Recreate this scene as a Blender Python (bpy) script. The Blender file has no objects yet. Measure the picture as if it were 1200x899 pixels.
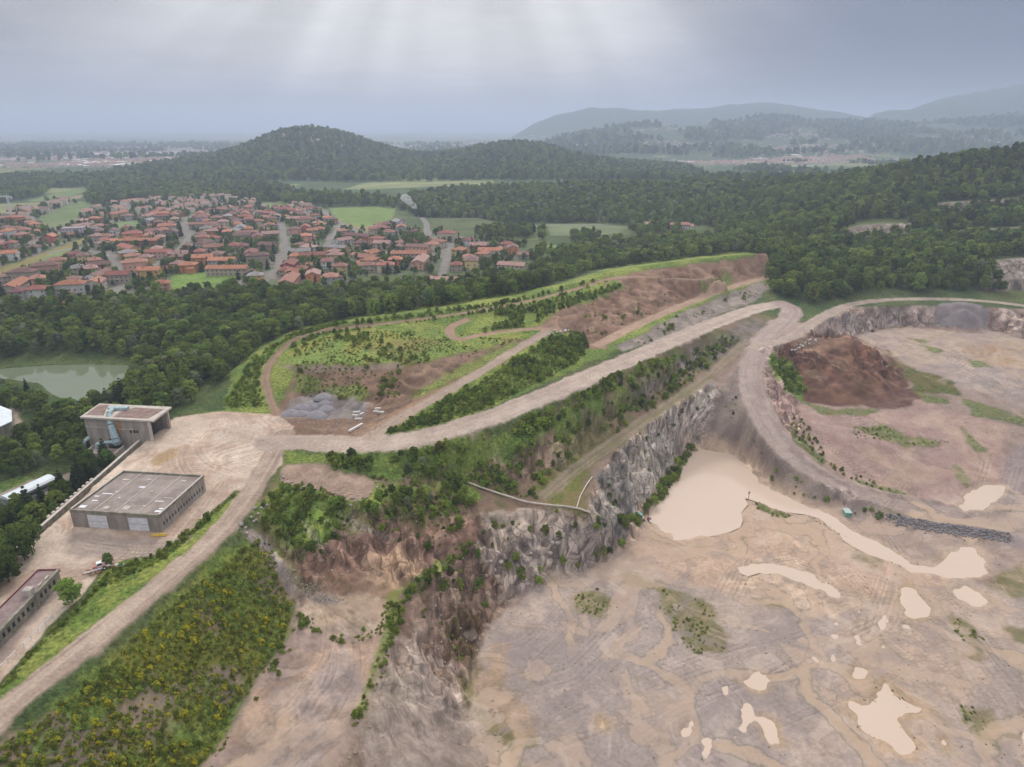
import bpy, bmesh, math, random
import numpy as np
from mathutils import Vector, Matrix
random.seed(7)
rng = np.random.default_rng(11)
SC = bpy.context.scene
COL = SC.collection
R = math.radians

# ------------------------------------------------------------------ camera
CAMH = 120.0            # drone height above the yard, metres
FOC = 800.0             # focal length in pixels of the 1200 px wide photo
PITCH = math.atan(301.0 / FOC)
cp, sp = math.cos(PITCH), math.sin(PITCH)
cam_d = bpy.data.cameras.new('camera')
cam = bpy.data.objects.new('camera', cam_d); COL.objects.link(cam)
cam.location = (0, 0, CAMH)
cam.rotation_euler = (math.pi / 2 - PITCH, 0, 0)
cam_d.sensor_width = 36.0
cam_d.lens = FOC / 1200.0 * 36.0
cam_d.clip_start = 1.0
cam_d.clip_end = 90000.0
SC.camera = cam

# ------------------------------------------------------------------ world, sun, exposure
SUN_EL, SUN_AZ = R(38), R(-4)        # azimuth measured from +Y (view direction) towards +X
wd = bpy.data.worlds.new('World'); SC.world = wd
wd.use_nodes = True
nt = wd.node_tree; nt.nodes.clear()
def N(tree, t, **k):
    n = tree.nodes.new(t)
    for a, b in k.items(): setattr(n, a, b)
    return n
def lk(tree, a, b): tree.links.new(a, b)
def mathn(tree, op, a, b=None, c=None, clamp=False):
    n = N(tree, 'ShaderNodeMath', operation=op); n.use_clamp = clamp
    for i, v in enumerate((a, b, c)):
        if v is None: continue
        if isinstance(v, (int, float)): n.inputs[i].default_value = v
        else: lk(tree, v, n.inputs[i])
    return n.outputs[0]
def mixc(tree, fac, a, b, mode='MIX'):
    n = N(tree, 'ShaderNodeMix', data_type='RGBA', blend_type=mode)
    for s, v in ((n.inputs[0], fac), (n.inputs[6], a), (n.inputs[7], b)):
        if isinstance(v, (int, float)): s.default_value = v
        elif isinstance(v, tuple): s.default_value = (*v, 1) if len(v) == 3 else v
        else: lk(tree, v, s)
    return n.outputs[2]
def maprange(tree, v, a, b, c=0.0, d=1.0, smooth=True):
    n = N(tree, 'ShaderNodeMapRange'); n.interpolation_type = 'SMOOTHSTEP' if smooth else 'LINEAR'
    lk(tree, v, n.inputs[0])
    for i, x in enumerate((a, b, c, d)): n.inputs[i + 1].default_value = x
    return n.outputs[0]
sky = N(nt, 'ShaderNodeTexSky', sky_type='NISHITA'); sky.sun_disc = False
sky.sun_elevation = SUN_EL; sky.sun_rotation = SUN_AZ
sky.air_density = 1.5; sky.dust_density = 4.0; sky.ozone_density = 2.0
tc = N(nt, 'ShaderNodeTexCoord')
sep = N(nt, 'ShaderNodeSeparateXYZ'); lk(nt, tc.outputs['Generated'], sep.inputs[0])
dx, dy, dz = sep.outputs
# cloud sheet: the direction projected on a flat ceiling
zc = mathn(nt, 'ADD', mathn(nt, 'MAXIMUM', dz, 0.0), 0.09)
cxy = N(nt, 'ShaderNodeCombineXYZ')
lk(nt, mathn(nt, 'DIVIDE', dx, zc), cxy.inputs[0]); lk(nt, mathn(nt, 'DIVIDE', dy, zc), cxy.inputs[1])
def noise(tree, vec, scale, detail=5, rough=0.55, dist=0.0):
    n = N(tree, 'ShaderNodeTexNoise'); n.inputs['Scale'].default_value = scale
    n.inputs['Detail'].default_value = detail; n.inputs['Roughness'].default_value = rough
    n.inputs['Distortion'].default_value = dist
    if vec is not None: lk(tree, vec, n.inputs['Vector'])
    return n.outputs['Fac']
cl1 = noise(nt, cxy.outputs[0], 0.55, 7, 0.58, 0.4)
cl2 = noise(nt, cxy.outputs[0], 1.9, 6, 0.6, 0.6)
cl = mathn(nt, 'ADD', mathn(nt, 'MULTIPLY', cl1, 0.72), mathn(nt, 'MULTIPLY', cl2, 0.28))
clm = maprange(nt, cl, 0.34, 0.66)
# brightness: brightest towards the veiled sun, dark bank of cloud on the right
S = (math.sin(SUN_AZ) * math.cos(R(22)), math.cos(SUN_AZ) * math.cos(R(22)), math.sin(R(22)))
vd = N(nt, 'ShaderNodeVectorMath', operation='DOT_PRODUCT'); lk(nt, tc.outputs['Generated'], vd.inputs[0]); vd.inputs[1].default_value = S
glow = maprange(nt, vd.outputs['Value'], 0.80, 1.0)
side = maprange(nt, dx, 0.02, 0.46)
left = maprange(nt, dx, -0.15, -0.60)
high = maprange(nt, dz, 0.22, 0.62)
bright = mixc(nt, clm, (0.255, 0.262, 0.290), (0.375, 0.377, 0.39))
bright = mixc(nt, mathn(nt, 'MULTIPLY', glow, mathn(nt, 'ADD', 0.72, mathn(nt, 'MULTIPLY', clm, 0.28))), bright, (0.70, 0.70, 0.70))
bright = mixc(nt, mathn(nt, 'MULTIPLY', side, 0.92), bright, (0.100, 0.130, 0.215))
bright = mixc(nt, mathn(nt, 'MULTIPLY', left, 0.25), bright, (0.255, 0.27, 0.31))
# low band near the horizon
low = maprange(nt, dz, 0.085, 0.0)
lowc = mixc(nt, maprange(nt, dx, -0.05, 0.5), (0.345, 0.348, 0.365), (0.185, 0.208, 0.265))
bright = mixc(nt, mathn(nt, 'MULTIPLY', low, 0.8), bright, lowc)
# shafts of light fanning out from the gap in the cloud
u = mathn(nt, 'SUBTRACT', dx, S[0]); w = mathn(nt, 'SUBTRACT', S[2] + 0.02, dz)
ang = mathn(nt, 'DIVIDE', u, mathn(nt, 'MAXIMUM', w, 0.05))
rv = N(nt, 'ShaderNodeCombineXYZ'); lk(nt, ang, rv.inputs[0])
ray = noise(nt, rv.outputs[0], 1.9, 2.0, 0.45)
raym = maprange(nt, ray, 0.40, 0.62)
fall = mathn(nt, 'MULTIPLY', maprange(nt, dz, -0.03, 0.05), maprange(nt, mathn(nt, 'ABSOLUTE', u), 0.62, 0.05))
rk_ = mathn(nt, 'ADD', 1.0, mathn(nt, 'MULTIPLY', fall, mathn(nt, 'MULTIPLY', mathn(nt, 'SUBTRACT', raym, 0.45), 0.38)))
sc0 = N(nt, 'ShaderNodeVectorMath', operation='SCALE'); lk(nt, bright, sc0.inputs[0]); lk(nt, rk_, sc0.inputs['Scale']); bright = sc0.outputs[0]
# overhead, out of frame, the sky is made brighter to lift the ground light
bright = mixc(nt, high, bright, (1.14, 1.13, 1.14))
below = maprange(nt, dz, 0.0, -0.02)
bright = mixc(nt, below, bright, (0.22, 0.24, 0.28))
sk10 = N(nt, 'ShaderNodeVectorMath', operation='SCALE'); lk(nt, bright, sk10.inputs[0]); sk10.inputs['Scale'].default_value = 10.0
skymix = mixc(nt, 0.955, sky.outputs[0], sk10.outputs[0])
bg = N(nt, 'ShaderNodeBackground'); bg.inputs['Strength'].default_value = 0.1
lk(nt, skymix, bg.inputs['Color'])
wo = N(nt, 'ShaderNodeOutputWorld'); lk(nt, bg.outputs[0], wo.inputs['Surface'])

sd = bpy.data.lights.new('sun', 'SUN'); sd.energy = 1.5; sd.angle = R(10); sd.color = (1.0, 0.955, 0.90)
so = bpy.data.objects.new('sun', sd); COL.objects.link(so); so.location = (0, 300, 700)
sdir = Vector((math.sin(SUN_AZ) * math.cos(SUN_EL), math.cos(SUN_AZ) * math.cos(SUN_EL), math.sin(SUN_EL)))
so.rotation_euler = (-sdir).to_track_quat('-Z', 'Y').to_euler()

vs = SC.view_settings
SC.display_settings.display_device = 'sRGB'
vs.view_transform = 'Standard'; vs.look = 'None'; vs.exposure = 0.3; vs.gamma = 1.0; vs.use_curve_mapping = False
cy = SC.cycles
SC.render.engine = 'CYCLES'
cy.use_denoising = True
cy.max_bounces = 4; cy.diffuse_bounces = 2; cy.glossy_bounces = 2; cy.transmission_bounces = 2; cy.volume_bounces = 1
cy.transparent_max_bounces = 8
cy.use_adaptive_sampling = True; cy.adaptive_threshold = 0.02
cy.sample_clamp_indirect = 4.0
HAZE_DENSITY = 0.00019

# ------------------------------------------------------------------ numpy helpers
def unproj(px, py, z=0.0):
    u = (px - 600.0) / FOC; v = (py - 449.5) / FOC
    d = (CAMH - z) / (v * cp + sp)
    return np.array((u * d, d * (cp - v * sp), z))
def atfwd(px, py, fwd):
    """point of the ground seen at pixel px,py that lies fwd metres ahead"""
    u = (px - 600.0) / FOC; v = (py - 449.5) / FOC
    d = fwd / (cp - v * sp)
    return np.array((u * d, fwd, CAMH - d * (v * cp + sp)))
def toPix(x, y, z):
    d = y * cp + (CAMH - z) * sp
    return 600 + FOC * x / d, 449.5 + FOC * ((CAMH - z) * cp - y * sp) / d, d
_tab = rng.random((512, 512)).astype(np.float32)
def vnoise(x, y):
    x = np.asarray(x, np.float64); y = np.asarray(y, np.float64)
    xi = np.floor(x); yi = np.floor(y)
    fx = (x - xi).astype(np.float32); fy = (y - yi).astype(np.float32)
    xi = xi.astype(np.int64) & 511; yi = yi.astype(np.int64) & 511
    x1 = (xi + 1) & 511; y1 = (yi + 1) & 511
    fx = fx * fx * (3 - 2 * fx); fy = fy * fy * (3 - 2 * fy)
    a = _tab[xi, yi]; b = _tab[x1, yi]; c = _tab[xi, y1]; d = _tab[x1, y1]
    return (a + (b - a) * fx) * (1 - fy) + (c + (d - c) * fx) * fy
def fbm(x, y, scale, octs=4, rough=0.5, ox=0.0):
    """about -1 .. 1, features of the given size in metres"""
    t = 0; a = 1.0; n = 0; s = 1.0 / scale
    ca, sa = math.cos(0.6), math.sin(0.6)
    X = np.asarray(x) + ox * 37.7; Y = np.asarray(y) - ox * 91.3
    for i in range(octs):
        t = t + a * (vnoise(X * s + 17.3 * i, Y * s + 5.1 * i) * 2 - 1); n += a
        a *= rough; s *= 2.03
        X, Y = X * ca - Y * sa, X * sa + Y * ca
    return t / n * 1.5
def sstep(a, b, x):
    t = np.clip((x - a) / (b - a), 0, 1); return t * t * (3 - 2 * t)
def seg_sd(poly, X, Y):
    """signed distance (positive inside) to a closed polygon"""
    P = np.asarray(poly)[:, :2]; n = len(P)
    D = np.full(X.shape, 1e18); ins = np.zeros(X.shape, bool)
    for i in range(n):
        ax, ay = P[i]; bx, by = P[(i + 1) % n]
        ex, ey = bx - ax, by - ay; L = ex * ex + ey * ey + 1e-12
        t = np.clip(((X - ax) * ex + (Y - ay) * ey) / L, 0, 1)
        dd = (X - ax - t * ex) ** 2 + (Y - ay - t * ey) ** 2
        np.minimum(D, dd, out=D)
        c = (ay > Y) != (by > Y)
        if ey != 0: ins ^= c & (X < (Y - ay) * ex / ey + ax)
    D = np.sqrt(D)
    return np.where(ins, D, -D)
def line_d(pts, X, Y):
    """distance, signed side offset and run length to an open polyline"""
    P = np.asarray(pts)[:, :2]
    D = np.full(X.shape, 1e18); Sg = np.zeros(X.shape); T = np.zeros(X.shape); run = 0.0
    for i in range(len(P) - 1):
        ax, ay = P[i]; bx, by = P[i + 1]
        ex, ey = bx - ax, by - ay; L = math.hypot(ex, ey) + 1e-9
        t = np.clip(((X - ax) * ex + (Y - ay) * ey) / (L * L), 0, 1)
        dd = np.hypot(X - ax - t * ex, Y - ay - t * ey)
        m = dd < D
        D = np.where(m, dd, D); Sg = np.where(m, ((X - ax) * ey - (Y - ay) * ex) / L, Sg)
        T = np.where(m, run + t * L, T); run += L
    return D, Sg, T
def smooth_line(pts, k=2):
    P = np.array(pts, float)
    for _ in range(k):
        Q = [P[0]]
        for a, b in zip(P[:-1], P[1:]): Q += [a * .75 + b * .25, a * .25 + b * .75]
        Q.append(P[-1]); P = np.array(Q)
    return P
def dens(P, step):
    P = np.array(P, float); out = []
    for a, b in zip(P[:-1], P[1:]):
        n = max(1, int(np.linalg.norm((b - a)[:2]) / step))
        for i in range(n): out.append(a + (b - a) * i / n)
    out.append(P[-1]); return np.array(out)

# ------------------------------------------------------------------ the land beyond the quarry
def gau(x, y, cx, cy_, sx, sy): return np.exp(-((x - cx) ** 2 / (2 * sx * sx) + (y - cy_) ** 2 / (2 * sy * sy)))
def farZ(x, y):
    x = np.asarray(x, float); y = np.asarray(y, float)
    z = np.zeros(np.broadcast(x, y).shape)
    n1 = fbm(x, y, 320, 4)
    z = z + 72 * gau(x, y, -620, 2280, 140, 300) + 27 * gau(x, y, -640, 2240, 300, 330) - 4 * gau(x, y, -520, 2200, 40, 120)
    z = z + 48 * gau(x, y, 12, 2130, 120, 280) + 24 * gau(x, y, 60, 2110, 250, 260)
    z = z + 14 * gau(x, y, -1150, 2350, 380, 260)
    hillm = sstep(3, 40, z)
    z = z + hillm * n1 * 9
    q = x / np.maximum(y, 50)
    right = sstep(-0.02, 0.16, q)
    mid = right * (sstep(2750, 4500, y) - 0.75 * sstep(4700, 5700, y))
    z = z + mid * (122 + 42 * fbm(x, y, 900, 4, .5, 3) + 26 * sstep(.3, .7, q))
    z = z + right * sstep(2400, 2900, y) * 16 * (fbm(x, y, 420, 3, .5, 9) ) * (1 - sstep(5200, 6500, y))
    # the two far ranges
    def ridge(cols, depth, width):
        c = np.array(cols, float)
        qq = (c[:, 0] - 600) / FOC / 1.067
        el = (148.5 - c[:, 1]) * 0.001095
        h = CAMH + el * depth * np.sqrt(1 + qq * qq)
        hh = np.interp(q, qq, h, left=0, right=h[-1])
        return np.maximum(hh, 0) * np.exp(-((y - depth) / width) ** 2)
    r1 = ridge([(560, 260), (600, 160), (625, 143), (650, 133), (690, 126), (730, 129), (770, 130), (820, 126), (850, 123), (890, 121), (925, 126), (960, 131), (1010, 139), (1080, 148), (1200, 160), (1400, 190)], 6300, 620)
    r2 = ridge([(960, 215), (1000, 150), (1022, 136), (1040, 132), (1062, 131), (1080, 125), (1105, 117), (1130, 113), (1165, 109), (1200, 103), (1260, 92), (1400, 85)], 5900, 560)
    rr = np.maximum(r1, r2)
    z = z + rr * 0.87 * (1 + 0.06 * fbm(x, y, 520, 5, .6, 5)) + sstep(40, 160, rr) * 14 * (0.3 - np.abs(fbm(x, y, 420, 5, .6, 8)))
    z = z + 95 * gau(x, y, 1050, 980, 260, 300) + 60 * gau(x, y, 1300, 500, 300, 400)
    z = z + sstep(9000, 16000, y) * 10 * fbm(x, y, 3000, 3, .5, 2)
    return z
# ------------------------------------------------------------------ heights of the near land, read off break lines
GX0, GX1, GY0, GY1 = -640, 800, 46, 1686
FL = -34.0
LINES = []
def bl(pts): LINES.append(np.array([unproj(a, b, c) for a, b, c in pts]))
def bw(pts): LINES.append(np.array([atfwd(a, b, c) for a, b, c in pts]))
ROADS = {}
def road(name, pts, width, bed=True):
    P = smooth_line([unproj(a, b, c) for a, b, c in pts], 2)
    ROADS[name] = (P, width)
    if bed:
        t = np.gradient(P[:, :2], axis=0); t /= np.linalg.norm(t, axis=1)[:, None] + 1e-9
        n = np.stack([t[:, 1], -t[:, 0]], 1)
        for s in (-.5, 0, .5):
            Q = P.copy(); Q[:, :2] += n * s * width; LINES.append(Q)
road('lower_road', [(335,508,0),(318,535,0),(300,568,0),(272,610,0),(225,655,0),(170,700,0),(100,757,0),(40,803,0),(-30,860,0),(-120,935,0)], 8)
road('main_road', [(318,520,0),(370,518,0),(440,522,1),(500,512,2),(560,495,3),(640,463,4),(700,437,4.5),(760,411,5),(830,381,5),(885,361,5),(915,356,5)], 14.5)
road('ramp', [(915,356,5),(930,362,4.5),(922,376,3),(898,393,1),(880,425,-4),(880,455,-9),(896,495,-16),(928,535,-22.5),(975,565,-28),(1040,586,-32),(1105,600,-33.6),(1180,616,-33.9),(1250,630,-34)], 14)
road('rim_road', [(885,405,0),(925,398,1.5),(955,376,4),(985,359,5),(1030,351,5),(1100,350,5),(1160,353,5),(1220,361,5),(1330,375,5)], 8)
road('upper_track', [(432,512,1),(470,489,3),(510,466,5.5),(560,438,8),(600,412,10),(632,394,12),(640,388,12.5)], 6.5)
road('loop_track', [(655,386,12.5),(630,385,13),(600,387,13),(558,393,14),(538,399,15),(528,393,15.6),(526,384,16),(545,375,17)], 5)
road('crest_track', [(325,486,0),(318,470,1),(312,455,3),(310,440,5),(318,422,8.5),(335,405,11.5),(360,392,14.5),(400,385,16.5),(450,379.5,18),(500,373,18.6),(550,366,19),(600,357,20),(650,346,20.5),(700,331,22.5),(722,324,24),(780,325,22),(820,328,20),(850,325,20)], 4)
road('sand_track', [(700,405,6),(740,384,8),(780,366,9),(820,350,10),(860,335,11),(900,325,12),(950,318,14)], 7)
road('bench_path', [(640,580,-17),(680,545,-16),(710,525,-14.5),(740,502,-13),(780,476,-11),(820,450,-8),(850,424,-4.5),(872,402,-1.5)], 7)
# yard
bl([(12,655,0),(50,622,0),(88,588,0),(130,551,0),(170,515,0),(205,490,0),(262,481,0),(300,484,0),(325,486,0)])
YEDGE = np.array([unproj(a, b, 0) for a, b in [(12,655),(88,588),(170,515),(205,490)]])
q = YEDGE.copy(); d_ = q[-1] - q[0]; d_ /= np.linalg.norm(d_); q[:, 0] += -abs(d_[1]) * 3.0; q[:, 1] += d_[0] * 3.0; q[:, 2] = -7.0
LINES.append(q)
bl([(250,540,0),(150,620,0),(62,672,0),(95,690,0),(140,655,0)]); bl([(270,505,0),(230,600,0)])
bl([(0,700,0),(75,672,0)]); bl([(-30,800,0),(40,750,0),(90,700,0)]); bl([(-80,720,0),(-60,900,0)])
# left low ground and lake
bl([(-80,660,-7),(-10,650,-7.5),(40,610,-8),(80,570,-8),(60,540,-8),(0,560,-8),(-60,590,-8)])
bl([(-100,540,-8),(0,510,-8),(60,500,-8),(100,530,-8)]); bl([(-120,470,-8),(30,465,-8),(100,478,-8)])
bl([(-60,436,-8),(0,430,-8),(60,420,-8),(155,424,-8),(165,440,-8),(128,462,-8),(95,478,-8),(50,462,-8),(0,445,-8)])
bl([(-100,405,-6),(0,398,-6),(100,395,-6),(180,405,-6)]); bl([(-100,370,-3),(0,362,-2),(150,352,-1),(330,344,-1),(450,338,-1),(560,330,-1)])
# village plain
for yy in (330, 300, 275, 255, 243): bl([(-150,yy,0),(0,yy,0),(200,yy,0),(400,yy,0),(560,yy,0)])
bl([(600,322,0),(640,300,0),(640,280,0),(600,265,0),(560,255,0)]); bl([(640,312,0),(700,297,0),(690,282,0),(720,272,0),(820,262,2),(880,258,4)])
# crest above the plateau, and the wooded foot behind it
bl([(272,462,1),(285,444,3),(300,420,8),(345,393,15.5),(385,381,18.5),(430,373,20),(520,361,21),(600,349,21.5),(650,339,22.5),(720,318,26),(800,306,27),(860,299,27),(900,297,26)])
bl([(215,476,-3),(250,452,-5),(300,408,-5),(345,384,-5),(430,366,-5),(520,352,-5),(600,339,-4),(650,328,-4),(720,308,-2),(800,294,0),(860,285,2)])
# plateau edge and red slope
bl([(345,427,11),(372,423,12),(400,424,13),(470,424,13),(540,412,13.2),(590,398,13)])
bl([(400,402,15),(480,396,16),(520,392,16)])
bl([(330,484,0),(372,478,0.5),(400,486,.6),(425,492,1),(440,505,1)]); bl([(350,460,3),(390,450,6),(470,452,8),(540,430,10)])
# red earth slopes right of the plateau
bl([(648,398,9),(690,385,10),(700,400,7)]); bl([(690,352,17),(720,340,20),(790,330,18),(850,327,17)])
bl([(905,318,14),(915,305,18),(925,296,20)]); bl([(750,402,5.6),(800,378,6),(860,348,7)]); bl([(745,393,7.5),(790,368,8.5),(850,343,10)])
bl([(660,448,5),(685,405,8)])
# woods and hill on the right
bl([(915,345,6),(950,351,6),(1000,345,6.5),(1060,341,7),(1190,341,7),(1330,350,7)])
bw([(905,300,560),(960,305,590),(1050,300,610),(1150,292,620),(1300,292,620)])
bw([(880,282,690),(930,276,690),(980,274,698)]); bw([(1078,272,700),(1115,270,700),(1200,262,700),(1320,258,690)])
bw([(985,285,668),(1030,285,668),(1068,282,668)]); bw([(985,266,688),(1030,262,688),(1068,262,688)])
bw([(1120,283,664),(1200,279,664),(1330,276,662)]); bw([(1120,270,672),(1200,266,672),(1330,262,670)])
bw([(1100,251,742),(1200,247,742),(1330,243,742)]); bw([(1100,238,752),(1200,233,752),(1330,228,752)])
bw([(1160,333,497),(1200,331,497),(1330,331,497)]); bw([(1160,306,522),(1200,302,522),(1330,300,522)])
bw([(940,262,760),(1000,250,760),(1080,238,770),(1200,226,790),(1330,216,780)])
bw([(480,244,1120),(520,234,1180),(560,226,1230),(640,225,1230),(700,223,1220),(800,220,1180),(850,222,1130),(900,221,1060),(950,217,1010),(1000,210,970),(1050,200,930),(1100,192,890),(1160,183,860),(1200,180,850),(1300,170,830),(1400,165,820)])
bw([(500,262,985),(560,262,985),(640,262,960),(720,262,930),(800,258,930),(880,250,900)])
# slopes between main road and quarry
bl([(330,545,-1),(360,548,-1.2),(400,558,-2),(438,560,-3.5),(470,552,-4),(520,545,-5),(560,525,-5)])
bl([(330,560,-1.5),(380,582,-2),(425,590,-3.5)]); bl([(480,575,-7),(535,560,-13),(570,545,-11)])
bl([(535,562,-13.5),(600,585,-16.5),(640,594,-17.5),(685,601,-17.5),(705,615,-19)]); bl([(600,560,-14.5),(640,545,-14),(680,520,-13),(720,495,-11)])
bl([(640,505,-4),(700,475,-3),(760,445,-2),(830,405,-1)]); bl([(690,598,-17.5),(700,560,-16.6),(725,530,-15.3),(760,500,-13),(800,470,-10.5),(835,450,-8),(866,425,-5),(872,408,-3)])
bl([(712,625,-26),(730,640,-32)]); bl([(610,545,-9.5),(655,520,-11),(708,489,-10.5),(768,456,-8.5),(822,420,-5)]); bl([(605,530,-5),(648,504,-4.5),(702,473,-3.5)])
bl([(735,612,FL),(752,608,FL),(772,585,FL),(785,560,FL),(800,535,FL),(815,523,FL)])
bl([(738,640,FL),(700,662,FL),(650,680,FL),(600,700,FL),(572,738,FL),(552,790,FL),(565,840,FL),(600,899,FL),(640,980,FL)])
bl([(560,640,-18),(510,665,-20),(478,688,-21.5),(460,715,-22),(455,745,-22),(440,790,-22),(415,850,-22),(395,899,-22),(365,980,-22)])
bl([(350,705,-21),(320,765,-22),(280,830,-22.5),(240,899,-23),(200,980,-23)]); bl([(430,720,-22),(400,780,-22.3),(350,860,-22.8),(320,960,-23)])
bl([(290,625,-2.5),(315,645,-8),(335,668,-13.5),(352,685,-17),(400,702,-20.5)])
bl([(325,600,-5),(345,640,-11),(370,670,-16)]); bl([(400,590,-5),(400,625,-10),(410,665,-17.5)]); bl([(450,590,-7),(460,625,-12),(470,665,-18)]); bl([(520,600,-12.5),(520,640,-17)])
bl([(300,640,-5.5),(330,672,-13.5),(343,700,-18.5),(338,740,-21.5),(300,800,-22.3),(235,899,-23),(190,980,-23)])
bl([(1000,590,FL),(945,594,FL),(905,573,FL),(892,558,FL),(860,532,FL),(815,523,FL)]); bl([(1000,604,FL),(1060,622,FL),(1130,634,FL),(1180,640,FL)])
# quarry floor
for yy, xs in ((640,(760,850,950,1050)),(700,(640,800,950,1100,1250)),(770,(590,750,900,1050,1260)),(840,(600,800,1000,1200,1350)),(930,(650,900,1150,1400)),(1040,(500,900,1300))):
    bl([(x, yy, FL) for x in xs])
# upper pit and pink ground inside the ramp
bl([(972,372,3.5),(992,363,4.7),(1050,356,5),(1150,358,5),(1220,367,5),(1330,382,5)])
bl([(962,412,-8.5),(985,398,-8.2),(1010,389,-8),(1050,382.5,-7.6),(1100,384,-7.8),(1165,388,-8),(1200,398,-8.5),(1300,410,-9)])
bl([(1060,405,-9.5),(1120,415,-10),(1250,430,-12)]); bl([(1070,440,-13.5),(1150,455,-15),(1260,470,-18)]); bl([(1070,480,-19.5),(1150,495,-21.5),(1260,510,-25)])
bl([(940,500,-20.5),(1000,520,-25),(1100,535,-28),(1180,550,-30),(1260,560,-31)]); bl([(935,475,-18.5),(950,520,-22.8),(1000,556,-29),(1050,575,-32),(1110,585,-33.2),(1170,590,-33.8)])
bl([(1180,570,-32.5),(1250,590,-33.5)])
bl([(922,404,.6),(945,397,1),(970,394,1),(995,396,.8),(1014,403,0),(1024,412,-2.5)])   # top of the tipped mound
bl([(912,425,-9),(925,452,-15),(945,470,-18.5),(975,475,-19),(1010,474,-18.5),(1045,466,-17.6),(1062,452,-15.6),(1054,432,-12.5),(1036,412,-10)])
bl([(885,398,.8),(905,410,-.5),(905,430,-7)])

def solve_grid():
    allp = [dens(L, 1.0) for L in LINES]
    P = np.concatenate(allp)
    prev = None
    for h, its in ((32, 400), (16, 300), (8, 200), (4, 120), (2, 60), (1, 24)):
        xs = np.arange(GX0, GX1 + .1, h); ys = np.arange(GY0, GY1 + .1, h)
        nx, ny = len(xs), len(ys)
        Xg, Yg = np.meshgrid(xs, ys, indexing='ij')
        if prev is None: Z = farZ(Xg, Yg)
        else:
            px_, py_, pz_ = prev
            Z = bil(pz_, (Xg - GX0) / (px_[1] - px_[0]), (Yg - GY0) / (py_[1] - py_[0]))
        F = farZ(Xg[[0, -1], :], Yg[[0, -1], :]); Z[[0, -1], :] = F
        Z[:, -1] = farZ(Xg[:, -1], Yg[:, -1])
        i = np.round((P[:, 0] - GX0) / h).astype(int); j = np.round((P[:, 1] - GY0) / h).astype(int)
        ok = (i > 0) & (i < nx - 1) & (j > 0) & (j < ny - 1)
        k = i[ok] * ny + j[ok]
        s = np.bincount(k, P[ok, 2], nx * ny); c = np.bincount(k, minlength=nx * ny)
        fix = (c > 0).reshape(nx, ny); val = (s / np.maximum(c, 1)).reshape(nx, ny)
        Z[fix] = val[fix]
        fi = fix[1:-1, 1:-1]; fv = val[1:-1, 1:-1]
        for _ in range(its):
            Z[:, 0] = Z[:, 1]
            A = .25 * (Z[2:, 1:-1] + Z[:-2, 1:-1] + Z[1:-1, 2:] + Z[1:-1, :-2])
            Z[1:-1, 1:-1] = np.where(fi, fv, A)
        prev = (xs, ys, Z)
    for _ in range(2):
        Z[1:-1, 1:-1] = (Z[1:-1, 1:-1] * 4 + Z[2:, 1:-1] + Z[:-2, 1:-1] + Z[1:-1, 2:] + Z[1:-1, :-2]) / 8
    return Xg, Yg, Z
def bil(Z, fi, fj):
    nx, ny = Z.shape
    fi = np.clip(fi, 0, nx - 1.001); fj = np.clip(fj, 0, ny - 1.001)
    i = fi.astype(int); j = fj.astype(int); a = fi - i; b = fj - j
    return (Z[i, j] * (1 - a) + Z[i + 1, j] * a) * (1 - b) + (Z[i, j + 1] * (1 - a) + Z[i + 1, j + 1] * a) * b
GXX, GYY, GZ = solve_grid()
def Zat(x, y):
    x = np.asarray(x, float); y = np.asarray(y, float)
    ins = (x > GX0) & (x < GX1) & (y < GY1)
    out = np.empty(np.broadcast(x, y).shape)
    out = np.where(ins, bil(GZ, (x - GX0), (y - GY0)), 0)
    if not np.all(ins):
        m = ~ins
        out = np.array(out); out[m] = farZ(np.broadcast_to(x, out.shape)[m], np.broadcast_to(y, out.shape)[m])
    return out
def drape(pts, lift=0.0):
    """pixels of the photo -> points of the ground"""
    P = np.array([(p[0], p[1]) for p in pts], float)
    u = (P[:, 0] - 600) / FOC; v = (P[:, 1] - 449.5) / FOC
    fw = cp - v * sp; dn = v * cp + sp
    t = np.exp(np.linspace(math.log(60), math.log(9000), 1500))
    Y = fw[:, None] * t; X = u[:, None] * t; Zr = CAMH - dn[:, None] * t
    G = Zat(X, Y); below = Zr < G
    k = np.where(below.any(1), below.argmax(1), len(t) - 1); k = np.maximum(k, 1)
    r = np.arange(len(P))
    a = (Zr - G)[r, k - 1]; b = (Zr - G)[r, k]
    w = np.clip(a / (a - b + 1e-9), 0, 1); tt = t[k - 1] * (1 - w) + t[k] * w
    x = u * tt; y = fw * tt
    return np.stack([x, y, Zat(x, y) + lift], 1)
def dpoly(pts, step=14):
    P = np.array(pts, float); Q = []
    for a, b in zip(P, np.roll(P, -1, 0)):
        n = max(1, int(np.hypot(*(b - a)) / step))
        for i in range(n): Q.append(a + (b - a) * i / n)
    return drape(Q)
def dline(pts, step=14):
    P = np.array(pts, float); Q = []
    for a, b in zip(P[:-1], P[1:]):
        n = max(1, int(np.hypot(*(b - a)) / step))
        for i in range(n): Q.append(a + (b - a) * i / n)
    Q.append(P[-1]); return drape(Q)
GZ0 = GZ.copy()
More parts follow.
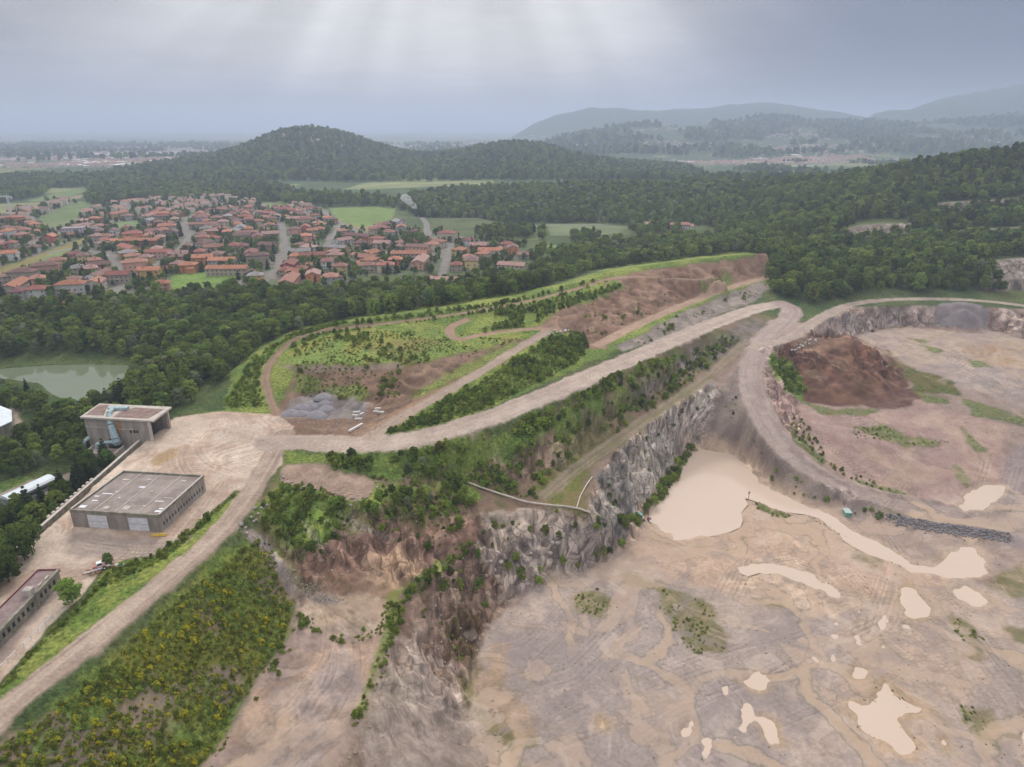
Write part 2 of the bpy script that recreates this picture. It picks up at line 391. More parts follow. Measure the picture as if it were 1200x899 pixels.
# where the quarry is, where things are flat, water basins -- all on the 1 m grid
QUARRY = dpoly([(180,990),(240,899),(300,800),(340,735),(343,690),(300,640),(330,590),(430,575),(520,555),(640,512),(720,462),(890,372),(960,380),(990,359),(1200,362),(1500,380),(1500,1040),(700,1100)])
POND = [(815,524),(838,526),(857,531),(872,541),(889,556),(891,566),(904,570),(917,575),(935,583),(948,592),(972,602),(997,616),(1021,630),(1044,645),(1068,658),(1090,662),(1100,655),(1108,646),(1122,639),(1136,637),(1150,643),(1156,655),(1159,673),(1140,677),(1113,679),(1090,673),(1062,668),(1040,657),(1017,649),(993,637),(971,622),(957,608),(941,604),(925,602),(905,596),(890,589),(877,585),(881,592),(873,601),(875,609),(872,617),(860,622),(845,626),(817,630),(806,632),(791,637),(786,630),(768,622),(757,612),(756,598),(766,585),(784,564),(797,541)]
PONDS = [POND,
 [(1056,690),(1063,682),(1072,687),(1080,700),(1092,712),(1086,722),(1075,727),(1062,722),(1058,706)],
 [(989,826),(996,820),(1008,824),(1017,822),(1022,812),(1030,806),(1036,795),(1040,797),(1044,808),(1054,817),(1068,824),(1082,830),(1080,838),(1066,840),(1060,848),(1066,860),(1078,874),(1070,882),(1058,884),(1048,880),(1036,868),(1022,862),(1008,852),(1002,842)],
 [(866,664),(880,659),(903,660),(930,664),(955,673),(978,688),(985,700),(975,702),(962,692),(940,682),(915,675),(895,672),(878,676),(870,672)],
 [(998,788),(1002,783),(1012,782),(1018,786),(1015,793),(1006,797),(999,795)],
 [(948,769),(953,765),(963,771),(966,777),(958,778),(950,775)],
 [(889,845),(893,841),(906,843),(911,851),(915,864),(920,872),(910,871),(900,862),(893,853)],
 [(870,798),(888,790),(898,795),(900,806),(893,812),(880,808)],
 [(1121,594),(1140,575),(1158,566),(1177,568),(1172,582),(1149,600),(1130,601)],
 [(1112,690),(1128,682),(1150,692),(1163,706),(1155,716),(1138,712),(1122,702)],
 [(700,842),(706,840),(712,848),(708,856),(701,852)],
 [(1098,865),(1108,862),(1120,875),(1116,888),(1104,884)]]
LAKE = [(-80,440),(-10,434),(15,431),(60,428),(110,427),(150,428),(156,436),(140,448),(122,458),(104,470),(88,474),(60,462),(45,450),(10,444),(-40,450)]
PONDW = [np.array([unproj(a, b, FL - .12) for a, b in p]) for p in PONDS]
PONDW[8] = drape(PONDS[8])
LAKEW = np.array([unproj(a, b, -8.3) for a, b in LAKE])
SCR = dpoly([(852,440),(868,415),(885,400),(882,455),(902,500),(935,545),(980,575),(1040,594),(1085,612),(1070,628),(1010,608),(950,598),(905,576),(888,556),(858,534),(822,524),(826,500),(840,470)])
CONE = unproj(1131, 372, -1)
PUD = np.array([unproj(a, b, FL) for a, b in [(860,700),(1000,660),(1060,680),(1130,685),(1230,650),(1330,700),(1400,860),(1300,980),(900,960),(700,900),(760,780)]])
HILLROCK = [np.array([atfwd(980, 286, 660), atfwd(1072, 284, 660), atfwd(1072, 258, 696), atfwd(980, 262, 696)]), np.array([atfwd(1112, 284, 658), atfwd(1340, 284, 655), atfwd(1340, 260, 680), atfwd(1112, 268, 680)]),
            np.array([atfwd(1090, 250, 736), atfwd(1340, 245, 736), atfwd(1340, 228, 760), atfwd(1090, 238, 760)]), np.array([atfwd(1150, 335, 490), atfwd(1340, 335, 490), atfwd(1340, 300, 530), atfwd(1150, 305, 530)])]
ERODE = [(dpoly([(630,384),(650,366),(700,345),(715,330),(760,318),(850,310),(905,300),(925,315),(860,330),(820,346),(780,362),(740,382),(706,402),(690,404),(684,394),(655,388)]), 1.7), (dpoly([(330,475),(345,440),(400,430),(470,430),(545,415),(600,400),(560,434),(508,462),(440,500),(420,486),(372,478)]), 1.3),
         (dpoly([(912,410),(945,405),(1000,403),(1036,420),(1058,440),(1060,455),(1010,470),(945,466)]), .45), (dpoly([(340,655),(375,640),(400,622),(560,600),(640,598),(560,650),(455,698),(400,698)]), .95), (dpoly([(345,700),(400,706),(452,708),(450,745),(436,790),(414,850),(394,899),(370,980),(205,980),(242,895),(304,800),(340,740)]), .55), (dpoly([(330,560),(440,540),(640,515),(790,430),(860,400),(700,520),(640,590),(540,560)]), 1.3)]
def sub(P, X, Y, m):
    P = np.asarray(P); return np.where((X > P[:, 0].min() - m) & (X < P[:, 0].max() + m) & (Y > P[:, 1].min() - m) & (Y < P[:, 1].max() + m))
def deform():
    global GZ
    X, Y = GXX, GYY
    gx, gy = np.gradient(GZ); slope = np.hypot(gx, gy)
    sl = slope
    for _ in range(6): sl = .5 * sl + .125 * (np.roll(sl, 1, 0) + np.roll(sl, -1, 0) + np.roll(sl, 1, 1) + np.roll(sl, -1, 1))
    inq = np.zeros(X.shape); i = sub(QUARRY, X, Y, 5); inq[i] = sstep(-4, 6, seg_sd(QUARRY, X[i], Y[i]))
    for hp in HILLROCK:
        i = sub(hp, X, Y, 5); inq[i] = np.maximum(inq[i], sstep(-3, 4, seg_sd(hp, X[i], Y[i])))
    steep = sstep(.24, .52, sl) * inq
    steep *= sstep(10, 22, np.hypot(X - CONE[0], (Y - CONE[1] - 3) / .8))
    i = sub(SCR, X, Y, 4); steep[i] *= 1 - .88 * sstep(-2, 3, seg_sd(SCR, X[i], Y[i]))
    flat = np.ones(X.shape)
    for nme, (P, w) in ROADS.items():
        i = sub(P, X, Y, w + 6); D, _, _ = line_d(P, X[i], Y[i]); flat[i] = np.minimum(flat[i], sstep(w * .5 - .3, w * .5 + 3.5, D))
    yard = np.array([unproj(a, b, 0) for a, b in [(12,655),(88,588),(170,515),(205,487),(262,480),(325,484),(345,505),(300,570),(200,660),(100,700),(0,800),(-60,820),(-60,700)]])
    i = sub(yard, X, Y, 8); flat[i] = np.minimum(flat[i], 1 - .97 * sstep(-2, 2, seg_sd(yard, X[i], Y[i])))
    m = np.where((Y < 720))
    x, y = X[m], Y[m]
    # rock: dipping strata crossing the faces, blocky ledges and gullies
    wob = fbm(x, y, 30, 3, .5, 1) * 9
    s1 = (x * .45 + y * .55 - GZ[m] * .70 + wob * .25) / 5.0
    st = np.abs((s1 % 1) * 2 - 1) ** .7
    s2 = (x * .3 - y * .95 + wob * 1.4) / 13.0
    gul = np.abs(np.sin(s2 * np.pi)) ** .5
    led = (GZ[m] + fbm(x, y, 12, 3, .5, 4) * 2.2) / 3.1
    ledf = (np.floor(led) + sstep(.45, 1, led % 1) - led) * 3.1
    blk = (vnoise(np.floor(s1 * 1.25 + .3) * 3.7, np.floor(s2 * 3.1 + fbm(x, y, 9, 2) * .4) * 5.13) - .5) * 3.0
    rk = blk + (st - .5) * 2.2 + (gul - .7) * 2.2 + fbm(x, y, 7, 4, .62, 6) * 2.1 + fbm(x, y, 22, 2, .5, 16) * 1.6 + ledf * .9
    GZ[m] += steep[m] * rk * sstep(.0, .5, flat[m])
    # gentle ground
    soft = (1 - steep[m]) * flat[m]
    GZ[m] += soft * (fbm(x, y, 26, 4, .5, 8) * (.9 * (1 - inq[m]) + .25 * inq[m]) + fbm(x, y, 5, 3, .5, 12) * .3)
    for pl, am in ERODE:
        P = np.array(pl); i = sub(P, X, Y, 2); s = sstep(0, 5, seg_sd(P, X[i], Y[i])) * flat[i]
        gxx, gyy = gx[i], gy[i]; L_ = np.hypot(gxx, gyy) + .05; cr = (X[i] * gyy - Y[i] * gxx) / L_
        rid = 1 - np.abs(fbm(X[i], Y[i], 11, 4, .55, 61)) * 2.0; GZ[i] += s * am * .8 * (rid - .5) + s * am * .75 * fbm(X[i], Y[i], 4.0, 4, .7, 62)
    # quarry floor a touch lower than the pools' rims, rims swell
    flo = (GZ0 < FL + 1.2) & (Y < 420); GZ[flo] = np.maximum(GZ[flo], FL - .05) 
    low = np.where(flo); GZ[low] += .12 * (fbm(X[low], Y[low], 30, 3, .5, 15)) + .05
    for k, P in enumerate(PONDW):
        i = sub(P, X, Y, 6); s = seg_sd(P, X[i], Y[i]) + 1.6 * fbm(X[i], Y[i], 7, 4, .6, 3) - .2
        lev = FL - .12 if k != 8 else P[:, 2].mean()
        if k == 8: P[:, 2] = lev
        GZ[i] = GZ[i] * (1 - sstep(-5, -1, s)) + (lev + .25 - .75 * sstep(-1.5, 1.5, s)) * sstep(-5, -1, s) if k == 8 else GZ[i] - .9 * sstep(-1.6, 2.2, s)
    i = sub(PUD, X, Y, 2); s = seg_sd(PUD, X[i], Y[i]); n_ = fbm(X[i], Y[i], 15, 4, .55, 83) + .25 * np.sin((X[i] * .9 - Y[i] * .44) * .9); GZ[i] -= .62 * sstep(.66, 1.0, n_) * sstep(0, 8, s) * (GZ[i] < FL + .6)
    i = sub(LAKEW, X, Y, 12); s = seg_sd(LAKEW, X[i], Y[i])
    GZ[i] = np.where(s > 0, np.minimum(GZ[i], -8.3 - 1.6 * sstep(0, 3, s)), np.maximum(GZ[i], -8.05))
    # small hedged cone of grey gravel in the pit and rubble berm along the ramp foot
    c = unproj(1131, 372, -1); d = np.hypot((X - c[0]) / 1.0, (Y - (c[1] + 3)) / .8)
    cone = 4.6 - d * .62
    GZ[:] = np.maximum(GZ, np.where(d < 40, cone, -99))
    B = dline([(1040,604),(1080,614),(1130,622),(1180,629)])
    i = sub(B, X, Y, 8); D, _, _ = line_d(B, X[i], Y[i]); GZ[i] = np.maximum(GZ[i], FL + 2.3 - D * .75 + .3 * fbm(X[i], Y[i], 2.5, 2))
    B = dline([(906,470),(912,500),(940,540),(985,565),(1040,580),(1100,590)])   # low bank on the inner side of the ramp
    i = sub(B, X, Y, 8); D, _, _ = line_d(B, X[i], Y[i]); GZ[i] += np.maximum(0, 1.5 - D * .6)
    return inq, steep
INQ, STEEP = deform()
def gridval(G, x, y):
    ins = (x > GX0) & (x < GX1) & (y < GY1) & (y > GY0)
    return np.where(ins, bil(G, (x - GX0), (y - GY0)), 0)
# ------------------------------------------------------------------ ground mesh
def poly_layer_defs():
    G1 = ((.125,.180,.036),(.215,.245,.055)); G2 = ((.105,.160,.032),(.165,.210,.044)); G3 = ((.16,.215,.048),(.28,.28,.07))
    SAND = ((.47,.355,.285),(.60,.49,.41)); RED = ((.28,.185,.135),(.21,.135,.095)); MUD = ((.57,.42,.325),(.50,.365,.285))
    GREY = ((.355,.298,.285),(.295,.248,.24)); BROWN = ((.185,.10,.068),(.135,.072,.052)); ORA = ((.42,.285,.19),(.35,.24,.17))
    PINK = ((.37,.255,.23),(.45,.32,.275)); SLATE = ((.25,.22,.20),(.40,.35,.31)); SCREE = ((.225,.18,.165),(.31,.25,.22))
    L = []
    def a(poly, col, sc=12, edge=2.5, fea=1.2, amt=1.0, line=0): L.append((poly, col, sc, edge, fea, amt, line))
    # hillside left of the quarry
    a([(195,487),(262,440),(300,410),(345,385),(430,366),(520,354),(600,342),(650,334),(720,312),(800,298),(905,290),(905,330),(700,420),(440,520),(330,500),(262,483)], G1, 22, 3, 2)
    a([(318,487),(330,465),(345,432),(400,428),(470,428),(545,413),(600,398),(630,398),(560,438),(508,466),(440,508),(400,520),(360,515),(325,505)], RED, 9, 4, 2)
    a([(345,432),(350,440),(380,452),(420,450),(440,462),(420,470),(380,462),(345,458)], G2, 6, 4, 2, .8)
    a([(520,438),(560,420),(610,400),(628,396),(600,412),(560,436),(500,464),(470,470)], G1, 6, 3, 2, .9)
    a([(345,430),(330,415),(360,396),(420,386),(480,384),(526,384),(526,398),(560,398),(600,392),(622,390),(590,402),(540,416),(470,428),(400,427)], G3, 14, 3, 2)
    a([(430,410),(470,396),(520,400),(500,415),(460,422)], ((.26,.23,.08),(.15,.17,.05)), 7, 4, 3, .8)
    a([(322,424),(345,428),(400,428),(470,426),(470,432),(400,436),(340,436)], ((.26,.2,.17),(.3,.23,.2)), 5, 2, 1, .8)
    a([(318,489),(345,465),(380,457),(425,470),(436,480),(425,492),(380,490)], ((.225,.20,.205),(.29,.25,.235)), 5, 3, 1.5)
    a([(430,500),(470,478),(500,462),(560,436),(600,420),(560,440),(500,472),(450,505)], ((.42,.27,.17),(.3,.2,.13)), 6, 2, 1.5, .8)
    a([(452,508),(500,482),(560,450),(612,416),(650,394),(684,392),(692,408),(680,425),(640,448),(560,484),(500,503)], G2, 8, 1.5, 1.2)
    a([(560,388),(640,352),(660,352),(640,366),(620,380),(600,385)], G2, 8, 2, 1.5)
    # red earth cutting
    a([(630,384),(650,366),(700,345),(715,328),(760,315),(850,306),(905,298),(935,305),(960,322),(900,326),(860,334),(820,350),(780,366),(740,386),(706,408),(690,408),(684,394),(655,388)], ((.235,.145,.10),(.32,.21,.155)), 12, 2, 1.5)
    a([(655,356),(690,340),(722,328),(730,336),(700,352),(670,360)], G2, 6, 3, 1.5)
    a([(820,330),(850,318),(862,326),(850,340),(828,346)], G2, 6, 3, 1.5, .8)
    a([(720,405),(750,393),(790,370),(850,345),(890,330),(905,335),(885,352),(830,374),(770,400),(730,412)], ((.235,.20,.18),(.33,.28,.245)), 6, 1.5, 1.2)
    # between the road and the pit
    a([(290,628),(325,552),(420,562),(520,545),(600,512),(700,445),(760,420),(880,366),(905,372),(880,395),(862,420),(835,440),(800,470),(700,545),(685,601),(712,640),(600,700),(350,705),(330,660)], ((.235,.165,.12),(.17,.15,.075)), 12, 3, 2)
    a([(325,552),(330,525),(440,532),(520,522),(600,500),(690,462),(760,432),(800,415),(770,440),(700,480),(640,515),(560,545),(500,560),(436,562)], G2, 10, 4, 2)
    a([(800,412),(880,372),(900,380),(868,405),(830,430),(780,450),(740,470)], ((.23,.185,.17),(.14,.14,.08)), 8, 3, 2)
    a([(300,610),(312,575),(330,558),(400,575),(470,570),(540,560),(560,580),(520,600),(450,600),(425,598),(400,625),(372,650),(340,650),(318,632)], G1, 9, 5, 2)
    a([(336,546),(378,545),(420,556),(440,566),(428,590),(400,590),(360,572),(332,565)], ((.42,.31,.245),(.33,.24,.19)), 6, 2, 1.2)
    a([(445,590),(520,575),(560,585),(600,588),(560,620),(500,640),(450,630)], ((.13,.12,.06),(.24,.16,.12)), 7, 3, 2, .9)
    a([(340,655),(375,640),(400,622),(440,618),(560,600),(640,598),(650,640),(560,650),(500,668),(455,700),(400,700),(352,682)], ((.30,.19,.15),(.22,.135,.10)), 9, 3, 2)
    a([(420,650),(462,640),(500,650),(492,675),(462,700),(440,702),(425,680)], ORA, 7, 3, 2)
    a([(560,602),(620,596),(690,602),(730,640),(690,668),(640,684),(600,700),(575,690),(560,650)], ((.28,.225,.20),(.39,.32,.27)), 7, 3, 2)
    a([(600,640),(690,610),(728,640),(700,665),(640,682),(600,695)], ((.24,.20,.185),(.31,.26,.23)), 8, 3, 2, .85)
    a([(460,742),(466,702),(510,668),(560,645),(590,690),(600,700),(572,738),(552,790),(520,780)], ((.185,.125,.095),(.25,.175,.14)), 8, 2, 1.5)
    a([(520,720),(560,715),(572,740),(555,785),(530,770)], ((.10,.07,.045),(.14,.095,.05)), 5, 3, 2)
    a([(455,742),(510,770),(552,790),(575,840),(610,905),(650,990),(380,990),(395,899),(418,850),(440,790)], ((.265,.195,.155),(.36,.29,.25)), 9, 2, 1.5)
    a([(470,800),(500,780),(540,840),(555,899),(430,920),(430,860)], ((.26,.21,.185),(.36,.30,.265)), 6, 3, 2, .8)
    a([(552,790),(572,738),(600,760),(620,820),(650,900),(640,960),(600,899),(570,840)], ((.33,.245,.185),(.22,.175,.10)), 7, 3, 2)
    # basin lower centre
    a([(345,690),(400,704),(456,706),(456,742),(440,790),(416,850),(396,899),(370,990),(200,990),(238,899),(300,800),(338,740)], ((.43,.305,.235),(.34,.255,.225)), 16, 3, 1.5)
    a([(300,870),(340,800),(400,760),(430,790),(400,860),(380,910),(280,960)], ((.34,.285,.275),(.42,.33,.28)), 12, 5, 2, .8)
    a([(368,690),(400,700),(440,706),(450,730),(425,748),(380,745),(345,735),(352,705)], ((.52,.40,.31),(.40,.30,.22)), 6, 3, 2, 1.0, 1)
    a([(452,700),(462,690),(500,668),(520,650),(540,648),(500,680),(470,700),(462,740),(440,790),(420,840),(414,840),(440,770),(454,730)], G1, 4, 2, 1, .8)
    # slate benches
    a([(695,600),(700,560),(724,530),(760,500),(800,468),(835,448),(842,470),(825,500),(806,520),(790,555),(765,582),(740,610),(735,640),(712,640)], ((.225,.205,.19),(.32,.28,.25)), 8, 2, 1.5)
    a([(860,440),(872,405),(890,400),(880,455),(900,505),(935,545),(980,575),(1040,594),(1085,612),(1070,625),(1010,606),(950,596),(905,574),(890,556),(860,532),(815,523),(808,516),(830,490),(838,460)], SCREE, 7, 1.5, 1.2)
    a([(638,592),(628,570),(650,552),(690,530),(702,540),(684,560),(684,600)], ((.155,.165,.045),(.25,.2,.09)), 6, 3, 1.5)
    a([(765,592),(785,556),(803,530),(812,522),(818,524),(800,540),(788,566),(770,590),(755,600),(745,615),(735,612)], ((.10,.11,.04),(.17,.14,.08)), 4, 2, 1)
    a([(640,440),(690,420),(700,470),(660,520),(640,500)], G2, 5, 1, 1, 0)
    # quarry floor
    a([(560,860),(552,800),(575,740),(605,702),(655,682),(700,664),(740,642),(757,612),(768,622),(786,640),(820,640),(900,640),(1010,650),(1090,668),(1170,690),(1240,640),(1500,640),(1500,1040),(640,1040),(600,900)], ((.445,.36,.315),(.37,.305,.275)), 26, 4, 2)
    a([(575,790),(600,760),(680,700),(760,690),(830,720),(800,800),(880,800),(960,830),(900,900),(700,960),(610,880)], GREY, 30, 8, 2, .75)
    a([(900,700),(1000,690),(1010,760),(960,800),(900,790),(870,740)], ((.345,.285,.27),(.40,.33,.305)), 25, 8, 3, .8)
    a([(560,860),(556,800),(590,760),(600,800),(640,860),(600,890)], ((.42,.30,.22),(.34,.25,.18)), 8, 5, 2, .9)
    a([(745,640),(757,612),(790,560),(830,520),(900,560),(960,595),(1060,650),(1110,672),(1100,690),(1040,700),(1010,720),(960,715),(880,700),(800,680),(760,668),(740,655)], MUD, 22, 4, 2)
    a([(860,660),(930,655),(990,690),(1020,700),(980,730),(900,705),(850,690)], ((.55,.42,.33),(.40,.31,.25)), 9, 4, 2, .9, 1)
    a([(1010,720),(1050,680),(1100,690),(1170,700),(1190,760),(1130,800),(1100,850),(1060,800),(1000,790),(990,750)], ((.47,.36,.29),(.39,.31,.27)), 14, 5, 2, .9, 1)
    a([(980,830),(1000,800),(1060,790),(1100,840),(1090,890),(1040,890),(990,870)], ((.50,.36,.26),(.42,.32,.27)), 9, 4, 2, .8)
    a([(590,770),(625,745),(690,700),(760,720),(740,728),(680,725),(640,760),(600,800)], ((.46,.33,.24),(.40,.30,.24)), 7, 3, 1.5, .0)
    a([(1150,560),(1200,520),(1260,540),(1260,650),(1180,640),(1150,610)], ((.36,.29,.275),(.30,.245,.24)), 10, 3, 2)
    # upper pit, pink ground
    a([(905,440),(935,470),(1000,480),(1062,462),(1120,480),(1180,500),(1178,560),(1120,598),(1020,585),(960,550),(925,512),(905,475)], PINK, 14, 3, 2)
    a([(940,475),(1000,480),(1040,500),(1000,520),(960,520)], ((.42,.30,.27),(.36,.24,.22)), 9, 4, 2, .8)
    a([(1040,500),(1120,520),(1150,560),(1100,590),(1040,560)], ((.33,.215,.205),(.40,.28,.25)), 9, 4, 2, .9)
    a([(960,412),(985,396),(1050,383),(1165,388),(1260,405),(1300,440),(1260,470),(1180,462),(1100,450),(1060,430),(1040,415),(1000,400)], ((.37,.295,.27),(.44,.35,.285)), 16, 4, 2, 1)
    a([(1120,405),(1180,400),(1260,415),(1240,440),(1150,425)], ((.45,.31,.20),(.40,.30,.24)), 10, 4, 2, .8)
    a([(1100,420),(1200,440),(1260,460),(1260,500),(1180,470),(1120,450)], ((.32,.275,.265),(.42,.34,.30)), 9, 3, 2, .8, 1)
    a([(972,374),(992,365),(1050,359),(1110,359),(1110,384),(1050,382),(1010,389),(985,398),(960,412),(950,405)], ((.19,.155,.15),(.30,.235,.215)), 7, 1.5, 1)
    a([(1140,360),(1220,368),(1330,384),(1300,410),(1200,398),(1165,388)], ((.25,.16,.135),(.34,.27,.235)), 7, 1.5, 1)
    a([(902,424),(915,405),(940,396),(970,393),(1000,394),(1020,403),(1040,412),(1058,432),(1064,452),(1045,466),(1010,474),(975,476),(945,471),(925,452)], BROWN, 8, 1.2, 1)
    a([(918,404),(945,397),(970,394),(1000,395),(1012,402),(990,410),(950,412)], ((.27,.165,.115),(.21,.12,.085)), 5, 2, 2, .9, 1)
    a([(1010,474),(1040,462),(1070,455),(1085,465),(1060,478),(1030,480)], ((.13,.07,.055),(.17,.10,.08)), 4, 2, 1)
    a([(900,420),(918,414),(935,428),(945,455),(940,468),(920,458),(906,440)], G2, 5, 2, 1)
    a([(1030,403),(1060,425),(1085,435),(1120,450),(1120,462),(1070,458),(1058,432)], ((.10,.115,.035),(.17,.15,.06)), 5, 4, 1.5)
    for p in ([(1000,500),(1030,497),(1060,508),(1100,518),(1096,526),(1060,522),(1030,515)], [(1080,462),(1110,468),(1108,474),(1085,472)],
              [(1130,470),(1165,475),(1200,488),(1200,498),(1160,492),(1140,486)], [(1128,420),(1155,424),(1160,430),(1140,430)],
              [(930,505),(945,520),(975,545),(960,545),(935,522)], [(1000,560),(1060,578),(1070,585),(1030,583),(1000,572)],
              [(940,470),(980,480),(1030,480),(1010,488),(960,484)], [(1125,500),(1150,520),(1160,530),(1140,528)], [(1118,545),(1140,560),(1135,575),(1120,562)],
              [(1060,395),(1090,399),(1085,403)],[(1070,403),(1105,409),(1100,414)]):
        a(p, ((.10,.14,.035),(.17,.19,.06)), 5, 3, 1.2, .85)
    for p in ([(879,585),(895,590),(912,598),(925,603),(938,603),(925,607),(905,605),(888,597)],):
        a(p, ((.10,.12,.035),(.17,.17,.06)), 3, .8, .5)
    for p in ([(770,690),(800,695),(830,710),(850,735),(850,765),(815,770),(790,740),(770,715)], [(670,700),(700,690),(715,705),(700,720),(680,718)], [(720,670),(760,665),(775,690),(750,690),(730,680)],
              [(885,702),(915,706),(925,712),(900,715)], [(1115,720),(1150,745),(1165,775),(1140,770),(1120,745)], [(1125,825),(1160,830),(1170,860),(1150,865),(1125,845)], [(1175,735),(1210,740),(1210,760),(1185,752)],
              [(1000,640),(1030,655),(1020,665),(995,655)], [(540,800),(560,810),(590,850),(620,870),(600,880),(560,850)], [(1150,680),(1210,660),(1220,700),(1180,700)], [(1040,596),(1060,604),(1050,615),(1030,606)]):
        a(p, ((.155,.15,.055),(.24,.20,.10)), 3, 3, 1.5, .8, 1)
    # lower left
    a([(325,645),(310,630),(298,628),(280,640),(200,705),(100,793),(0,868),(-90,930),(-40,1010),(190,1000),(236,899),(300,800),(338,742),(343,705),(330,670)], ((.125,.175,.034),(.21,.22,.045)), 10, 2, 1.5)
    for p in ([(235,720),(262,716),(262,740),(240,742)], [(130,820),(170,800),(205,810),(200,835),(165,870),(130,880),(105,895),(100,870),(120,845)], [(20,850),(60,830),(70,845),(30,880),(0,890)],
              [(300,680),(325,665),(338,690),(320,700),(300,698)], [(210,785),(230,790),(225,815),(212,805)], [(250,790),(280,780),(275,815),(255,820)], [(60,880),(110,865),(120,899),(60,920),(0,930)]):
        a(p, ((.34,.245,.195),(.26,.20,.18)), 5, 5, 2, .8)
    a([(285,622),(296,618),(318,640),(330,655),(345,680),(352,694),(400,704),(396,712),(340,700),(322,668),(305,648)], ((.34,.285,.26),(.26,.22,.205)), 3, 1.5, .8)
    a([(0,470),(0,400),(160,400),(270,440),(262,480),(205,488),(170,513),(130,549),(88,587),(12,652),(-120,700),(-200,560)], ((.052,.082,.024),(.08,.10,.03)), 9, 2, 1)
    a([(280,574),(240,612),(190,652),(150,656),(122,668),(100,700),(62,738),(0,806),(-60,850),(-40,860),(0,832),(100,744),(172,690),(226,646),(272,604)], G1, 6, 1, .8)
    a([(12,652),(88,590),(170,517),(205,489),(262,482),(325,486),(345,500),(332,525),(330,545),(300,575),(275,575),(235,612),(188,650),(150,655),(122,666),(100,694),(60,733),(0,800),(-40,830),(-70,800),(-70,720)], SAND, 13, .6, .5, 1, 1)
    a([(70,650),(85,622),(120,626),(190,634),(232,626),(190,650),(140,652),(95,656)], ((.33,.275,.25),(.38,.31,.27)), 9, 2, 1.5, .9)
    a([(-60,800),(-60,760),(0,722),(50,688),(75,690),(0,775)], ((.36,.29,.265),(.31,.25,.23)), 6, 1.5, 1, .9)
    a([(175,541),(183,534),(200,526),(214,522),(206,534),(190,543),(180,546)], ((.44,.31,.17),(.40,.29,.18)), 4, 1.2, .8, .9)
    a([(245,510),(262,500),(300,498),(318,505),(315,518),(280,520),(250,518)], ((.62,.53,.46),(.56,.46,.38)), 5, 2.5, 1.5, .7)
    a([(-40,600),(0,574),(30,562),(65,560),(110,545),(118,552),(70,566),(60,573),(36,568),(0,585),(-40,610)], ((.36,.30,.26),(.31,.25,.22)), 5, .5, .5)
    a([(0,566),(22,558),(42,557),(30,566),(0,578)], ((.12,.17,.04),(.10,.15,.04)), 5, .5, .5)
    a([(40,572),(60,574),(72,560),(66,590),(45,600)], ((.40,.31,.25),(.34,.27,.22)), 4, 1, 1)
    a([(10,474),(22,478),(28,500),(18,505)], ((.42,.34,.28),(.36,.29,.25)), 4, 1, 1)
    return L
ROADCOL = {'lower_road': ((.36,.275,.23),(.50,.40,.33)), 'main_road': ((.43,.345,.30),(.50,.41,.36)), 'ramp': ((.345,.27,.25),(.42,.34,.31)), 'rim_road': ((.44,.36,.31),(.38,.31,.27)),
           'upper_track': ((.38,.29,.24),(.44,.35,.29)), 'loop_track': ((.40,.27,.20),(.36,.24,.18)), 'crest_track': ((.34,.235,.175),(.28,.2,.14)), 'sand_track': ((.46,.32,.24),(.40,.28,.21)), 'bench_path': ((.33,.265,.22),(.22,.19,.11))}
VILLAGE = dpoly([(-120,345),(0,352),(60,350),(150,343),(200,338),(300,336),(370,338),(440,322),(480,322),(560,318),(615,305),(615,285),(560,280),(500,270),(460,262),(400,262),(380,243),(320,236),(290,226),(200,232),(130,240),(100,240),(60,232),(-20,262),(-160,290)], 20)
FIELDS = [([(192,338),(205,321),(245,319),(284,320),(272,336),(215,340)], (.155,.235,.05)), ([(386,244),(440,242),(464,244),(458,262),(420,266),(395,258)], (.15,.215,.055)), ([(395,258),(420,266),(458,262),(455,266),(430,270),(400,264)], (.30,.24,.12)),
          ([(0,312),(20,308),(105,276),(110,280),(60,300),(20,318),(0,330)], (.25,.22,.08)), ([(20,318),(60,298),(90,290),(80,305),(40,318)], (.16,.2,.07)), ([(40,258),(80,240),(110,236),(105,248),(70,262),(45,266)], (.13,.18,.06)),
          ([(60,228),(103,219),(103,224),(80,231),(45,236),(30,236)], (.14,.19,.07)), ([(30,240),(80,231),(96,228),(96,232),(60,238),(40,245)], (.28,.25,.14)), ([(640,288),(672,286),(700,290),(668,302),(625,304),(610,298)], (.15,.21,.055)),
          ([(640,262),(700,262),(735,266),(728,272),(700,276),(645,276)], (.14,.17,.08)), ([(820,260),(860,254),(905,250),(905,256),(860,262)], (.14,.19,.06)), ([(575,270),(640,268),(640,280),(590,284)], (.13,.17,.06)), ([(300,238),(330,236),(342,242),(320,246)], (.15,.2,.06)),
          ([(40,262),(90,255),(100,262),(60,270)], (.16,.19,.08)), ([(130,262),(160,258),(165,268),(140,272)], (.14,.2,.07))]
STREETS = [dline([(-40,318),(5,302),(30,290),(70,272),(98,268),(140,258),(200,246)]), dline([(132,345),(150,326),(178,312),(200,300),(215,288),(222,278),(216,262),(230,250),(300,240)]), dline([(60,296),(90,290),(130,300),(150,326)]),
           dline([(518,322),(524,302),(528,286),(560,276),(640,264),(760,262)]), dline([(215,288),(260,290),(320,288),(380,292),(440,296),(500,300),(526,302)]), dline([(300,338),(328,312),(335,290),(330,262)]), dline([(400,262),(440,280),(500,284),(528,286)]), dline([(380,292),(400,262),(372,243)]), dline([(480,238),(500,262),(500,284)])]

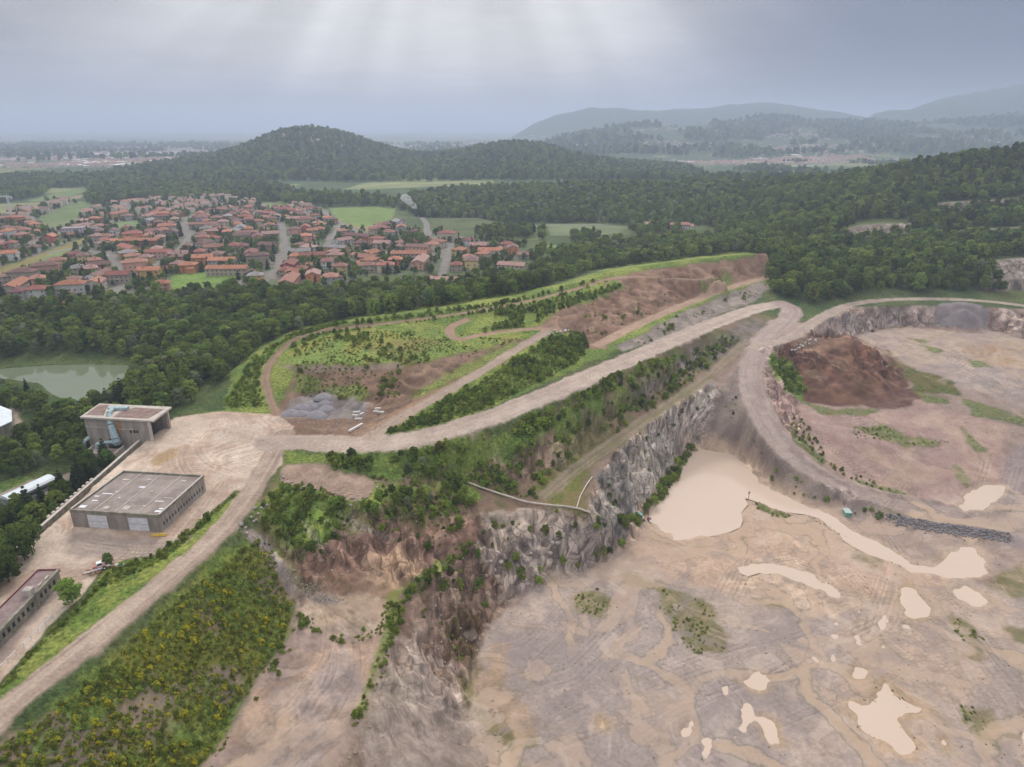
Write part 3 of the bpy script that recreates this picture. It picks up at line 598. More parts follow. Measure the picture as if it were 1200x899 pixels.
def mosaic(x, y):
    """albedo of the wooded plain: fields, woods, built-up patches"""
    n = x.shape
    w = x + 60 * fbm(x, y, 300, 3); v = y + 60 * fbm(x, y, 300, 3, .5, 4)
    h = vnoise(np.floor(w / 150) * 7.13, np.floor(v / 190) * 3.77)
    h2 = vnoise(np.floor(w / 150) * 1.73 + 40, np.floor(v / 190) * 9.1)
    f = fbm(x, y, 900, 3, .5, 6)
    green = np.stack([.05 + .02 * h2, .078 + .03 * h2, .032 + 0 * h2], -1)
    light = np.stack([.16 + .12 * h2, .20 + .06 * h2, .08 + .03 * h2], -1)
    m = (h + .28 * f > .66).astype(float)[:, None]
    c = green * (1 - m) + light * m
    town = sstep(.25, .6, fbm(x, y, 1500, 3, .5, 21) + .15 * f)[:, None] * (y > 3000)[:, None]
    tc_ = np.stack([.22 + .15 * h2, .19 + .13 * h2, .17 + .12 * h2], -1)
    c = c * (1 - town * .75) + tc_ * town * .75
    return c * (1 + .25 * fbm(x, y, 40, 3)[:, None])

def sat_pre(C): return sstep(.0, .12, (C[:, 1] - C[:, 0]) / C[:, 1])
def build_ground():
    th = np.radians(np.linspace(-57, 57, 1141))
    r = [62.0]
    while r[-1] < 1650: r.append(r[-1] * (1.0036 if r[-1] < 900 else 1.005))
    while r[-1] < 60000: r.append(r[-1] * 1.013)
    r = np.array(r)
    Rr, T = np.meshgrid(r, th, indexing='ij')
    X = Rr * np.sin(T); Y = Rr * np.cos(T) 
    nr, nth = X.shape
    x = X.ravel(); y = Y.ravel(); z = Zat(x, y)
    z = np.where(y < GY0 + 2, Zat(x, np.full(x.shape, GY0 + 2.0)), z)
    inq = gridval(INQ, x, y); steep = gridval(STEEP, x, y)
    near = (y < 760)
    far = np.hypot(x, y) > 700
    z[near] += (fbm(x[near], y[near], 2.2, 3, .6, 2) * (.06 + .28 * steep[near]))
    # ---- colour
    C = np.zeros((len(x), 3))
    base = np.array((.060,.088,.028)); b2 = np.array((.095,.115,.04))
    k = sstep(-.3, .3, fbm(x, y, 30, 4))[:, None]
    C[:] = base * (1 - k) + b2 * k
    m = np.where((y > 1250) | (np.abs(x) > 620))[0]
    C[m] = mosaic(x[m], y[m])
    # wooded slopes of the hills stay dark under their trees
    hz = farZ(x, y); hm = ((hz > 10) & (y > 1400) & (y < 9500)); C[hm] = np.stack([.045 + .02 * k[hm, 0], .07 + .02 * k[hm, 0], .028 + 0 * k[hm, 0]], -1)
    line = np.zeros(len(x)); rough = np.zeros(len(x))
    def idx(P, mm): return sub(P, x, y, mm)[0]
    def blend(i, a, col): C[i] = C[i] * (1 - a[:, None]) + col * a[:, None]
    # village ground and its fields and streets
    i = idx(VILLAGE, 10); s = seg_sd(VILLAGE, x[i], y[i]); kk = sstep(-.2, .35, fbm(x[i], y[i], 28, 3, .6, 3))[:, None]
    blend(i, sstep(-6, 6, s), np.array((.10,.125,.06)) * (1 - kk) + np.array((.25,.22,.19)) * kk)
    for p, c in FIELDS:
        P = dpoly(p, 20); i = idx(P, 6)
        blend(i, sstep(-2, 2, seg_sd(P, x[i], y[i])), np.array(c) * (1 + .12 * fbm(x[i], y[i], 14, 3)[:, None]))
    for P in STREETS:
        i = idx(P, 8); D, _, _ = line_d(P, x[i], y[i]); blend(i, sstep(4.4, 3.2, D), np.array((.25,.235,.22)))
    # the quarry
    P = QUARRY; i = idx(P, 6); s = seg_sd(P, x[i], y[i])
    kk = sstep(-.3, .3, fbm(x[i], y[i], 15, 4, .55, 1))[:, None]
    blend(i, sstep(-2, 3, s), np.array((.37,.285,.245)) * (1 - kk) + np.array((.29,.215,.18)) * kk)
    SW = {}
    for p, (ca, cb), sc_, edge, fea, amt, ln in poly_layer_defs():
        if amt <= 0: continue
        P = dpoly(p); i = idx(P, edge + fea + 1)
        if not len(i): continue
        xx, yy = x[i], y[i]
        s = seg_sd(P, xx, yy) + edge * fbm(xx, yy, 9, 4, .6, sc_)
        a = sstep(-fea, fea, s) * amt
        kk = sstep(-.35, .35, fbm(xx, yy, sc_, 4, .6, len(p)))[:, None]
        blend(i, a, np.array(ca) * (1 - kk) + np.array(cb) * kk)
        line[i] = np.maximum(line[i] * (1 - a), a * ln)
    for hp in HILLROCK:
        i = idx(hp, 3); s = seg_sd(hp, x[i], y[i]) + 2 * fbm(x[i], y[i], 9, 3); blend(i, sstep(-1, 3, s), np.array((.235,.20,.17)))
    for P_, am in ERODE:
        i = idx(P_, 1); s = sstep(0, 5, seg_sd(P_, x[i], y[i])); n_ = np.abs(fbm(x[i], y[i], 11, 4, .55, 61)); C[i] *= 1 + (s * (.30 - .75 * sstep(.0, .55, n_)))[:, None] * .55 * (1 - sat_pre(C[i]))[:, None]
    # steep faces show bare rock: beds dipping across the face, pale ledges, dark joints
    m = np.where((steep > .12) & (y < 720))[0]
    xx, yy, zz, st = x[m], y[m], z[m], steep[m]
    wob = fbm(xx, yy, 30, 3, .5, 1) * 9
    s1 = (xx * .93 + yy * .37 + zz * .55 + wob) / 5.2
    bed = vnoise(s1 * 3.1, (xx * .3 - yy) * .035 + 9)
    fine = vnoise(s1 * 11, (xx * .3 - yy) * .12 + 3)
    patch = sstep(-.15, .4, fbm(xx, yy, 16, 4, .6, 31))
    col = C[m] * (.72 + .55 * bed[:, None] + .22 * fine[:, None])
    pale = (sstep(.62, .85, bed) * patch)[:, None] * .55
    tint = np.array((.44,.385,.335))
    col = col * (1 - pale) + tint * pale
    veg = (sstep(.05, .45, fbm(xx, yy, 11, 4, .6, 44)) * sstep(.95, .4, st))[:, None] * .6
    col = col * (1 - veg * .7) + np.array((.095,.115,.04)) * veg * .7
    C[m] = C[m] * (1 - st[:, None]) + col * st[:, None]
    c_ = unproj(1131, 372, -1); j_ = np.where(np.hypot(x - c_[0], (y - c_[1] - 3) / .8) + 1.5 * fbm(x, y, 5, 3) < 17)[0]; k_ = (z[j_] > -8.2)[:, None]; C[j_] = np.where(k_, np.array((.235,.205,.215)) * (1 + .15 * fbm(x[j_], y[j_], 4, 3))[:, None], C[j_]); steep[j_] *= np.where(k_[:, 0], .1, 1)
    # roads: two pale wheel tracks, darker crown, ragged verge
    for nme, (P, wdt) in ROADS.items():
        i = idx(P, wdt); D, sg, t = line_d(P, x[i], y[i])
        if nme == 'bench_path': amt = .75
        else: amt = 1
        w = wdt / 2 + fbm(x[i], y[i], 6, 4, .65, 7) * (.8 if wdt < 12 else 1.3)
        a = sstep(.7, -.7, D - w) * amt
        ca, cb = ROADCOL[nme]; 
        streak = vnoise(sg * 1.15 + fbm(x[i], y[i], 60, 2) * 1.2, t * .012) * .6 + vnoise(sg * 3.3 + 4, t * .03) * .4
        kk = sstep(.36, .62, streak * .75 + .25 * (fbm(x[i], y[i], 10, 3, .6, 4) * .5 + .5))[:, None]
        blend(i, a, np.array(ca) * (1 - kk) + np.array(cb) * kk)
        line[i] *= (1 - a)
    # churned mud: wheel swirls along the contours of a slow noise
    i = np.where(line > .05)[0]; xx, yy = x[i], y[i]
    ph = fbm(xx, yy, 26, 3, .45, 51) * 13 + fbm(xx, yy, 90, 2, .5, 52) * 20
    sw = sstep(.55, .95, np.abs(np.sin(ph))) * sstep(-.25, .3, fbm(xx, yy, 18, 3, .5, 53))
    C[i] *= (1 + (.20 * sw * line[i])[:, None]); 
    z[i] += .13 * sw * line[i]
    # quarry floor: drying rings, silt runnels, long scrapes
    fl = np.where((z < FL + 1.4) & (y < 420) & (inq > .5))[0]; xx, yy = x[fl], y[fl]
    n1 = fbm(xx, yy, 24, 4, .55, 61) + .25 * fbm(xx, yy, 5, 3, .6, 67); 
    floorm = np.zeros(len(x))
    for pl, v_ in (([(240,899),(300,800),(345,735),(352,700),(400,704),(456,706),(456,742),(440,790),(416,850),(396,899),(370,990),(180,990)], .8), ([(905,440),(935,470),(1000,480),(1062,462),(1120,480),(1180,500),(1178,560),(1120,598),(1020,585),(960,550),(925,512)], .45), ([(960,412),(985,396),(1050,383),(1165,388),(1260,405),(1300,440),(1260,500),(1180,490),(1100,450),(1060,430),(1000,400)], .7)):
        q_ = dpoly(pl); j_ = sub(q_, x, y, 1)[0]; floorm[j_] = np.maximum(floorm[j_], v_ * sstep(0, 4, seg_sd(q_, x[j_], y[j_])))
    floorm[fl] = 1; floorm *= 1 - sat_pre(C)
    for k_, P_ in enumerate(PONDW): j_ = sub(P_, x, y, 1)[0]; floorm[j_] *= 1 - sstep(-2, 0, seg_sd(P_, x[j_], y[j_]))
    scr = .5 + 0 * vnoise((xx * .5 + yy * .86) * .9 + fbm(xx, yy, 40, 2) * 3, (xx * .86 - yy * .5) * .05)
    C[fl] *= (.94 + .12 * scr[:, None])
    # wheel tracks pressed into mud and dust: pairs of curved lines
    gt = np.random.default_rng(33)
    TR = []
    def many(pl, n, spread, keep=1.0):
        B = dline(pl, 20)
        for _ in range(n):
            o_ = gt.normal(0, spread, 2); c_ = gt.normal(0, spread * .35, 2); Q = B[:, :2] + o_ + np.linspace(-1, 1, len(B))[:, None] * c_
            a_ = int(gt.integers(0, max(1, len(Q) // 3))); b_ = len(Q) - int(gt.integers(0, max(1, len(Q) // 3))); TR.append(smooth_line(Q[a_:b_], 2))
    many([(850,700),(870,660),(930,650),(990,670),(1020,700),(1000,740)], 9, 3.0); many([(1010,700),(1060,740),(1130,800),(1180,899)], 5, 7); many([(1100,690),(1150,740),(1200,800)], 7, 5); many([(1000,560),(1060,650),(1040,720),(900,790)], 5, 6)
    many([(700,899),(800,830),(900,790),(1000,740)], 4, 12); many([(620,860),(760,800),(900,760),(1010,720)], 3, 14); many([(760,650),(800,700),(850,760),(960,899)], 3, 12); many([(985,478),(1020,500),(1060,515),(1110,525)], 10, 3.2); many([(1000,470),(1040,520),(1060,560),(1030,590)], 6, 5)
    many([(1100,480),(1150,500),(1170,540),(1150,600)], 7, 4); many([(1080,400),(1130,430),(1200,470)], 7, 6); many([(1000,400),(1080,410),(1200,420)], 6, 6); many([(920,470),(950,510),(1010,560),(1090,590)], 5, 3)
    many([(330,515),(280,500),(240,500),(215,520),(225,545),(262,560),(290,560)], 5, 4.0); many([(325,520),(270,545),(200,550),(150,560)], 7, 3.2); many([(260,570),(200,650),(120,660),(50,700)], 7, 2.2); many([(90,640),(150,650),(215,650)], 6, 2)
    many([(380,700),(400,730),(400,780),(360,840),(300,899)], 4, 3.6); many([(360,700),(390,720),(430,740)], 7, 2.5); many([(330,560),(380,572),(420,580)], 6, 1.5); many([(420,500),(380,505),(345,495)], 5, 2); many([(560,800),(640,780),(700,720),(760,690)], 5, 5)
    for Q in TR:
        if len(Q) < 3: continue
        i = sub(Q, x, y, 3)[0]
        if not len(i): continue
        D, sg, t = line_d(Q, x[i], y[i]); w = np.maximum(sstep(.42, .12, np.abs(sg - .95)), sstep(.42, .12, np.abs(sg + .95))) * (D < 2.2) * sstep(.25, .5, vnoise(t * .12, sg * 0 + len(Q)) + .15)
        w = w * (1 - sat_pre(C[i])); C[i] *= (1 - (.13 * w)[:, None]); z[i] -= .09 * w; e_ = sstep(.35, .1, np.abs(np.abs(sg) - 1.5)) * (D < 2.2) * .10; C[i] *= (1 + e_[:, None])
    # damp rims round the pools
    for k, P in enumerate(PONDW):
        i = idx(P, 5); s = seg_sd(P, x[i], y[i]) + 1.6 * fbm(x[i], y[i], 7, 4, .6, 3) - .2
        a = np.maximum(sstep(-3.4, -.6, s) * .5, sstep(-1.2, .6, s))
        blend(i, a, np.array((.50,.385,.295)) if k in (0, 3, 5, 8, 9) else np.array((.46,.34,.23)))
    blend(np.arange(len(x)), np.zeros(len(x)), C)
    C *= (1 + .10 * fbm(x, y, 3.5, 3, .6, 71)[:, None] * near[:, None] + .10 * fbm(x, y, 45, 3, .5, 72)[:, None])
    sat = sstep(.0, .12, (C[:, 1] - C[:, 0]) / C[:, 1]); C = C * (.80 + .32 * sat[:, None]) * np.where(sat[:, None] < .5, np.array((1.03, 1.0, .945)), 1.0); C = np.clip(C, .01, .85)
    rockm = np.clip(steep * 1.0, 0, 1) * near
    V = np.stack([x, y, z], 1).astype(np.float32)
    i0 = (np.arange(nr - 1)[:, None] * nth + np.arange(nth - 1)[None, :]).ravel()
    F = np.stack([i0, i0 + 1, i0 + 1 + nth, i0 + nth], 1).astype(np.int32)
    me = bpy.data.meshes.new('ground')
    me.vertices.add(len(V)); me.vertices.foreach_set('co', V.ravel())
    me.loops.add(F.size); me.loops.foreach_set('vertex_index', F.ravel())
    me.polygons.add(len(F)); me.polygons.foreach_set('loop_start', np.arange(0, F.size, 4, dtype=np.int32))
    me.polygons.foreach_set('use_smooth', np.ones(len(F), bool))
    me.update(calc_edges=True)
    at = me.color_attributes.new('soil', 'FLOAT_COLOR', 'POINT')
    at.data.foreach_set('color', np.concatenate([C, rockm[:, None]], 1).astype(np.float32).ravel())
    av = me.attributes.new('turf', 'FLOAT', 'POINT'); av.data.foreach_set('value', sat.astype(np.float32))
    av = me.attributes.new('pan', 'FLOAT', 'POINT'); av.data.foreach_set('value', floorm.astype(np.float32))
    o = bpy.data.objects.new('ground', me); COL.objects.link(o); o['kind'] = 'structure'
    return o
ground = build_ground()
mg = bpy.data.materials.new('earth'); mg.use_nodes = True
t_ = mg.node_tree; bs = t_.nodes['Principled BSDF']
at = N(t_, 'ShaderNodeAttribute', attribute_name='soil')
geo = N(t_, 'ShaderNodeNewGeometry')
POS = geo.outputs['Position']
nf = noise(t_, POS, 0.9, 8, 0.7)
nm = noise(t_, POS, 0.16, 5, 0.6)
fac = mathn(t_, 'ADD', mathn(t_, 'MULTIPLY', nf, 0.75), mathn(t_, 'MULTIPLY', nm, 0.35))
gain = maprange(t_, fac, 0.3, 0.8, 0.62, 1.38, False)
# turf and scrub: tufts with dark gaps between
tf = N(t_, 'ShaderNodeAttribute', attribute_name='turf')
vt = N(t_, 'ShaderNodeTexVoronoi'); vt.inputs['Scale'].default_value = .85; lk(t_, POS, vt.inputs['Vector'])
tn = noise(t_, POS, .75, 8, .72)
tuft = mathn(t_, 'MULTIPLY', maprange(t_, vt.outputs['Distance'], .0, .8, 1.12, .84), maprange(t_, tn, .34, .66, .42, 1.7, False))
gain = mathn(t_, 'ADD', mathn(t_, 'MULTIPLY', gain, mathn(t_, 'SUBTRACT', 1.0, tf.outputs['Fac'])), mathn(t_, 'MULTIPLY', tuft, tf.outputs['Fac']))
# bare rock: beds, joints and broken blocks
def dotp(v): 
    n = N(t_, 'ShaderNodeVectorMath', operation='DOT_PRODUCT'); lk(t_, POS, n.inputs[0]); n.inputs[1].default_value = v; return n.outputs['Value']
wb = mathn(t_, 'MULTIPLY', noise(t_, POS, .05, 3, .5), 9.0)
sA = mathn(t_, 'ADD', dotp((.45, .55, -.70)), wb); sB = dotp((.77, -.63, .05))
cv = N(t_, 'ShaderNodeCombineXYZ'); lk(t_, mathn(t_, 'MULTIPLY', sA, .55), cv.inputs[0]); lk(t_, mathn(t_, 'MULTIPLY', sB, .10), cv.inputs[1]); lk(t_, mathn(t_, 'MULTIPLY', dotp((.3, .4, .8)), .10), cv.inputs[2])
beds = noise(t_, cv.outputs[0], 1.0, 6, .66, .25)
vr = N(t_, 'ShaderNodeTexVoronoi', feature='DISTANCE_TO_EDGE'); vr.inputs['Scale'].default_value = 1.0
cv2 = N(t_, 'ShaderNodeCombineXYZ'); lk(t_, mathn(t_, 'MULTIPLY', sA, .42), cv2.inputs[0]); lk(t_, mathn(t_, 'MULTIPLY', sB, .17), cv2.inputs[1]); lk(t_, mathn(t_, 'MULTIPLY', dotp((.3, .4, .8)), .2), cv2.inputs[2]); lk(t_, cv2.outputs[0], vr.inputs['Vector'])
crack = maprange(t_, vr.outputs['Distance'], .0, .07, .55, 1.0)
vb = N(t_, 'ShaderNodeTexVoronoi'); vb.inputs['Scale'].default_value = 1.0; lk(t_, cv2.outputs[0], vb.inputs['Vector'])
bsep = N(t_, 'ShaderNodeSeparateColor'); lk(t_, vb.outputs['Color'], bsep.inputs[0])
rockg = mathn(t_, 'MULTIPLY', mathn(t_, 'MULTIPLY', maprange(t_, beds, .36, .62, .50, 1.75), crack), maprange(t_, bsep.outputs[0], 0, 1, .74, 1.36, False))
rm = at.outputs['Alpha']
gain = mathn(t_, 'ADD', mathn(t_, 'MULTIPLY', gain, mathn(t_, 'SUBTRACT', 1.0, mathn(t_, 'MULTIPLY', rm, .9))), mathn(t_, 'MULTIPLY', rockg, mathn(t_, 'MULTIPLY', rm, .9)))
sc_ = N(t_, 'ShaderNodeVectorMath', operation='SCALE'); lk(t_, at.outputs['Color'], sc_.inputs[0]); lk(t_, gain, sc_.inputs['Scale'])
pan = N(t_, 'ShaderNodeAttribute', attribute_name='pan').outputs['Fac']
pn = noise(t_, POS, .030, 9, .60, .9); pn2 = noise(t_, POS, .055, 8, .62, 1.2)
silt = maprange(t_, pn, .535, .565); col_ = mixc(t_, mathn(t_, 'MULTIPLY', mathn(t_, 'MULTIPLY', silt, pan), .6), sc_.outputs[0], (.43, .315, .235))
seam = maprange(t_, mathn(t_, 'ABSOLUTE', mathn(t_, 'SUBTRACT', pn, .532)), .011, .0); col_ = mixc(t_, mathn(t_, 'MULTIPLY', mathn(t_, 'MULTIPLY', seam, pan), .42), col_, (.20, .16, .095))
dry = maprange(t_, pn2, .56, .60); col_ = mixc(t_, mathn(t_, 'MULTIPLY', mathn(t_, 'MULTIPLY', dry, pan), .38), col_, (.50, .40, .33))
wet = maprange(t_, pn2, .44, .40); col_ = mixc(t_, mathn(t_, 'MULTIPLY', mathn(t_, 'MULTIPLY', wet, pan), .42), col_, (.25, .205, .19))
wv = N(t_, 'ShaderNodeTexNoise'); wv.inputs['Scale'].default_value = .05; wv.inputs['Detail'].default_value = 6; lk(t_, POS, wv.inputs['Vector'])
wvo = N(t_, 'ShaderNodeVectorMath', operation='MULTIPLY_ADD'); lk(t_, wv.outputs['Color'], wvo.inputs[0]); wvo.inputs[1].default_value = (26, 26, 0); lk(t_, POS, wvo.inputs[2])
ve = N(t_, 'ShaderNodeTexVoronoi', feature='DISTANCE_TO_EDGE'); ve.inputs['Scale'].default_value = .026; lk(t_, wvo.outputs[0], ve.inputs['Vector'])
gate = maprange(t_, noise(t_, POS, .018, 3, .5), .44, .58)
sm = mathn(t_, 'MULTIPLY', mathn(t_, 'MULTIPLY', maprange(t_, ve.outputs['Distance'], .058, .022), pan), gate); col_ = mixc(t_, mathn(t_, 'MULTIPLY', sm, .75), col_, (.44, .32, .225))
se = mathn(t_, 'MULTIPLY', mathn(t_, 'MULTIPLY', maprange(t_, mathn(t_, 'ABSOLUTE', mathn(t_, 'SUBTRACT', ve.outputs['Distance'], .060)), .013, .0), pan), gate); col_ = mixc(t_, mathn(t_, 'MULTIPLY', se, .5), col_, (.17, .145, .075))
lk(t_, col_, bs.inputs['Base Color']); bs.inputs['Roughness'].default_value = .92; bs.inputs['Specular IOR Level'].default_value = .15
hh = mathn(t_, 'ADD', mathn(t_, 'MULTIPLY', nf, .5), mathn(t_, 'ADD', mathn(t_, 'MULTIPLY', mathn(t_, 'MULTIPLY', beds, rm), 2.6), mathn(t_, 'MULTIPLY', mathn(t_, 'MULTIPLY', tuft, tf.outputs['Fac']), .5)))
bm_ = N(t_, 'ShaderNodeBump'); bm_.inputs['Strength'].default_value = .8; bm_.inputs['Distance'].default_value = .7
lk(t_, hh, bm_.inputs['Height']); lk(t_, bm_.outputs[0], bs.inputs['Normal'])
ground.data.materials.append(mg)

# ------------------------------------------------------------------ still water
def water_mat(name, col, rough, coat=0.0):
    m = bpy.data.materials.new(name); m.use_nodes = True; t = m.node_tree; b = t.nodes['Principled BSDF']
    g = N(t, 'ShaderNodeNewGeometry'); n = noise(t, g.outputs['Position'], .05, 3, .5)
    c = mixc(t, n, tuple(v * .93 for v in col), tuple(min(1, v * 1.06) for v in col)); lk(t, c, b.inputs['Base Color'])
    b.inputs['Roughness'].default_value = rough; b.inputs['IOR'].default_value = 1.33
    w = noise(t, g.outputs['Position'], 1.2, 3, .5); bp = N(t, 'ShaderNodeBump'); bp.inputs['Strength'].default_value = .06; bp.inputs['Distance'].default_value = .1
    lk(t, w, bp.inputs['Height']); lk(t, bp.outputs[0], b.inputs['Normal'])
    return m
MUDW = water_mat('muddy_water', (.55,.425,.335), .05); OCHW = water_mat('ochre_water', (.47,.36,.245), .07); LAKM = water_mat('lake_water', (.15,.18,.11), .03)
def sheet(name, P, z, mat, grow=0.0):
    P = np.array(P)[:, :2]
    c = P.mean(0); 
    if grow: P = c + (P - c) * (1 + grow / (np.linalg.norm(P - c, axis=1)[:, None] + .1))
    bm = bmesh.new(); f = bm.faces.new([bm.verts.new((p[0], p[1], z)) for p in P]); 
    if f.normal.z < 0: f.normal_flip()
    bmesh.ops.triangulate(bm, faces=bm.faces[:])
    me = bpy.data.meshes.new(name); bm.to_mesh(me); bm.free()
    for p in me.polygons:
        pass
    o = bpy.data.objects.new(name, me); COL.objects.link(o); o.data.materials.append(mat); o['kind'] = 'structure'; return o
for k, P in enumerate(PONDW):
    zz = P[:, 2].mean() - .05 if k == 8 else FL - .36
    sheet('water', P, zz, MUDW if k in (0, 3, 5, 8, 9) else OCHW, 1.6)
sheet('water', PUD, FL - .34, MUDW)
sheet('lake_water', LAKEW, -8.3, LAKM, 3.0)
# ------------------------------------------------------------------ shared building helpers
def setp(o, label=None, cat=None, group=None, kind=None):
    if label: o['label'] = label
    if cat: o['category'] = cat
    if group: o['group'] = group
    if kind: o['kind'] = kind
    return o
def empty(name, loc=(0, 0, 0), rz=0.0):
    o = bpy.data.objects.new(name, None); COL.objects.link(o); o.location = loc; o.rotation_euler = (0, 0, rz); o.empty_display_size = .5; return o
def mkobj(name, me, parent=None, mat=None, loc=None, color=None):
    o = bpy.data.objects.new(name, me); COL.objects.link(o)
    if mat and not len(me.materials): me.materials.append(mat)
    if parent: o.parent = parent
    if loc is not None: o.location = loc
    if color: o.color = (*color, 1)
    return o
class MB:
    """collects shapes for one mesh"""
    def __init__(s): s.v = []; s.f = []
    def box(s, x0, x1, y0, y1, z0, z1, M=None):
        n = len(s.v); c = [(x, y, z) for z in (z0, z1) for x, y in ((x0, y0), (x1, y0), (x1, y1), (x0, y1))]
        if M is not None: c = [tuple(M @ Vector(p)) for p in c]
        s.v += c; s.f += [tuple(n + i for i in q) for q in ((0, 3, 2, 1), (4, 5, 6, 7), (0, 1, 5, 4), (1, 2, 6, 5), (2, 3, 7, 6), (3, 0, 4, 7))]; return s
    def quad(s, *p):
        n = len(s.v); s.v += [tuple(q) for q in p]; s.f.append(tuple(range(n, n + len(p)))); return s
    def tube(s, a, b, r0, r1=None, seg=8, cap=True):
        a = Vector(a); b = Vector(b); r1 = r0 if r1 is None else r1; d = (b - a).normalized()
        u = d.orthogonal().normalized(); w = d.cross(u); n = len(s.v)
        for p, r in ((a, r0), (b, r1)):
            for i in range(seg):
                t = 2 * math.pi * i / seg; s.v.append(tuple(p + u * math.cos(t) * r + w * math.sin(t) * r))
        for i in range(seg): j = (i + 1) % seg; s.f.append((n + i, n + j, n + seg + j, n + seg + i))
        if cap: s.f.append(tuple(n + i for i in range(seg))[::-1]); s.f.append(tuple(n + seg + i for i in range(seg)))
        return s
    def path(s, pts, r, seg=8):
        for a, b in zip(pts[:-1], pts[1:]): s.tube(a, b, r, seg=seg)
        return s
    def mesh(s, name, mat=None, smooth=False):
        me = bpy.data.meshes.new(name); me.from_pydata([tuple(map(float, p)) for p in s.v], [], s.f); me.update()
        if smooth: me.polygons.foreach_set('use_smooth', [True] * len(me.polygons))
        if mat: me.materials.append(mat)
        return me
    def build(s, name, mat, parent=None, color=None, smooth=False): return mkobj(name, s.mesh(name, mat, smooth), parent, None, None, color)
def mat_noise(name, a, b, scale=1.0, rough=.85, detail=4, metal=0.0, bump=0.0, stretch=None, lo=.35, hi=.65):
    m = bpy.data.materials.new(name); m.use_nodes = True; t = m.node_tree; p = t.nodes['Principled BSDF']
    g = N(t, 'ShaderNodeTexCoord'); v = g.outputs['Object']
    if stretch:
        mp = N(t, 'ShaderNodeMapping'); mp.inputs['Scale'].default_value = stretch; lk(t, v, mp.inputs[0]); v = mp.outputs[0]
    n = noise(t, v, scale, detail, .62); c = mixc(t, maprange(t, n, lo, hi), a, b); lk(t, c, p.inputs['Base Color'])
    p.inputs['Roughness'].default_value = rough; p.inputs['Metallic'].default_value = metal; p.inputs['Specular IOR Level'].default_value = .3
    if bump:
        bp = N(t, 'ShaderNodeBump'); bp.inputs['Strength'].default_value = bump; bp.inputs['Distance'].default_value = .1; lk(t, n, bp.inputs['Height']); lk(t, bp.outputs[0], p.inputs['Normal'])
    return m
# ------------------------------------------------------------------ trees
def leaf_mat(name, a, b, c=None):
    m = bpy.data.materials.new(name); m.use_nodes = True; t = m.node_tree; t.nodes.remove(t.nodes['Principled BSDF'])
    oi = N(t, 'ShaderNodeObjectInfo'); g = N(t, 'ShaderNodeTexCoord')
    n = noise(t, g.outputs['Object'], .55, 3, .6)
    col = mixc(t, maprange(t, n, .35, .65), a, b)
    v = maprange(t, oi.outputs['Random'], 0, 1, .58, 1.50, False)
    h = N(t, 'ShaderNodeHueSaturation'); lk(t, col, h.inputs['Color']); lk(t, v, h.inputs['Value'])
    r2 = mathn(t, 'FRACT', mathn(t, 'MULTIPLY', oi.outputs['Random'], 17.31))
    lk(t, maprange(t, r2, 0, 1, .474, .512, False), h.inputs['Hue'])
    col = h.outputs[0]
    if c:
        n2 = noise(t, g.outputs['Object'], 1.1, 2, .5); r3 = mathn(t, 'FRACT', mathn(t, 'MULTIPLY', oi.outputs['Random'], 7.77)); col = mixc(t, mathn(t, 'MULTIPLY', maprange(t, mathn(t, 'ADD', n2, mathn(t, 'MULTIPLY', r3, .35)), .62, .80), .8), col, c)
    d = N(t, 'ShaderNodeBsdfDiffuse'); lk(t, col, d.inputs['Color'])
    tr = N(t, 'ShaderNodeBsdfTranslucent'); lk(t, col, tr.inputs['Color'])
    mx = N(t, 'ShaderNodeMixShader'); mx.inputs[0].default_value = .38; lk(t, d.outputs[0], mx.inputs[1]); lk(t, tr.outputs[0], mx.inputs[2])
    lk(t, mx.outputs[0], t.nodes['Material Output'].inputs['Surface']); return m
LEAF = leaf_mat('broad_leaves', (.120,.180,.036), (.205,.270,.058)); LEAFD = leaf_mat('dark_leaves', (.080,.128,.032), (.135,.188,.045))
LEAFP = leaf_mat('pale_leaves', (.150,.190,.090), (.210,.250,.130)); LEAFC = leaf_mat('needles', (.036,.060,.028), (.060,.090,.038))
LEAFB = leaf_mat('shrub_leaves', (.150,.215,.036), (.235,.300,.055)); LEAFY = leaf_mat('broom_leaves', (.16,.205,.034), (.25,.275,.040), (.60,.52,.035))
BARK = mat_noise('bark', (.09,.07,.055), (.16,.13,.10), 2, .95)
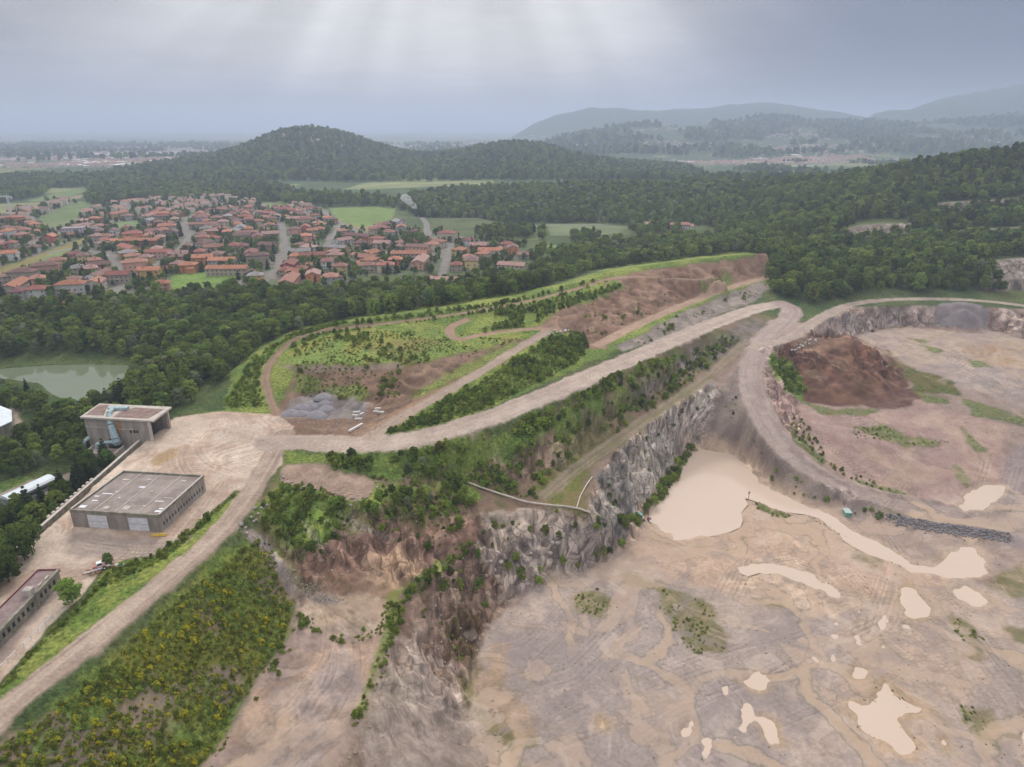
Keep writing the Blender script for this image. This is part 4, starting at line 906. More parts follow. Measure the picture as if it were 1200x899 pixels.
def crown_mesh(name, kind, quads, h=12.0, w=9.0, seed=0, mat=None, leaf=.8):
    g = np.random.default_rng(seed)
    V = []; Fc = []
    if kind == 'cone':
        tiers = 9; per = quads // tiers // 8
        cl = []
        for i in range(tiers):
            f = i / (tiers - 1); rr = w * .5 * (1 - f) ** .8 + .25
            nb = max(4, int(9 * (1 - f)) + 3)
            for k in range(nb):
                a = 2 * math.pi * (k + g.random()) / nb; L = rr * g.uniform(.75, 1.12)
                cl.append((math.cos(a) * L * .62, math.sin(a) * L * .62, h * (.12 + .86 * f) - L * .12, L * .55, L * .22 + .25))
        cen = np.array([c[:3] for c in cl]); rad = np.array([(c[3], c[3], c[4]) for c in cl])
    else:
        nb = 26 if kind == 'broad' else (20 if kind == 'tall' else 12)
        cen = []; rad = []
        zb, zt = (.20, 1.0) if kind != 'shrub' else (0.0, 1.0)
        for i in range(nb):
            u = (i + .5) / nb; zf = zb + (zt - zb) * (u ** .85); 
            prof = math.sin(math.pi * min(1, max(0, (zf - zb) / (zt - zb) * .80 + .14))) ** .62
            if kind == 'shrub': prof = math.cos(zf * 1.35) ** .7
            a = i * 2.39996 + g.uniform(-.5, .5); R_ = w * .5 * prof * g.uniform(.38, .80)
            s = w * g.uniform(.13, .22) * (1.1 - .35 * zf)
            cen.append((math.cos(a) * R_, math.sin(a) * R_, min(zf * h, h - s * .7) + g.uniform(-.03, .03) * h)); rad.append((s, s, s * g.uniform(.7, .95)))
        cen = np.array(cen); rad = np.array(rad)
    n = len(cen); k = quads // n
    ci = np.repeat(np.arange(n), k); m = len(ci)
    d = g.normal(size=(m, 3)); d[:, 2] = np.abs(d[:, 2]) * .9 - .25; d /= np.linalg.norm(d, axis=1)[:, None]
    P = cen[ci] + d * rad[ci] * g.uniform(.72, 1.10, (m, 1))
    out = P - np.array((0, 0, h * .4)); out /= np.linalg.norm(out, axis=1)[:, None] + 1e-6
    nrm = d * .8 + out * .5 + g.normal(size=(m, 3)) * .38; nrm /= np.linalg.norm(nrm, axis=1)[:, None]
    t = np.cross(nrm, g.normal(size=(m, 3))); t /= np.linalg.norm(t, axis=1)[:, None]; b = np.cross(nrm, t)
    s = leaf * g.uniform(.6, 1.25, (m, 1)); s2 = s * g.uniform(.6, 1.0, (m, 1))
    V = np.stack([P - t * s * .5 - b * s2 * .3, P + t * s * .15 - b * s2 * .55, P + t * s * .55 + b * s2 * .2, P - t * s * .1 + b * s2 * .55], 1).reshape(-1, 3)
    if kind != 'cone' or True: V[:, 2] = np.maximum(V[:, 2], 0.0 if kind == 'shrub' else .3)
    me = bpy.data.meshes.new(name); nf = m
    me.vertices.add(nf * 4); me.vertices.foreach_set('co', V.astype(np.float32).ravel())
    me.loops.add(nf * 4); me.loops.foreach_set('vertex_index', np.arange(nf * 4, dtype=np.int32))
    me.polygons.add(nf); me.polygons.foreach_set('loop_start', np.arange(0, nf * 4, 4, dtype=np.int32)); me.update(calc_edges=True)
    me.materials.append(mat); return me
def trunk_mesh(name, h, r, seed=0):
    g = random.Random(seed); m = MB(); p = Vector((0, 0, -.6)); top = Vector((g.uniform(-.3, .3), g.uniform(-.3, .3), h * .5))
    m.tube(p, top, r, r * .55, 7, False); m.tube(top, top + Vector((g.uniform(-.4, .4), g.uniform(-.4, .4), h * .32)), r * .55, r * .15, 6, False)
    for i in range(5):
        a = i * 1.3 + g.random(); s = top * (.55 + .1 * i); m.tube(s, s + Vector((math.cos(a) * h * .2, math.sin(a) * h * .2, h * .17)), r * .35, r * .08, 5, False)
    return m.mesh(name, BARK)
KINDS_T = {}   # kind -> [(crown mesh near, crown mesh far, trunk)]
def proto(kind, shape, n, mat, h, w, qn, qf, leafn, leaff, tr):
    KINDS_T[kind] = [(crown_mesh('crown', shape, qn, h, w, 10 * i + len(kind), mat, leafn), crown_mesh('crown', shape, qf, h, w, 10 * i + 3 + len(kind), mat, leaff), trunk_mesh('trunk', h, tr, i)) for i in range(n)]
proto('broad', 'broad', 4, LEAF, 12, 10, 1500, 330, .95, 1.9, .28)
proto('tall', 'tall', 2, LEAF, 14, 7, 1200, 280, .85, 1.7, .25)
proto('dark', 'broad', 3, LEAFD, 12.5, 10, 1500, 330, .95, 1.9, .3)
proto('pale', 'broad', 2, LEAFP, 11, 8.5, 1300, 260, .85, 1.8, .22)
proto('conifer', 'cone', 2, LEAFC, 16, 8, 1500, 330, 1.0, 1.8, .3)
proto('shrub', 'shrub', 3, LEAFB, 2.6, 3.4, 260, 120, .55, .8, .06)
proto('broom', 'shrub', 2, LEAFY, 1.7, 2.3, 220, 90, .42, .6, .05)
TUFT = leaf_mat('grass_blades', (.165,.22,.042), (.28,.31,.07))
proto('tuft', 'shrub', 2, TUFT, .7, 1.9, 110, 50, .34, .5, .02)
proto('low', 'shrub', 2, LEAFD, 2.2, 3.0, 240, 100, .5, .8, .05)
KN = list(KINDS_T)
TREES = []      # (x, y, z, scale, kind, variant, region)
def scatter(P, spacing, kinds, smin, smax, region, world=False, noise_cut=None, avoid=None, sd0=None, jit=.85):
    """jittered grid of plants inside a polygon of the ground"""
    P = np.asarray(P) if world else dpoly(P, 20)
    x0, y0 = P[:, 0].min(), P[:, 1].min(); x1, y1 = P[:, 0].max(), P[:, 1].max()
    xs = np.arange(x0, x1, spacing); ys = np.arange(y0, y1, spacing)
    if len(xs) * len(ys) > 2_000_000: raise RuntimeError('scatter too big ' + region)
    X, Y = np.meshgrid(xs, ys); X = X.ravel() + rng.uniform(-.5, .5, X.size) * spacing * jit; Y = Y.ravel() + rng.uniform(-.5, .5, Y.size) * spacing * jit
    s = seg_sd(P, X, Y); k = s > 0; X, Y = X[k], Y[k]
    # keep what the picture's neighbourhood can see
    k = (np.abs(X) < Y * .86 + 40) & (Y > 60); X, Y = X[k], Y[k]
    if noise_cut is not None: k = fbm(X, Y, noise_cut[0], 3, .5, 77) > noise_cut[1]; X, Y = X[k], Y[k]
    for A, dist in (avoid or []):
        if not len(X): return
        if A.ndim == 2 and dist < 900:
            D, _, _ = line_d(A, X, Y); k = D > dist
        else: k = seg_sd(A, X, Y) < -(dist - 1000)
        X, Y = X[k], Y[k]
    if not len(X): return
    Z = Zat(X, Y); names = [a for a, b in kinds]; w = np.array([b for a, b in kinds], float); w /= w.sum()
    # kinds come in drifts
    sel = np.clip(fbm(X, Y, 60, 3, .6, 5) * .35 + .5 + rng.uniform(-.28, .28, len(X)), 0, .9999)
    # rank so that shares hold
    order = sel.argsort().argsort() / max(1, len(sel)); cw = np.cumsum(w)
    ki = np.searchsorted(cw, order); ki = np.minimum(ki, len(names) - 1)
    S_ = rng.uniform(smin, smax, len(X))
    for x, y, z, s_, q in zip(X, Y, Z, S_, ki):
        nm_ = names[q]; TREES.append((x, y, z - (.05 if nm_ == 'tuft' else .2), s_, nm_, rng.integers(len(KINDS_T[nm_])), region))
HALL = np.array([(-260,248),(-218,248),(-213,272),(-222,290),(-240,298),(-260,298)]); NARR = np.array([(-178.8 + a * math.cos(R(-21)) - b * math.sin(R(-21)), 222.5 + a * math.sin(R(-21)) + b * math.cos(R(-21))) for a, b in ((-3,-11),(3,-11),(3,11),(-3,11))])
allroads = [(P, w / 2 + 2.5) for P, w in ROADS.values()]
W5 = [('broad', 4), ('dark', 3), ('tall', 1.2), ('pale', .8)]
# woodland belt between the village and the plateau
scatter([(-80,398),(0,390),(60,380),(150,370),(250,357),(330,350),(450,347),(560,338),(620,326),(640,312),(700,304),(722,309),(700,315),(640,336),(600,345),(520,359),(430,371),(385,378),(345,388),(310,404),(285,425),(262,445),(225,470),(196,482),(180,478),(130,466),(160,445),(165,430),(155,420),(60,414),(0,422),(-80,428)], 6.6, [('dark', 3), ('broad', 5), ('pale', 1.3), ('tall', 1.5)], .62, 1.05, 'belt', avoid=[(LAKEW, 1003)])
scatter([(640,318),(660,300),(700,288),(760,284),(800,280),(850,283),(880,288),(880,296),(850,297),(800,303),(720,314)], 6.5, [('broad', 5), ('dark', 1), ('pale', 1)], .6, 1.0, 'knoll')
# trees round the old plant
scatter([(-60,560),(-60,470),(0,455),(40,456),(80,474),(125,466),(150,470),(190,480),(205,487),(175,508),(150,520),(115,525),(98,525),(95,545),(60,546),(30,552),(0,565)], 6.2, [('dark', 4), ('broad', 4), ('pale', .6), ('conifer', .8)], .45, .85, 'plant', avoid=[(LAKEW, 1009), (HALL, 1003)])
scatter([(80,600),(60,612),(8,648),(-80,690),(-80,615),(0,595),(30,585),(60,590),(75,575),(100,548),(150,520),(166,512),(140,538),(110,565)], 5.6, [('conifer', 3), ('dark', 4), ('broad', 1)], .45, .85, 'gate', avoid=[(YEDGE, 5.5), (NARR, 1007)])
scatter([(-60,650),(8,652),(30,640),(42,655),(30,685),(0,705),(-60,740)], 6, [('dark', 1)], .62, .9, 'shed', avoid=[])
# wooded hill on the right
HILL = dline([(905,344),(950,357),(1000,349),(1050,343),(1190,343),(1400,352)], 20)
hillp = np.concatenate([HILL[::-1], np.array([atfwd(880, 290, 600), atfwd(860, 270, 700), atfwd(840, 262, 800), atfwd(820, 245, 950), atfwd(860, 225, 1120), atfwd(900, 215, 1150), atfwd(960, 212, 1080), atfwd(1050, 200, 990), atfwd(1150, 185, 930), atfwd(1400, 175, 900)])])
_gap1 = dpoly([(985,268),(1010,258),(1065,256),(1068,272),(1030,280),(1000,280)]); 
_g2 = np.array([atfwd(1105, 248, 745), atfwd(1160, 243, 748), atfwd(1260, 235, 750), atfwd(1260, 232, 765), atfwd(1100, 243, 765)])
_g3 = np.array([atfwd(1120, 276, 668), atfwd(1200, 272, 668), atfwd(1260, 270, 668), atfwd(1260, 268, 682), atfwd(1120, 272, 682)])
_g4 = dpoly([(1150,305),(1200,300),(1240,310),(1240,345),(1185,345),(1170,325)])
scatter(hillp, 7.3, [('broad', 3.4), ('dark', 4.2), ('pale', .35), ('tall', .6)], .58, 1.05, 'hill', world=True, avoid=[(_gap1, 999), (_g2, 1001), (_g3, 1001), (_g4, 1000)])
# long ridge behind the fields
RID = np.array([atfwd(488,262,1000), atfwd(560,262,990), atfwd(640,262,960), atfwd(720,262,935), atfwd(800,258,930), atfwd(840,245,960), atfwd(870,235,1100), atfwd(850,220,1200), atfwd(700,222,1290), atfwd(560,226,1300), atfwd(480,240,1230), atfwd(476,250,1100)])
scatter(RID, 8.2, [('broad', 3.2), ('pale', 1.7), ('dark', 3)], .7, 1.15, 'ridge', world=True)
scatter(np.array([atfwd(705,262,930), atfwd(800,260,880), atfwd(880,262,800), atfwd(880,250,900), atfwd(800,255,940)]), 8.5, W5, .6, 1.0, 'ridge', world=True, noise_cut=(60, -0.15))
for pl in ([(668,278),(700,276),(703,282),(672,285)], [(630,272),(640,270),(642,280),(628,283)], [(735,268),(790,264),(800,272),(745,276)], [(905,258),(940,250),(950,262),(910,272),(830,275),(850,268)],
           [(560,270),(620,268),(630,278),(600,282),(560,278)], [(470,285),(500,282),(505,292),(475,296)], [(618,300),(640,296),(690,300),(660,312),(630,318)]):
    scatter(pl, 8, W5, .55, .95, 'fields')
# belts and copses behind and inside the village
for pl in ([(-100,262),(-60,245),(0,238),(40,232),(58,226),(58,222),(0,222),(-100,228)], [(100,232),(160,230),(260,226),(340,228),(420,232),(480,238),(490,250),(440,241),(380,243),(340,238),(260,233),(170,236),(104,240)],
           [(0,222),(-120,226),(-120,211),(0,211),(120,213),(220,215),(300,217),(340,222),(340,228),(260,226),(160,229),(103,232),(103,220),(58,221)]):
    scatter(pl, 10, W5, .7, 1.2, 'farbelt')
scatter([(-80,368),(0,362),(60,358),(150,350),(250,345),(350,343),(450,335),(520,332),(560,328),(600,322),(620,326),(560,338),(450,347),(330,350),(250,357),(150,370),(60,380),(-80,398)], 7, [('dark', 3), ('broad', 5), ('pale', 1)], .5, .9, 'belt')
WORLD_BELT = np.array([(-1900, 1540), (-1000, 1560), (-500, 1560), (0, 1500), (400, 1500), (400, 1800), (0, 1900), (-500, 1950), (-1000, 1760), (-1900, 1760)])
scatter(WORLD_BELT, 13.5, [('broad', 3), ('dark', 4)], .8, 1.3, 'plain', world=True)
scatter(np.array([(-1050, 1850), (250, 1650), (500, 1850), (520, 2250), (200, 2450), (-300, 2550), (-760, 2560), (-960, 2300)]), 13, [('broad', 3), ('dark', 4), ('pale', .4)], .8, 1.3, 'hills', world=True)
scatter(np.array([(350, 1400), (900, 1250), (1700, 1500), (2300, 2600), (1000, 2600), (600, 2000)]), 20, [('broad', 3), ('dark', 4)], .9, 1.4, 'vale', world=True, noise_cut=(260, 0.05))
scatter(np.array([(150, 2900), (3600, 2800), (4300, 4700), (150, 4700)]), 34, [('broad', 3), ('dark', 4)], 1.5, 2.6, 'midhills', world=True, noise_cut=(300, -0.22))
scatter(np.array([(-3000, 2150), (-300, 2700), (0, 5200), (-4300, 5200)]), 40, [('broad', 3), ('dark', 4)], 1.2, 2.2, 'farplain', world=True, noise_cut=(340, 0.05))
NTALL = len(TREES)
# bushes on the banks
SH = [('shrub', 7), ('low', 2)]
scatter([(452,508),(500,482),(560,450),(612,416),(648,396),(684,392),(690,408),(676,424),(640,444),(560,482),(500,501)], 2.5, SH, .5, 1.2, 'bank', noise_cut=(9, -.35), avoid=[(P, w / 2 + 1) for P, w in ROADS.values()])
scatter([(365,527),(440,536),(500,530),(560,512),(600,502),(700,452),(790,415),(790,424),(740,448),(700,468),(640,505),(600,520),(560,540),(520,553),(460,560),(400,552)], 2.7, SH, .8, 1.7, 'verge', noise_cut=(14, -0.58), avoid=[(P, w / 2 + 1.5) for P, w in ROADS.values()])
scatter([(300,612),(312,578),(330,560),(400,580),(440,592),(420,600),(400,630),(372,652),(340,648),(318,634)], 2.1, SH+[('tuft', 3)], .4, 1.15, 'gully', noise_cut=(9, -.18))
scatter([(440,572),(500,556),(560,548),(600,556),(600,578),(540,565),(560,590),(520,610),(450,615)], 2.4, SH+[('tuft', 3)], .45, 1.35, 'gully', noise_cut=(10, -.25))
scatter([(560,545),(640,512),(700,475),(800,420),(860,390),(866,400),(800,455),(740,495),(690,530),(640,560),(630,585),(600,582)], 3.8, SH + [('broom', 1)], .5, 1.3, 'slope', noise_cut=(12, -.2))
scatter([(280,445),(300,420),(345,393),(385,383),(430,376),(520,364),(600,352),(650,342),(720,322),(716,328),(650,350),(610,372),(560,368),(450,382),(380,392),(335,410),(312,440),(318,475),(262,478)], 3.3, SH, .5, 1.2, 'crest', noise_cut=(14, -0.58), avoid=[(P, w / 2 + 1) for P, w in ROADS.values()])
scatter([(345,430),(345,410),(380,396),(440,388),(520,388),(600,398),(625,394),(590,405),(540,420),(470,430),(470,470),(420,470),(350,460)], 2.2, [('tuft', 6), ('shrub', 1)], .4, 1.0, 'plateau', noise_cut=(14, -0.33), avoid=[(P, w / 2 + 1) for P, w in ROADS.values()])
scatter([(560,390),(640,354),(655,352),(700,340),(722,330),(728,338),(690,352),(650,366),(625,380),(600,386)], 2.8, SH, .6, 1.2, 'crest', noise_cut=(14, -0.58), avoid=[(P, w / 2 + 1) for P, w in ROADS.values()])
scatter([(735,612),(752,600),(768,575),(788,545),(803,525),(815,520),(806,540),(790,566),(770,590),(756,606),(745,620)], 2.4, SH, .6, 1.5, 'pondside')
scatter([(902,424),(918,414),(932,430),(944,460),(920,458)], 2.5, SH, .5, 1.1, 'mound'); scatter([(930,480),(980,545),(1060,580),(1120,596),(1060,590),(980,560),(925,505)], 3, SH, .3, .7, 'mound', noise_cut=(12, -0.38), avoid=[(P, w / 2 + 1) for P, w in ROADS.values()])
scatter([(880,462),(935,548),(1000,588),(1070,612),(1060,616),(990,600),(925,568),(870,522),(845,470)], 2.6, [('tuft', 3), ('low', 2), ('shrub', 1)], .3, .95, 'scree', noise_cut=(8, -.02), avoid=[(P, w / 2 + 1) for P, w in ROADS.values()])
scatter([(280,576),(240,614),(192,656),(120,690),(62,745),(0,812),(-60,855),(-60,840),(0,805),(60,738),(100,704),(126,672),(152,658),(190,650),(236,612)], 2.4, SH, .30, .70, 'strip', noise_cut=(9, -0.63), avoid=[(P, w / 2 + 1) for P, w in ROADS.values()])
scatter([(280,576),(265,592),(190,655),(182,652),(236,610)], 2.0, SH, .5, .8, 'strip', avoid=[(P, w / 2 + 1) for P, w in ROADS.values()])
BR = [(320,640),(300,634),(282,645),(200,712),(100,800),(0,876),(-90,940),(-40,1000),(60,1000),(190,980),(236,895),(298,798),(335,742),(340,705),(325,680)]
scatter(BR, 1.75, [('shrub', 2.2), ('broom', 4.5)], .26, .62, 'broom_bank', noise_cut=(13, -0.50), avoid=[(P, w / 2 + 1.5) for P, w in ROADS.values()])
scatter([(1040,500),(1120,520),(1060,522),(1000,512),(1000,500)], 2.4, [('tuft', 1)], .3, .9, 'mound', noise_cut=(10, -.1))
scatter([(455,742),(462,700),(510,666),(550,642),(548,652),(505,682),(474,708),(466,742),(444,800),(420,850),(412,850),(440,780)], 2.2, SH, .35, .9, 'lip', noise_cut=(8, -0.38))
scatter([(560,600),(700,600),(735,640),(640,680),(560,720),(480,700),(460,640),(500,610)], 6.5, SH, .5, 1.4, 'face', noise_cut=(10, -0.18))
scatter([(-60,455),(0,452),(30,458),(20,480),(-60,470)], 4, SH, 1, 2, 'plant')

GR = [('tuft', 6), ('shrub', 1), ('low', 1)]
RV = [(P, w / 2 + .6) for P, w in ROADS.values()]
scatter([(280,445),(300,420),(345,393),(385,383),(430,376),(520,364),(600,352),(650,342),(720,322),(716,328),(650,350),(610,372),(560,368),(450,382),(380,392),(335,410),(312,440),(318,475),(262,478)], 1.9, GR, .4, 1.1, 'crest', noise_cut=(9, -.5), avoid=RV)
scatter(BR, 1.15, [('tuft', 6), ('broom', 2)], .4, 1.1, 'broom_bank', noise_cut=(9, -.75), avoid=RV)
scatter([(280,576),(240,614),(192,656),(120,690),(62,745),(0,812),(-60,855),(-60,840),(0,805),(60,738),(100,704),(126,672),(152,658),(190,650),(236,612)], 1.3, [('tuft', 1)], .4, 1.0, 'strip', avoid=RV)
scatter([(560,545),(640,512),(700,475),(800,420),(860,390),(866,400),(800,455),(740,495),(690,530),(640,560),(630,585),(600,582)], 2.2, GR, .35, 1.0, 'slope', noise_cut=(9, -.1), avoid=RV)
scatter([(452,508),(500,482),(560,450),(612,416),(648,396),(684,392),(690,408),(676,424),(640,444),(560,482),(500,501)], 1.9, GR, .6, 1.2, 'bank', avoid=RV)
scatter([(430,560),(520,550),(600,545),(632,585),(600,582),(535,560),(480,575)], 1.7, GR, .4, 1.0, 'gully', noise_cut=(9, -.35), avoid=RV)
for pl in ([(770,690),(800,695),(830,710),(850,735),(850,765),(815,770),(790,740),(770,715)], [(1115,720),(1150,745),(1165,775),(1140,770),(1120,745)], [(1125,825),(1160,830),(1170,860),(1150,865),(1125,845)], [(879,585),(895,590),(912,598),(925,603),(938,603),(925,607),(905,605),(888,597)], [(670,700),(700,690),(715,705),(700,720),(680,718)]):
    scatter(pl, 1.5, [('tuft', 1)], .25, .8, 'floor', noise_cut=(6, .05))
for pl in ([(345,715),(365,725),(400,742),(440,735),(450,712),(458,700),(462,720),(450,750),(400,755),(350,735)], [(285,800),(320,770),(330,790),(300,820)], [(250,880),(270,860),(262,890),(240,910)], [(320,735),(345,725),(345,760),(325,770)]):
    scatter(pl, 1.2, [('tuft', 4), ('shrub', 1)], .25, .8, 'basin', noise_cut=(5, .0))
scatter([(455,742),(462,700),(510,666),(550,642),(548,652),(505,682),(474,708),(466,742),(444,800),(420,850),(412,850),(440,780)], 1.3, [('tuft', 1)], .3, .9, 'lip', noise_cut=(8, -.4))

scatter([(1085,612),(1040,602),(990,598),(940,585),(905,566),(888,550),(900,556),(945,580),(1000,592)], 2.2, [('low', 2), ('shrub', 2), ('tuft', 2)], .3, 1.0, 'scree', noise_cut=(7, -.1))
scatter([(560,610),(640,600),(700,605),(735,640),(690,655),(640,675),(600,690),(560,730),(540,780),(500,740),(480,700),(520,650)], 2.6, [('tuft', 5), ('low', 1), ('shrub', 1)], .3, 1.0, 'face', noise_cut=(8, .22))
scatter([(380,640),(420,605),(500,600),(560,600),(520,640),(470,665),(410,680)], 2.2, [('tuft', 4), ('low', 1), ('shrub', 1)], .3, .9, 'face', noise_cut=(8, .2))
scatter([(700,560),(760,500),(830,455),(836,470),(800,520),(740,600),(700,600)], 3.0, [('tuft', 3), ('low', 1)], .3, .9, 'face', noise_cut=(8, .15))
scatter([(960,400),(1010,385),(1050,375),(1110,376),(1110,384),(1050,384),(1000,394),(965,412)], 3.0, [('tuft', 3), ('low', 1)], .3, .9, 'pit', noise_cut=(8, .1))
scatter([(650,395),(700,350),(760,325),(850,318),(900,325),(800,352),(740,386),(700,405)], 3.2, [('tuft', 4), ('shrub', 1)], .3, 1.0, 'cutting', noise_cut=(10, .28), avoid=RV)
scatter([(745,402),(790,372),(860,343),(905,330),(900,342),(850,360),(800,380),(760,404)], 2.8, [('tuft', 4), ('shrub', 1)], .3, 1.0, 'cutting', noise_cut=(9, .1), avoid=RV)
# ------------------------------------------------------------------ materials of made things
CONC = mat_noise('weathered_concrete', (.27,.235,.20), (.38,.335,.29), .35, .9, 6, bump=.2, stretch=(1.5, 1.5, .35))
CONCP = mat_noise('pale_concrete', (.42,.37,.32), (.54,.48,.42), .5, .9, 5)
CONCD = mat_noise('stained_concrete', (.30,.27,.215), (.17,.165,.12), .45, .9, 6, stretch=(1, 1, .4))
ROOFM = mat_noise('roof_felt', (.21,.17,.15), (.32,.265,.235), .22, .9, 6, stretch=(1, 1, 1))
STAIN = mat_noise('red_brown_dust', (.19,.125,.105), (.28,.20,.17), .3, .95, 6)
DARKM = mat_noise('interior_shade_and_rubber', (.035,.032,.03), (.07,.062,.055), .5, .9)  # near-black: interior shade painted into openings; also tyres, tracks and dark glass
WHITEP = mat_noise('white_paint', (.62,.62,.66), (.76,.75,.78), .6, .6)
BLUEP = mat_noise('faded_blue_steel', (.26,.37,.40), (.42,.50,.50), .9, .6, 5)
RUST = mat_noise('rust', (.30,.15,.075), (.40,.24,.13), 1.2, .85, 5)
YEL = mat_noise('yellow_paint', (.70,.50,.05), (.55,.36,.06), 1.5, .6)
TEAL = mat_noise('teal_paint', (.11,.27,.28), (.16,.34,.33), 1.5, .55)
GRNP = mat_noise('green_sheet_metal', (.16,.34,.27), (.22,.40,.33), 1.5, .5)
PURP = mat_noise('oxidised_red_steel', (.16,.05,.06), (.24,.09,.09), 2, .7)
PINKP = mat_noise('faded_red_paint', (.42,.15,.13), (.55,.32,.27), 1.5, .7)
STEEL = mat_noise('bare_steel', (.30,.29,.28), (.42,.40,.38), 2, .5, metal=.3)
ROCKM = mat_noise('broken_stone', (.26,.215,.19), (.40,.345,.30), .8, .9, 6, bump=.4)
ROCKD = mat_noise('dark_stone', (.17,.155,.155), (.27,.24,.235), .8, .9, 6, bump=.4)
WSTONE = mat_noise('white_stone', (.55,.50,.45), (.68,.64,.59), 1.2, .85, 5)
GRAV = mat_noise('grey_gravel', (.20,.185,.20), (.30,.275,.285), 3.5, .95, 7, bump=.5)
SHEDW = mat_noise('white_sheet_roof', (.56,.62,.66), (.68,.72,.74), .25, .45)
BRICKR = mat_noise('brown_roof_sheet', (.20,.145,.135), (.27,.20,.185), .6, .9, 5)
def near(px, py, z=None):
    p = drape([(px, py)])[0] if z is None else unproj(px, py, z); return p

# ---- flat roofed warehouse
def warehouse():
    a = math.atan2(185.4 - 188.8, 29.8); W, D, H_ = 30.0, 26.3, 6.3
    e = empty('warehouse', (-140.4, 188.8, 0), a); setp(e, 'flat roofed concrete warehouse with two white sliding doors at its front', 'warehouse')
    m = MB()
    # front wall is built round the two door openings, the panels stand proud as ribs
    doors = [(5.2, 12.2), (19.0, 26.0)]; dh = 4.7
    xs = [0] + [v for d in doors for v in d] + [W]
    for i in range(0, len(xs), 2): m.box(xs[i], xs[i + 1], 0, .4, -.5, dh)
    m.box(0, W, 0, .4, dh, H_ - 1.0)
    m.box(0, .4, .4, D - .4, -.5, H_ - 1.0); m.box(W - .4, W, .4, D - .4, -.5, 1.5); m.box(W - .4, W, .4, D - .4, 2.9, H_ - 1.0); m.box(0, W, D - .4, D, -.5, H_ - 1.0)
    wx = [1.0 + i * 1.62 for i in range(15)]
    zz = [.4] + [v for x in wx for v in (x + .35, x + 1.15)] + [D - .4]
    for i in range(0, len(zz), 2):
        if zz[i + 1] > zz[i]: m.box(W - .4, W, zz[i], zz[i + 1], 1.5, 2.9)
    x = .6
    while x < W:
        if not any(d[0] - .3 < x < d[1] + .1 for d in doors): m.box(x, x + .16, -.12, 0, 0, dh - .05)
        x += .78
    y = 1.2
    while y < D - .5: m.box(W, W + .12, y, y + .15, 3.1, H_ - 1.1); y += 1.62
    for x in (0, 5.05, 12.2, 18.85, 26.0, W - .15): m.box(x, x + .15, -.2, 0, -.4, H_ - 1.02)
    m.build('wall', CONC, e)
    m = MB(); m.box(.45, W - .45, .45, D - .45, H_ - 1.0, H_ - .55); rf = m.build('roof', ROOFM, e)
    for x in (7.2, 14.6, 22.1): MB().box(x, x + .28, .5, D - .5, H_ - .55, H_ - .36).build('roof_joint', CONCP, rf)
    g = random.Random(4)
    for x, y, w, d, t in ((1.2,2.0,2.2,1.5,1),(2.6,6.3,2.0,.6,1),(1.6,9.0,1.5,.6,1),(3.0,11.0,3.6,.5,1),(9.3,2.2,1.8,1.6,0),(15.6,2.4,2.2,2.2,0),(27.0,2.2,2.2,1.1,1),(27.4,4.0,1.5,.6,1),(12.6,16.2,2,.9,1),(25.0,10.6,3,.5,0),(23.2,8.0,3.2,.9,0),(6.4,12.5,1.2,.8,0),(24.2,21.8,1.8,.9,0),(3.6,20.5,2.4,.9,0),(17.8,14.2,1.2,.6,0),(10.2,9.0,.5,.5,1),(21.0,5.2,1.4,.5,0),(12.0,21.5,1.3,.7,0)):
        MB().box(x, x + w, y, y + d, H_ - .55, H_ - .40).build('skylight', WHITEP if t else CONCP, rf)
    m = MB(); m.box(-.15, W + .15, -.15, .35, H_ - .98, H_); m.box(-.15, .35, .35, D - .35, H_ - .98, H_); m.box(W - .35, W + .15, .35, D - .35, H_ - .98, H_); m.box(-.15, W + .15, D - .35, D + .15, H_ - .98, H_); m.build('parapet', CONCD, e)
    for m in (MB().box(W - .38, W + .2, .4, D - .4, H_ + .002, H_ + .10), MB().box(-.2, .38, .4, D - .4, H_ + .002, H_ + .10)): m.build('coping', CONCP, e)
    for d in doors:
        m = MB()
        for k in range(6):
            w = (d[1] - d[0]) / 6; m.box(d[0] + k * w + .02, d[0] + (k + 1) * w - .02, .10, .22, .0, dh - .03)
        m.box(d[0], d[1], .24, .3, 0, dh - .02); dd_ = m.build('door', WHITEP, e)
        MB().box(d[0] + .1, d[1] - .1, .05, .098, 2.3, 2.42).build('rail', STEEL, dd_)
    for x in wx:
        if x + 1.1 < D: MB().box(W - .3, W - .22, x + .35, x + 1.15, 1.5, 2.9).build('window', DARKM, e)
    return e
WH = warehouse()
b = empty('barrier', (*unproj(186, 628, 0)[:2], 0), R(5)); setp(b, 'low yellow concrete barrier lying at the foot of the warehouse corner', 'barrier')
MB().quad((-2.2,-.4,0),(2.2,-.4,0),(2.0,-.15,.75),(-2.0,-.15,.75)).quad((2.2,.4,0),(-2.2,.4,0),(-2.0,.15,.75),(2.0,.15,.75)).quad((-2.0,-.15,.75),(2.0,-.15,.75),(2.0,.15,.75),(-2.0,.15,.75)).quad((-2.2,.4,0),(-2.2,-.4,0),(-2.0,-.15,.75),(-2.0,.15,.75)).quad((2.2,-.4,0),(2.2,.4,0),(2.0,.15,.75),(2.0,-.15,.75)).build('body', YEL, b)
MB().box(-2.5, 2.5, -.6, .6, .0, .12).build('base', RUST, b)

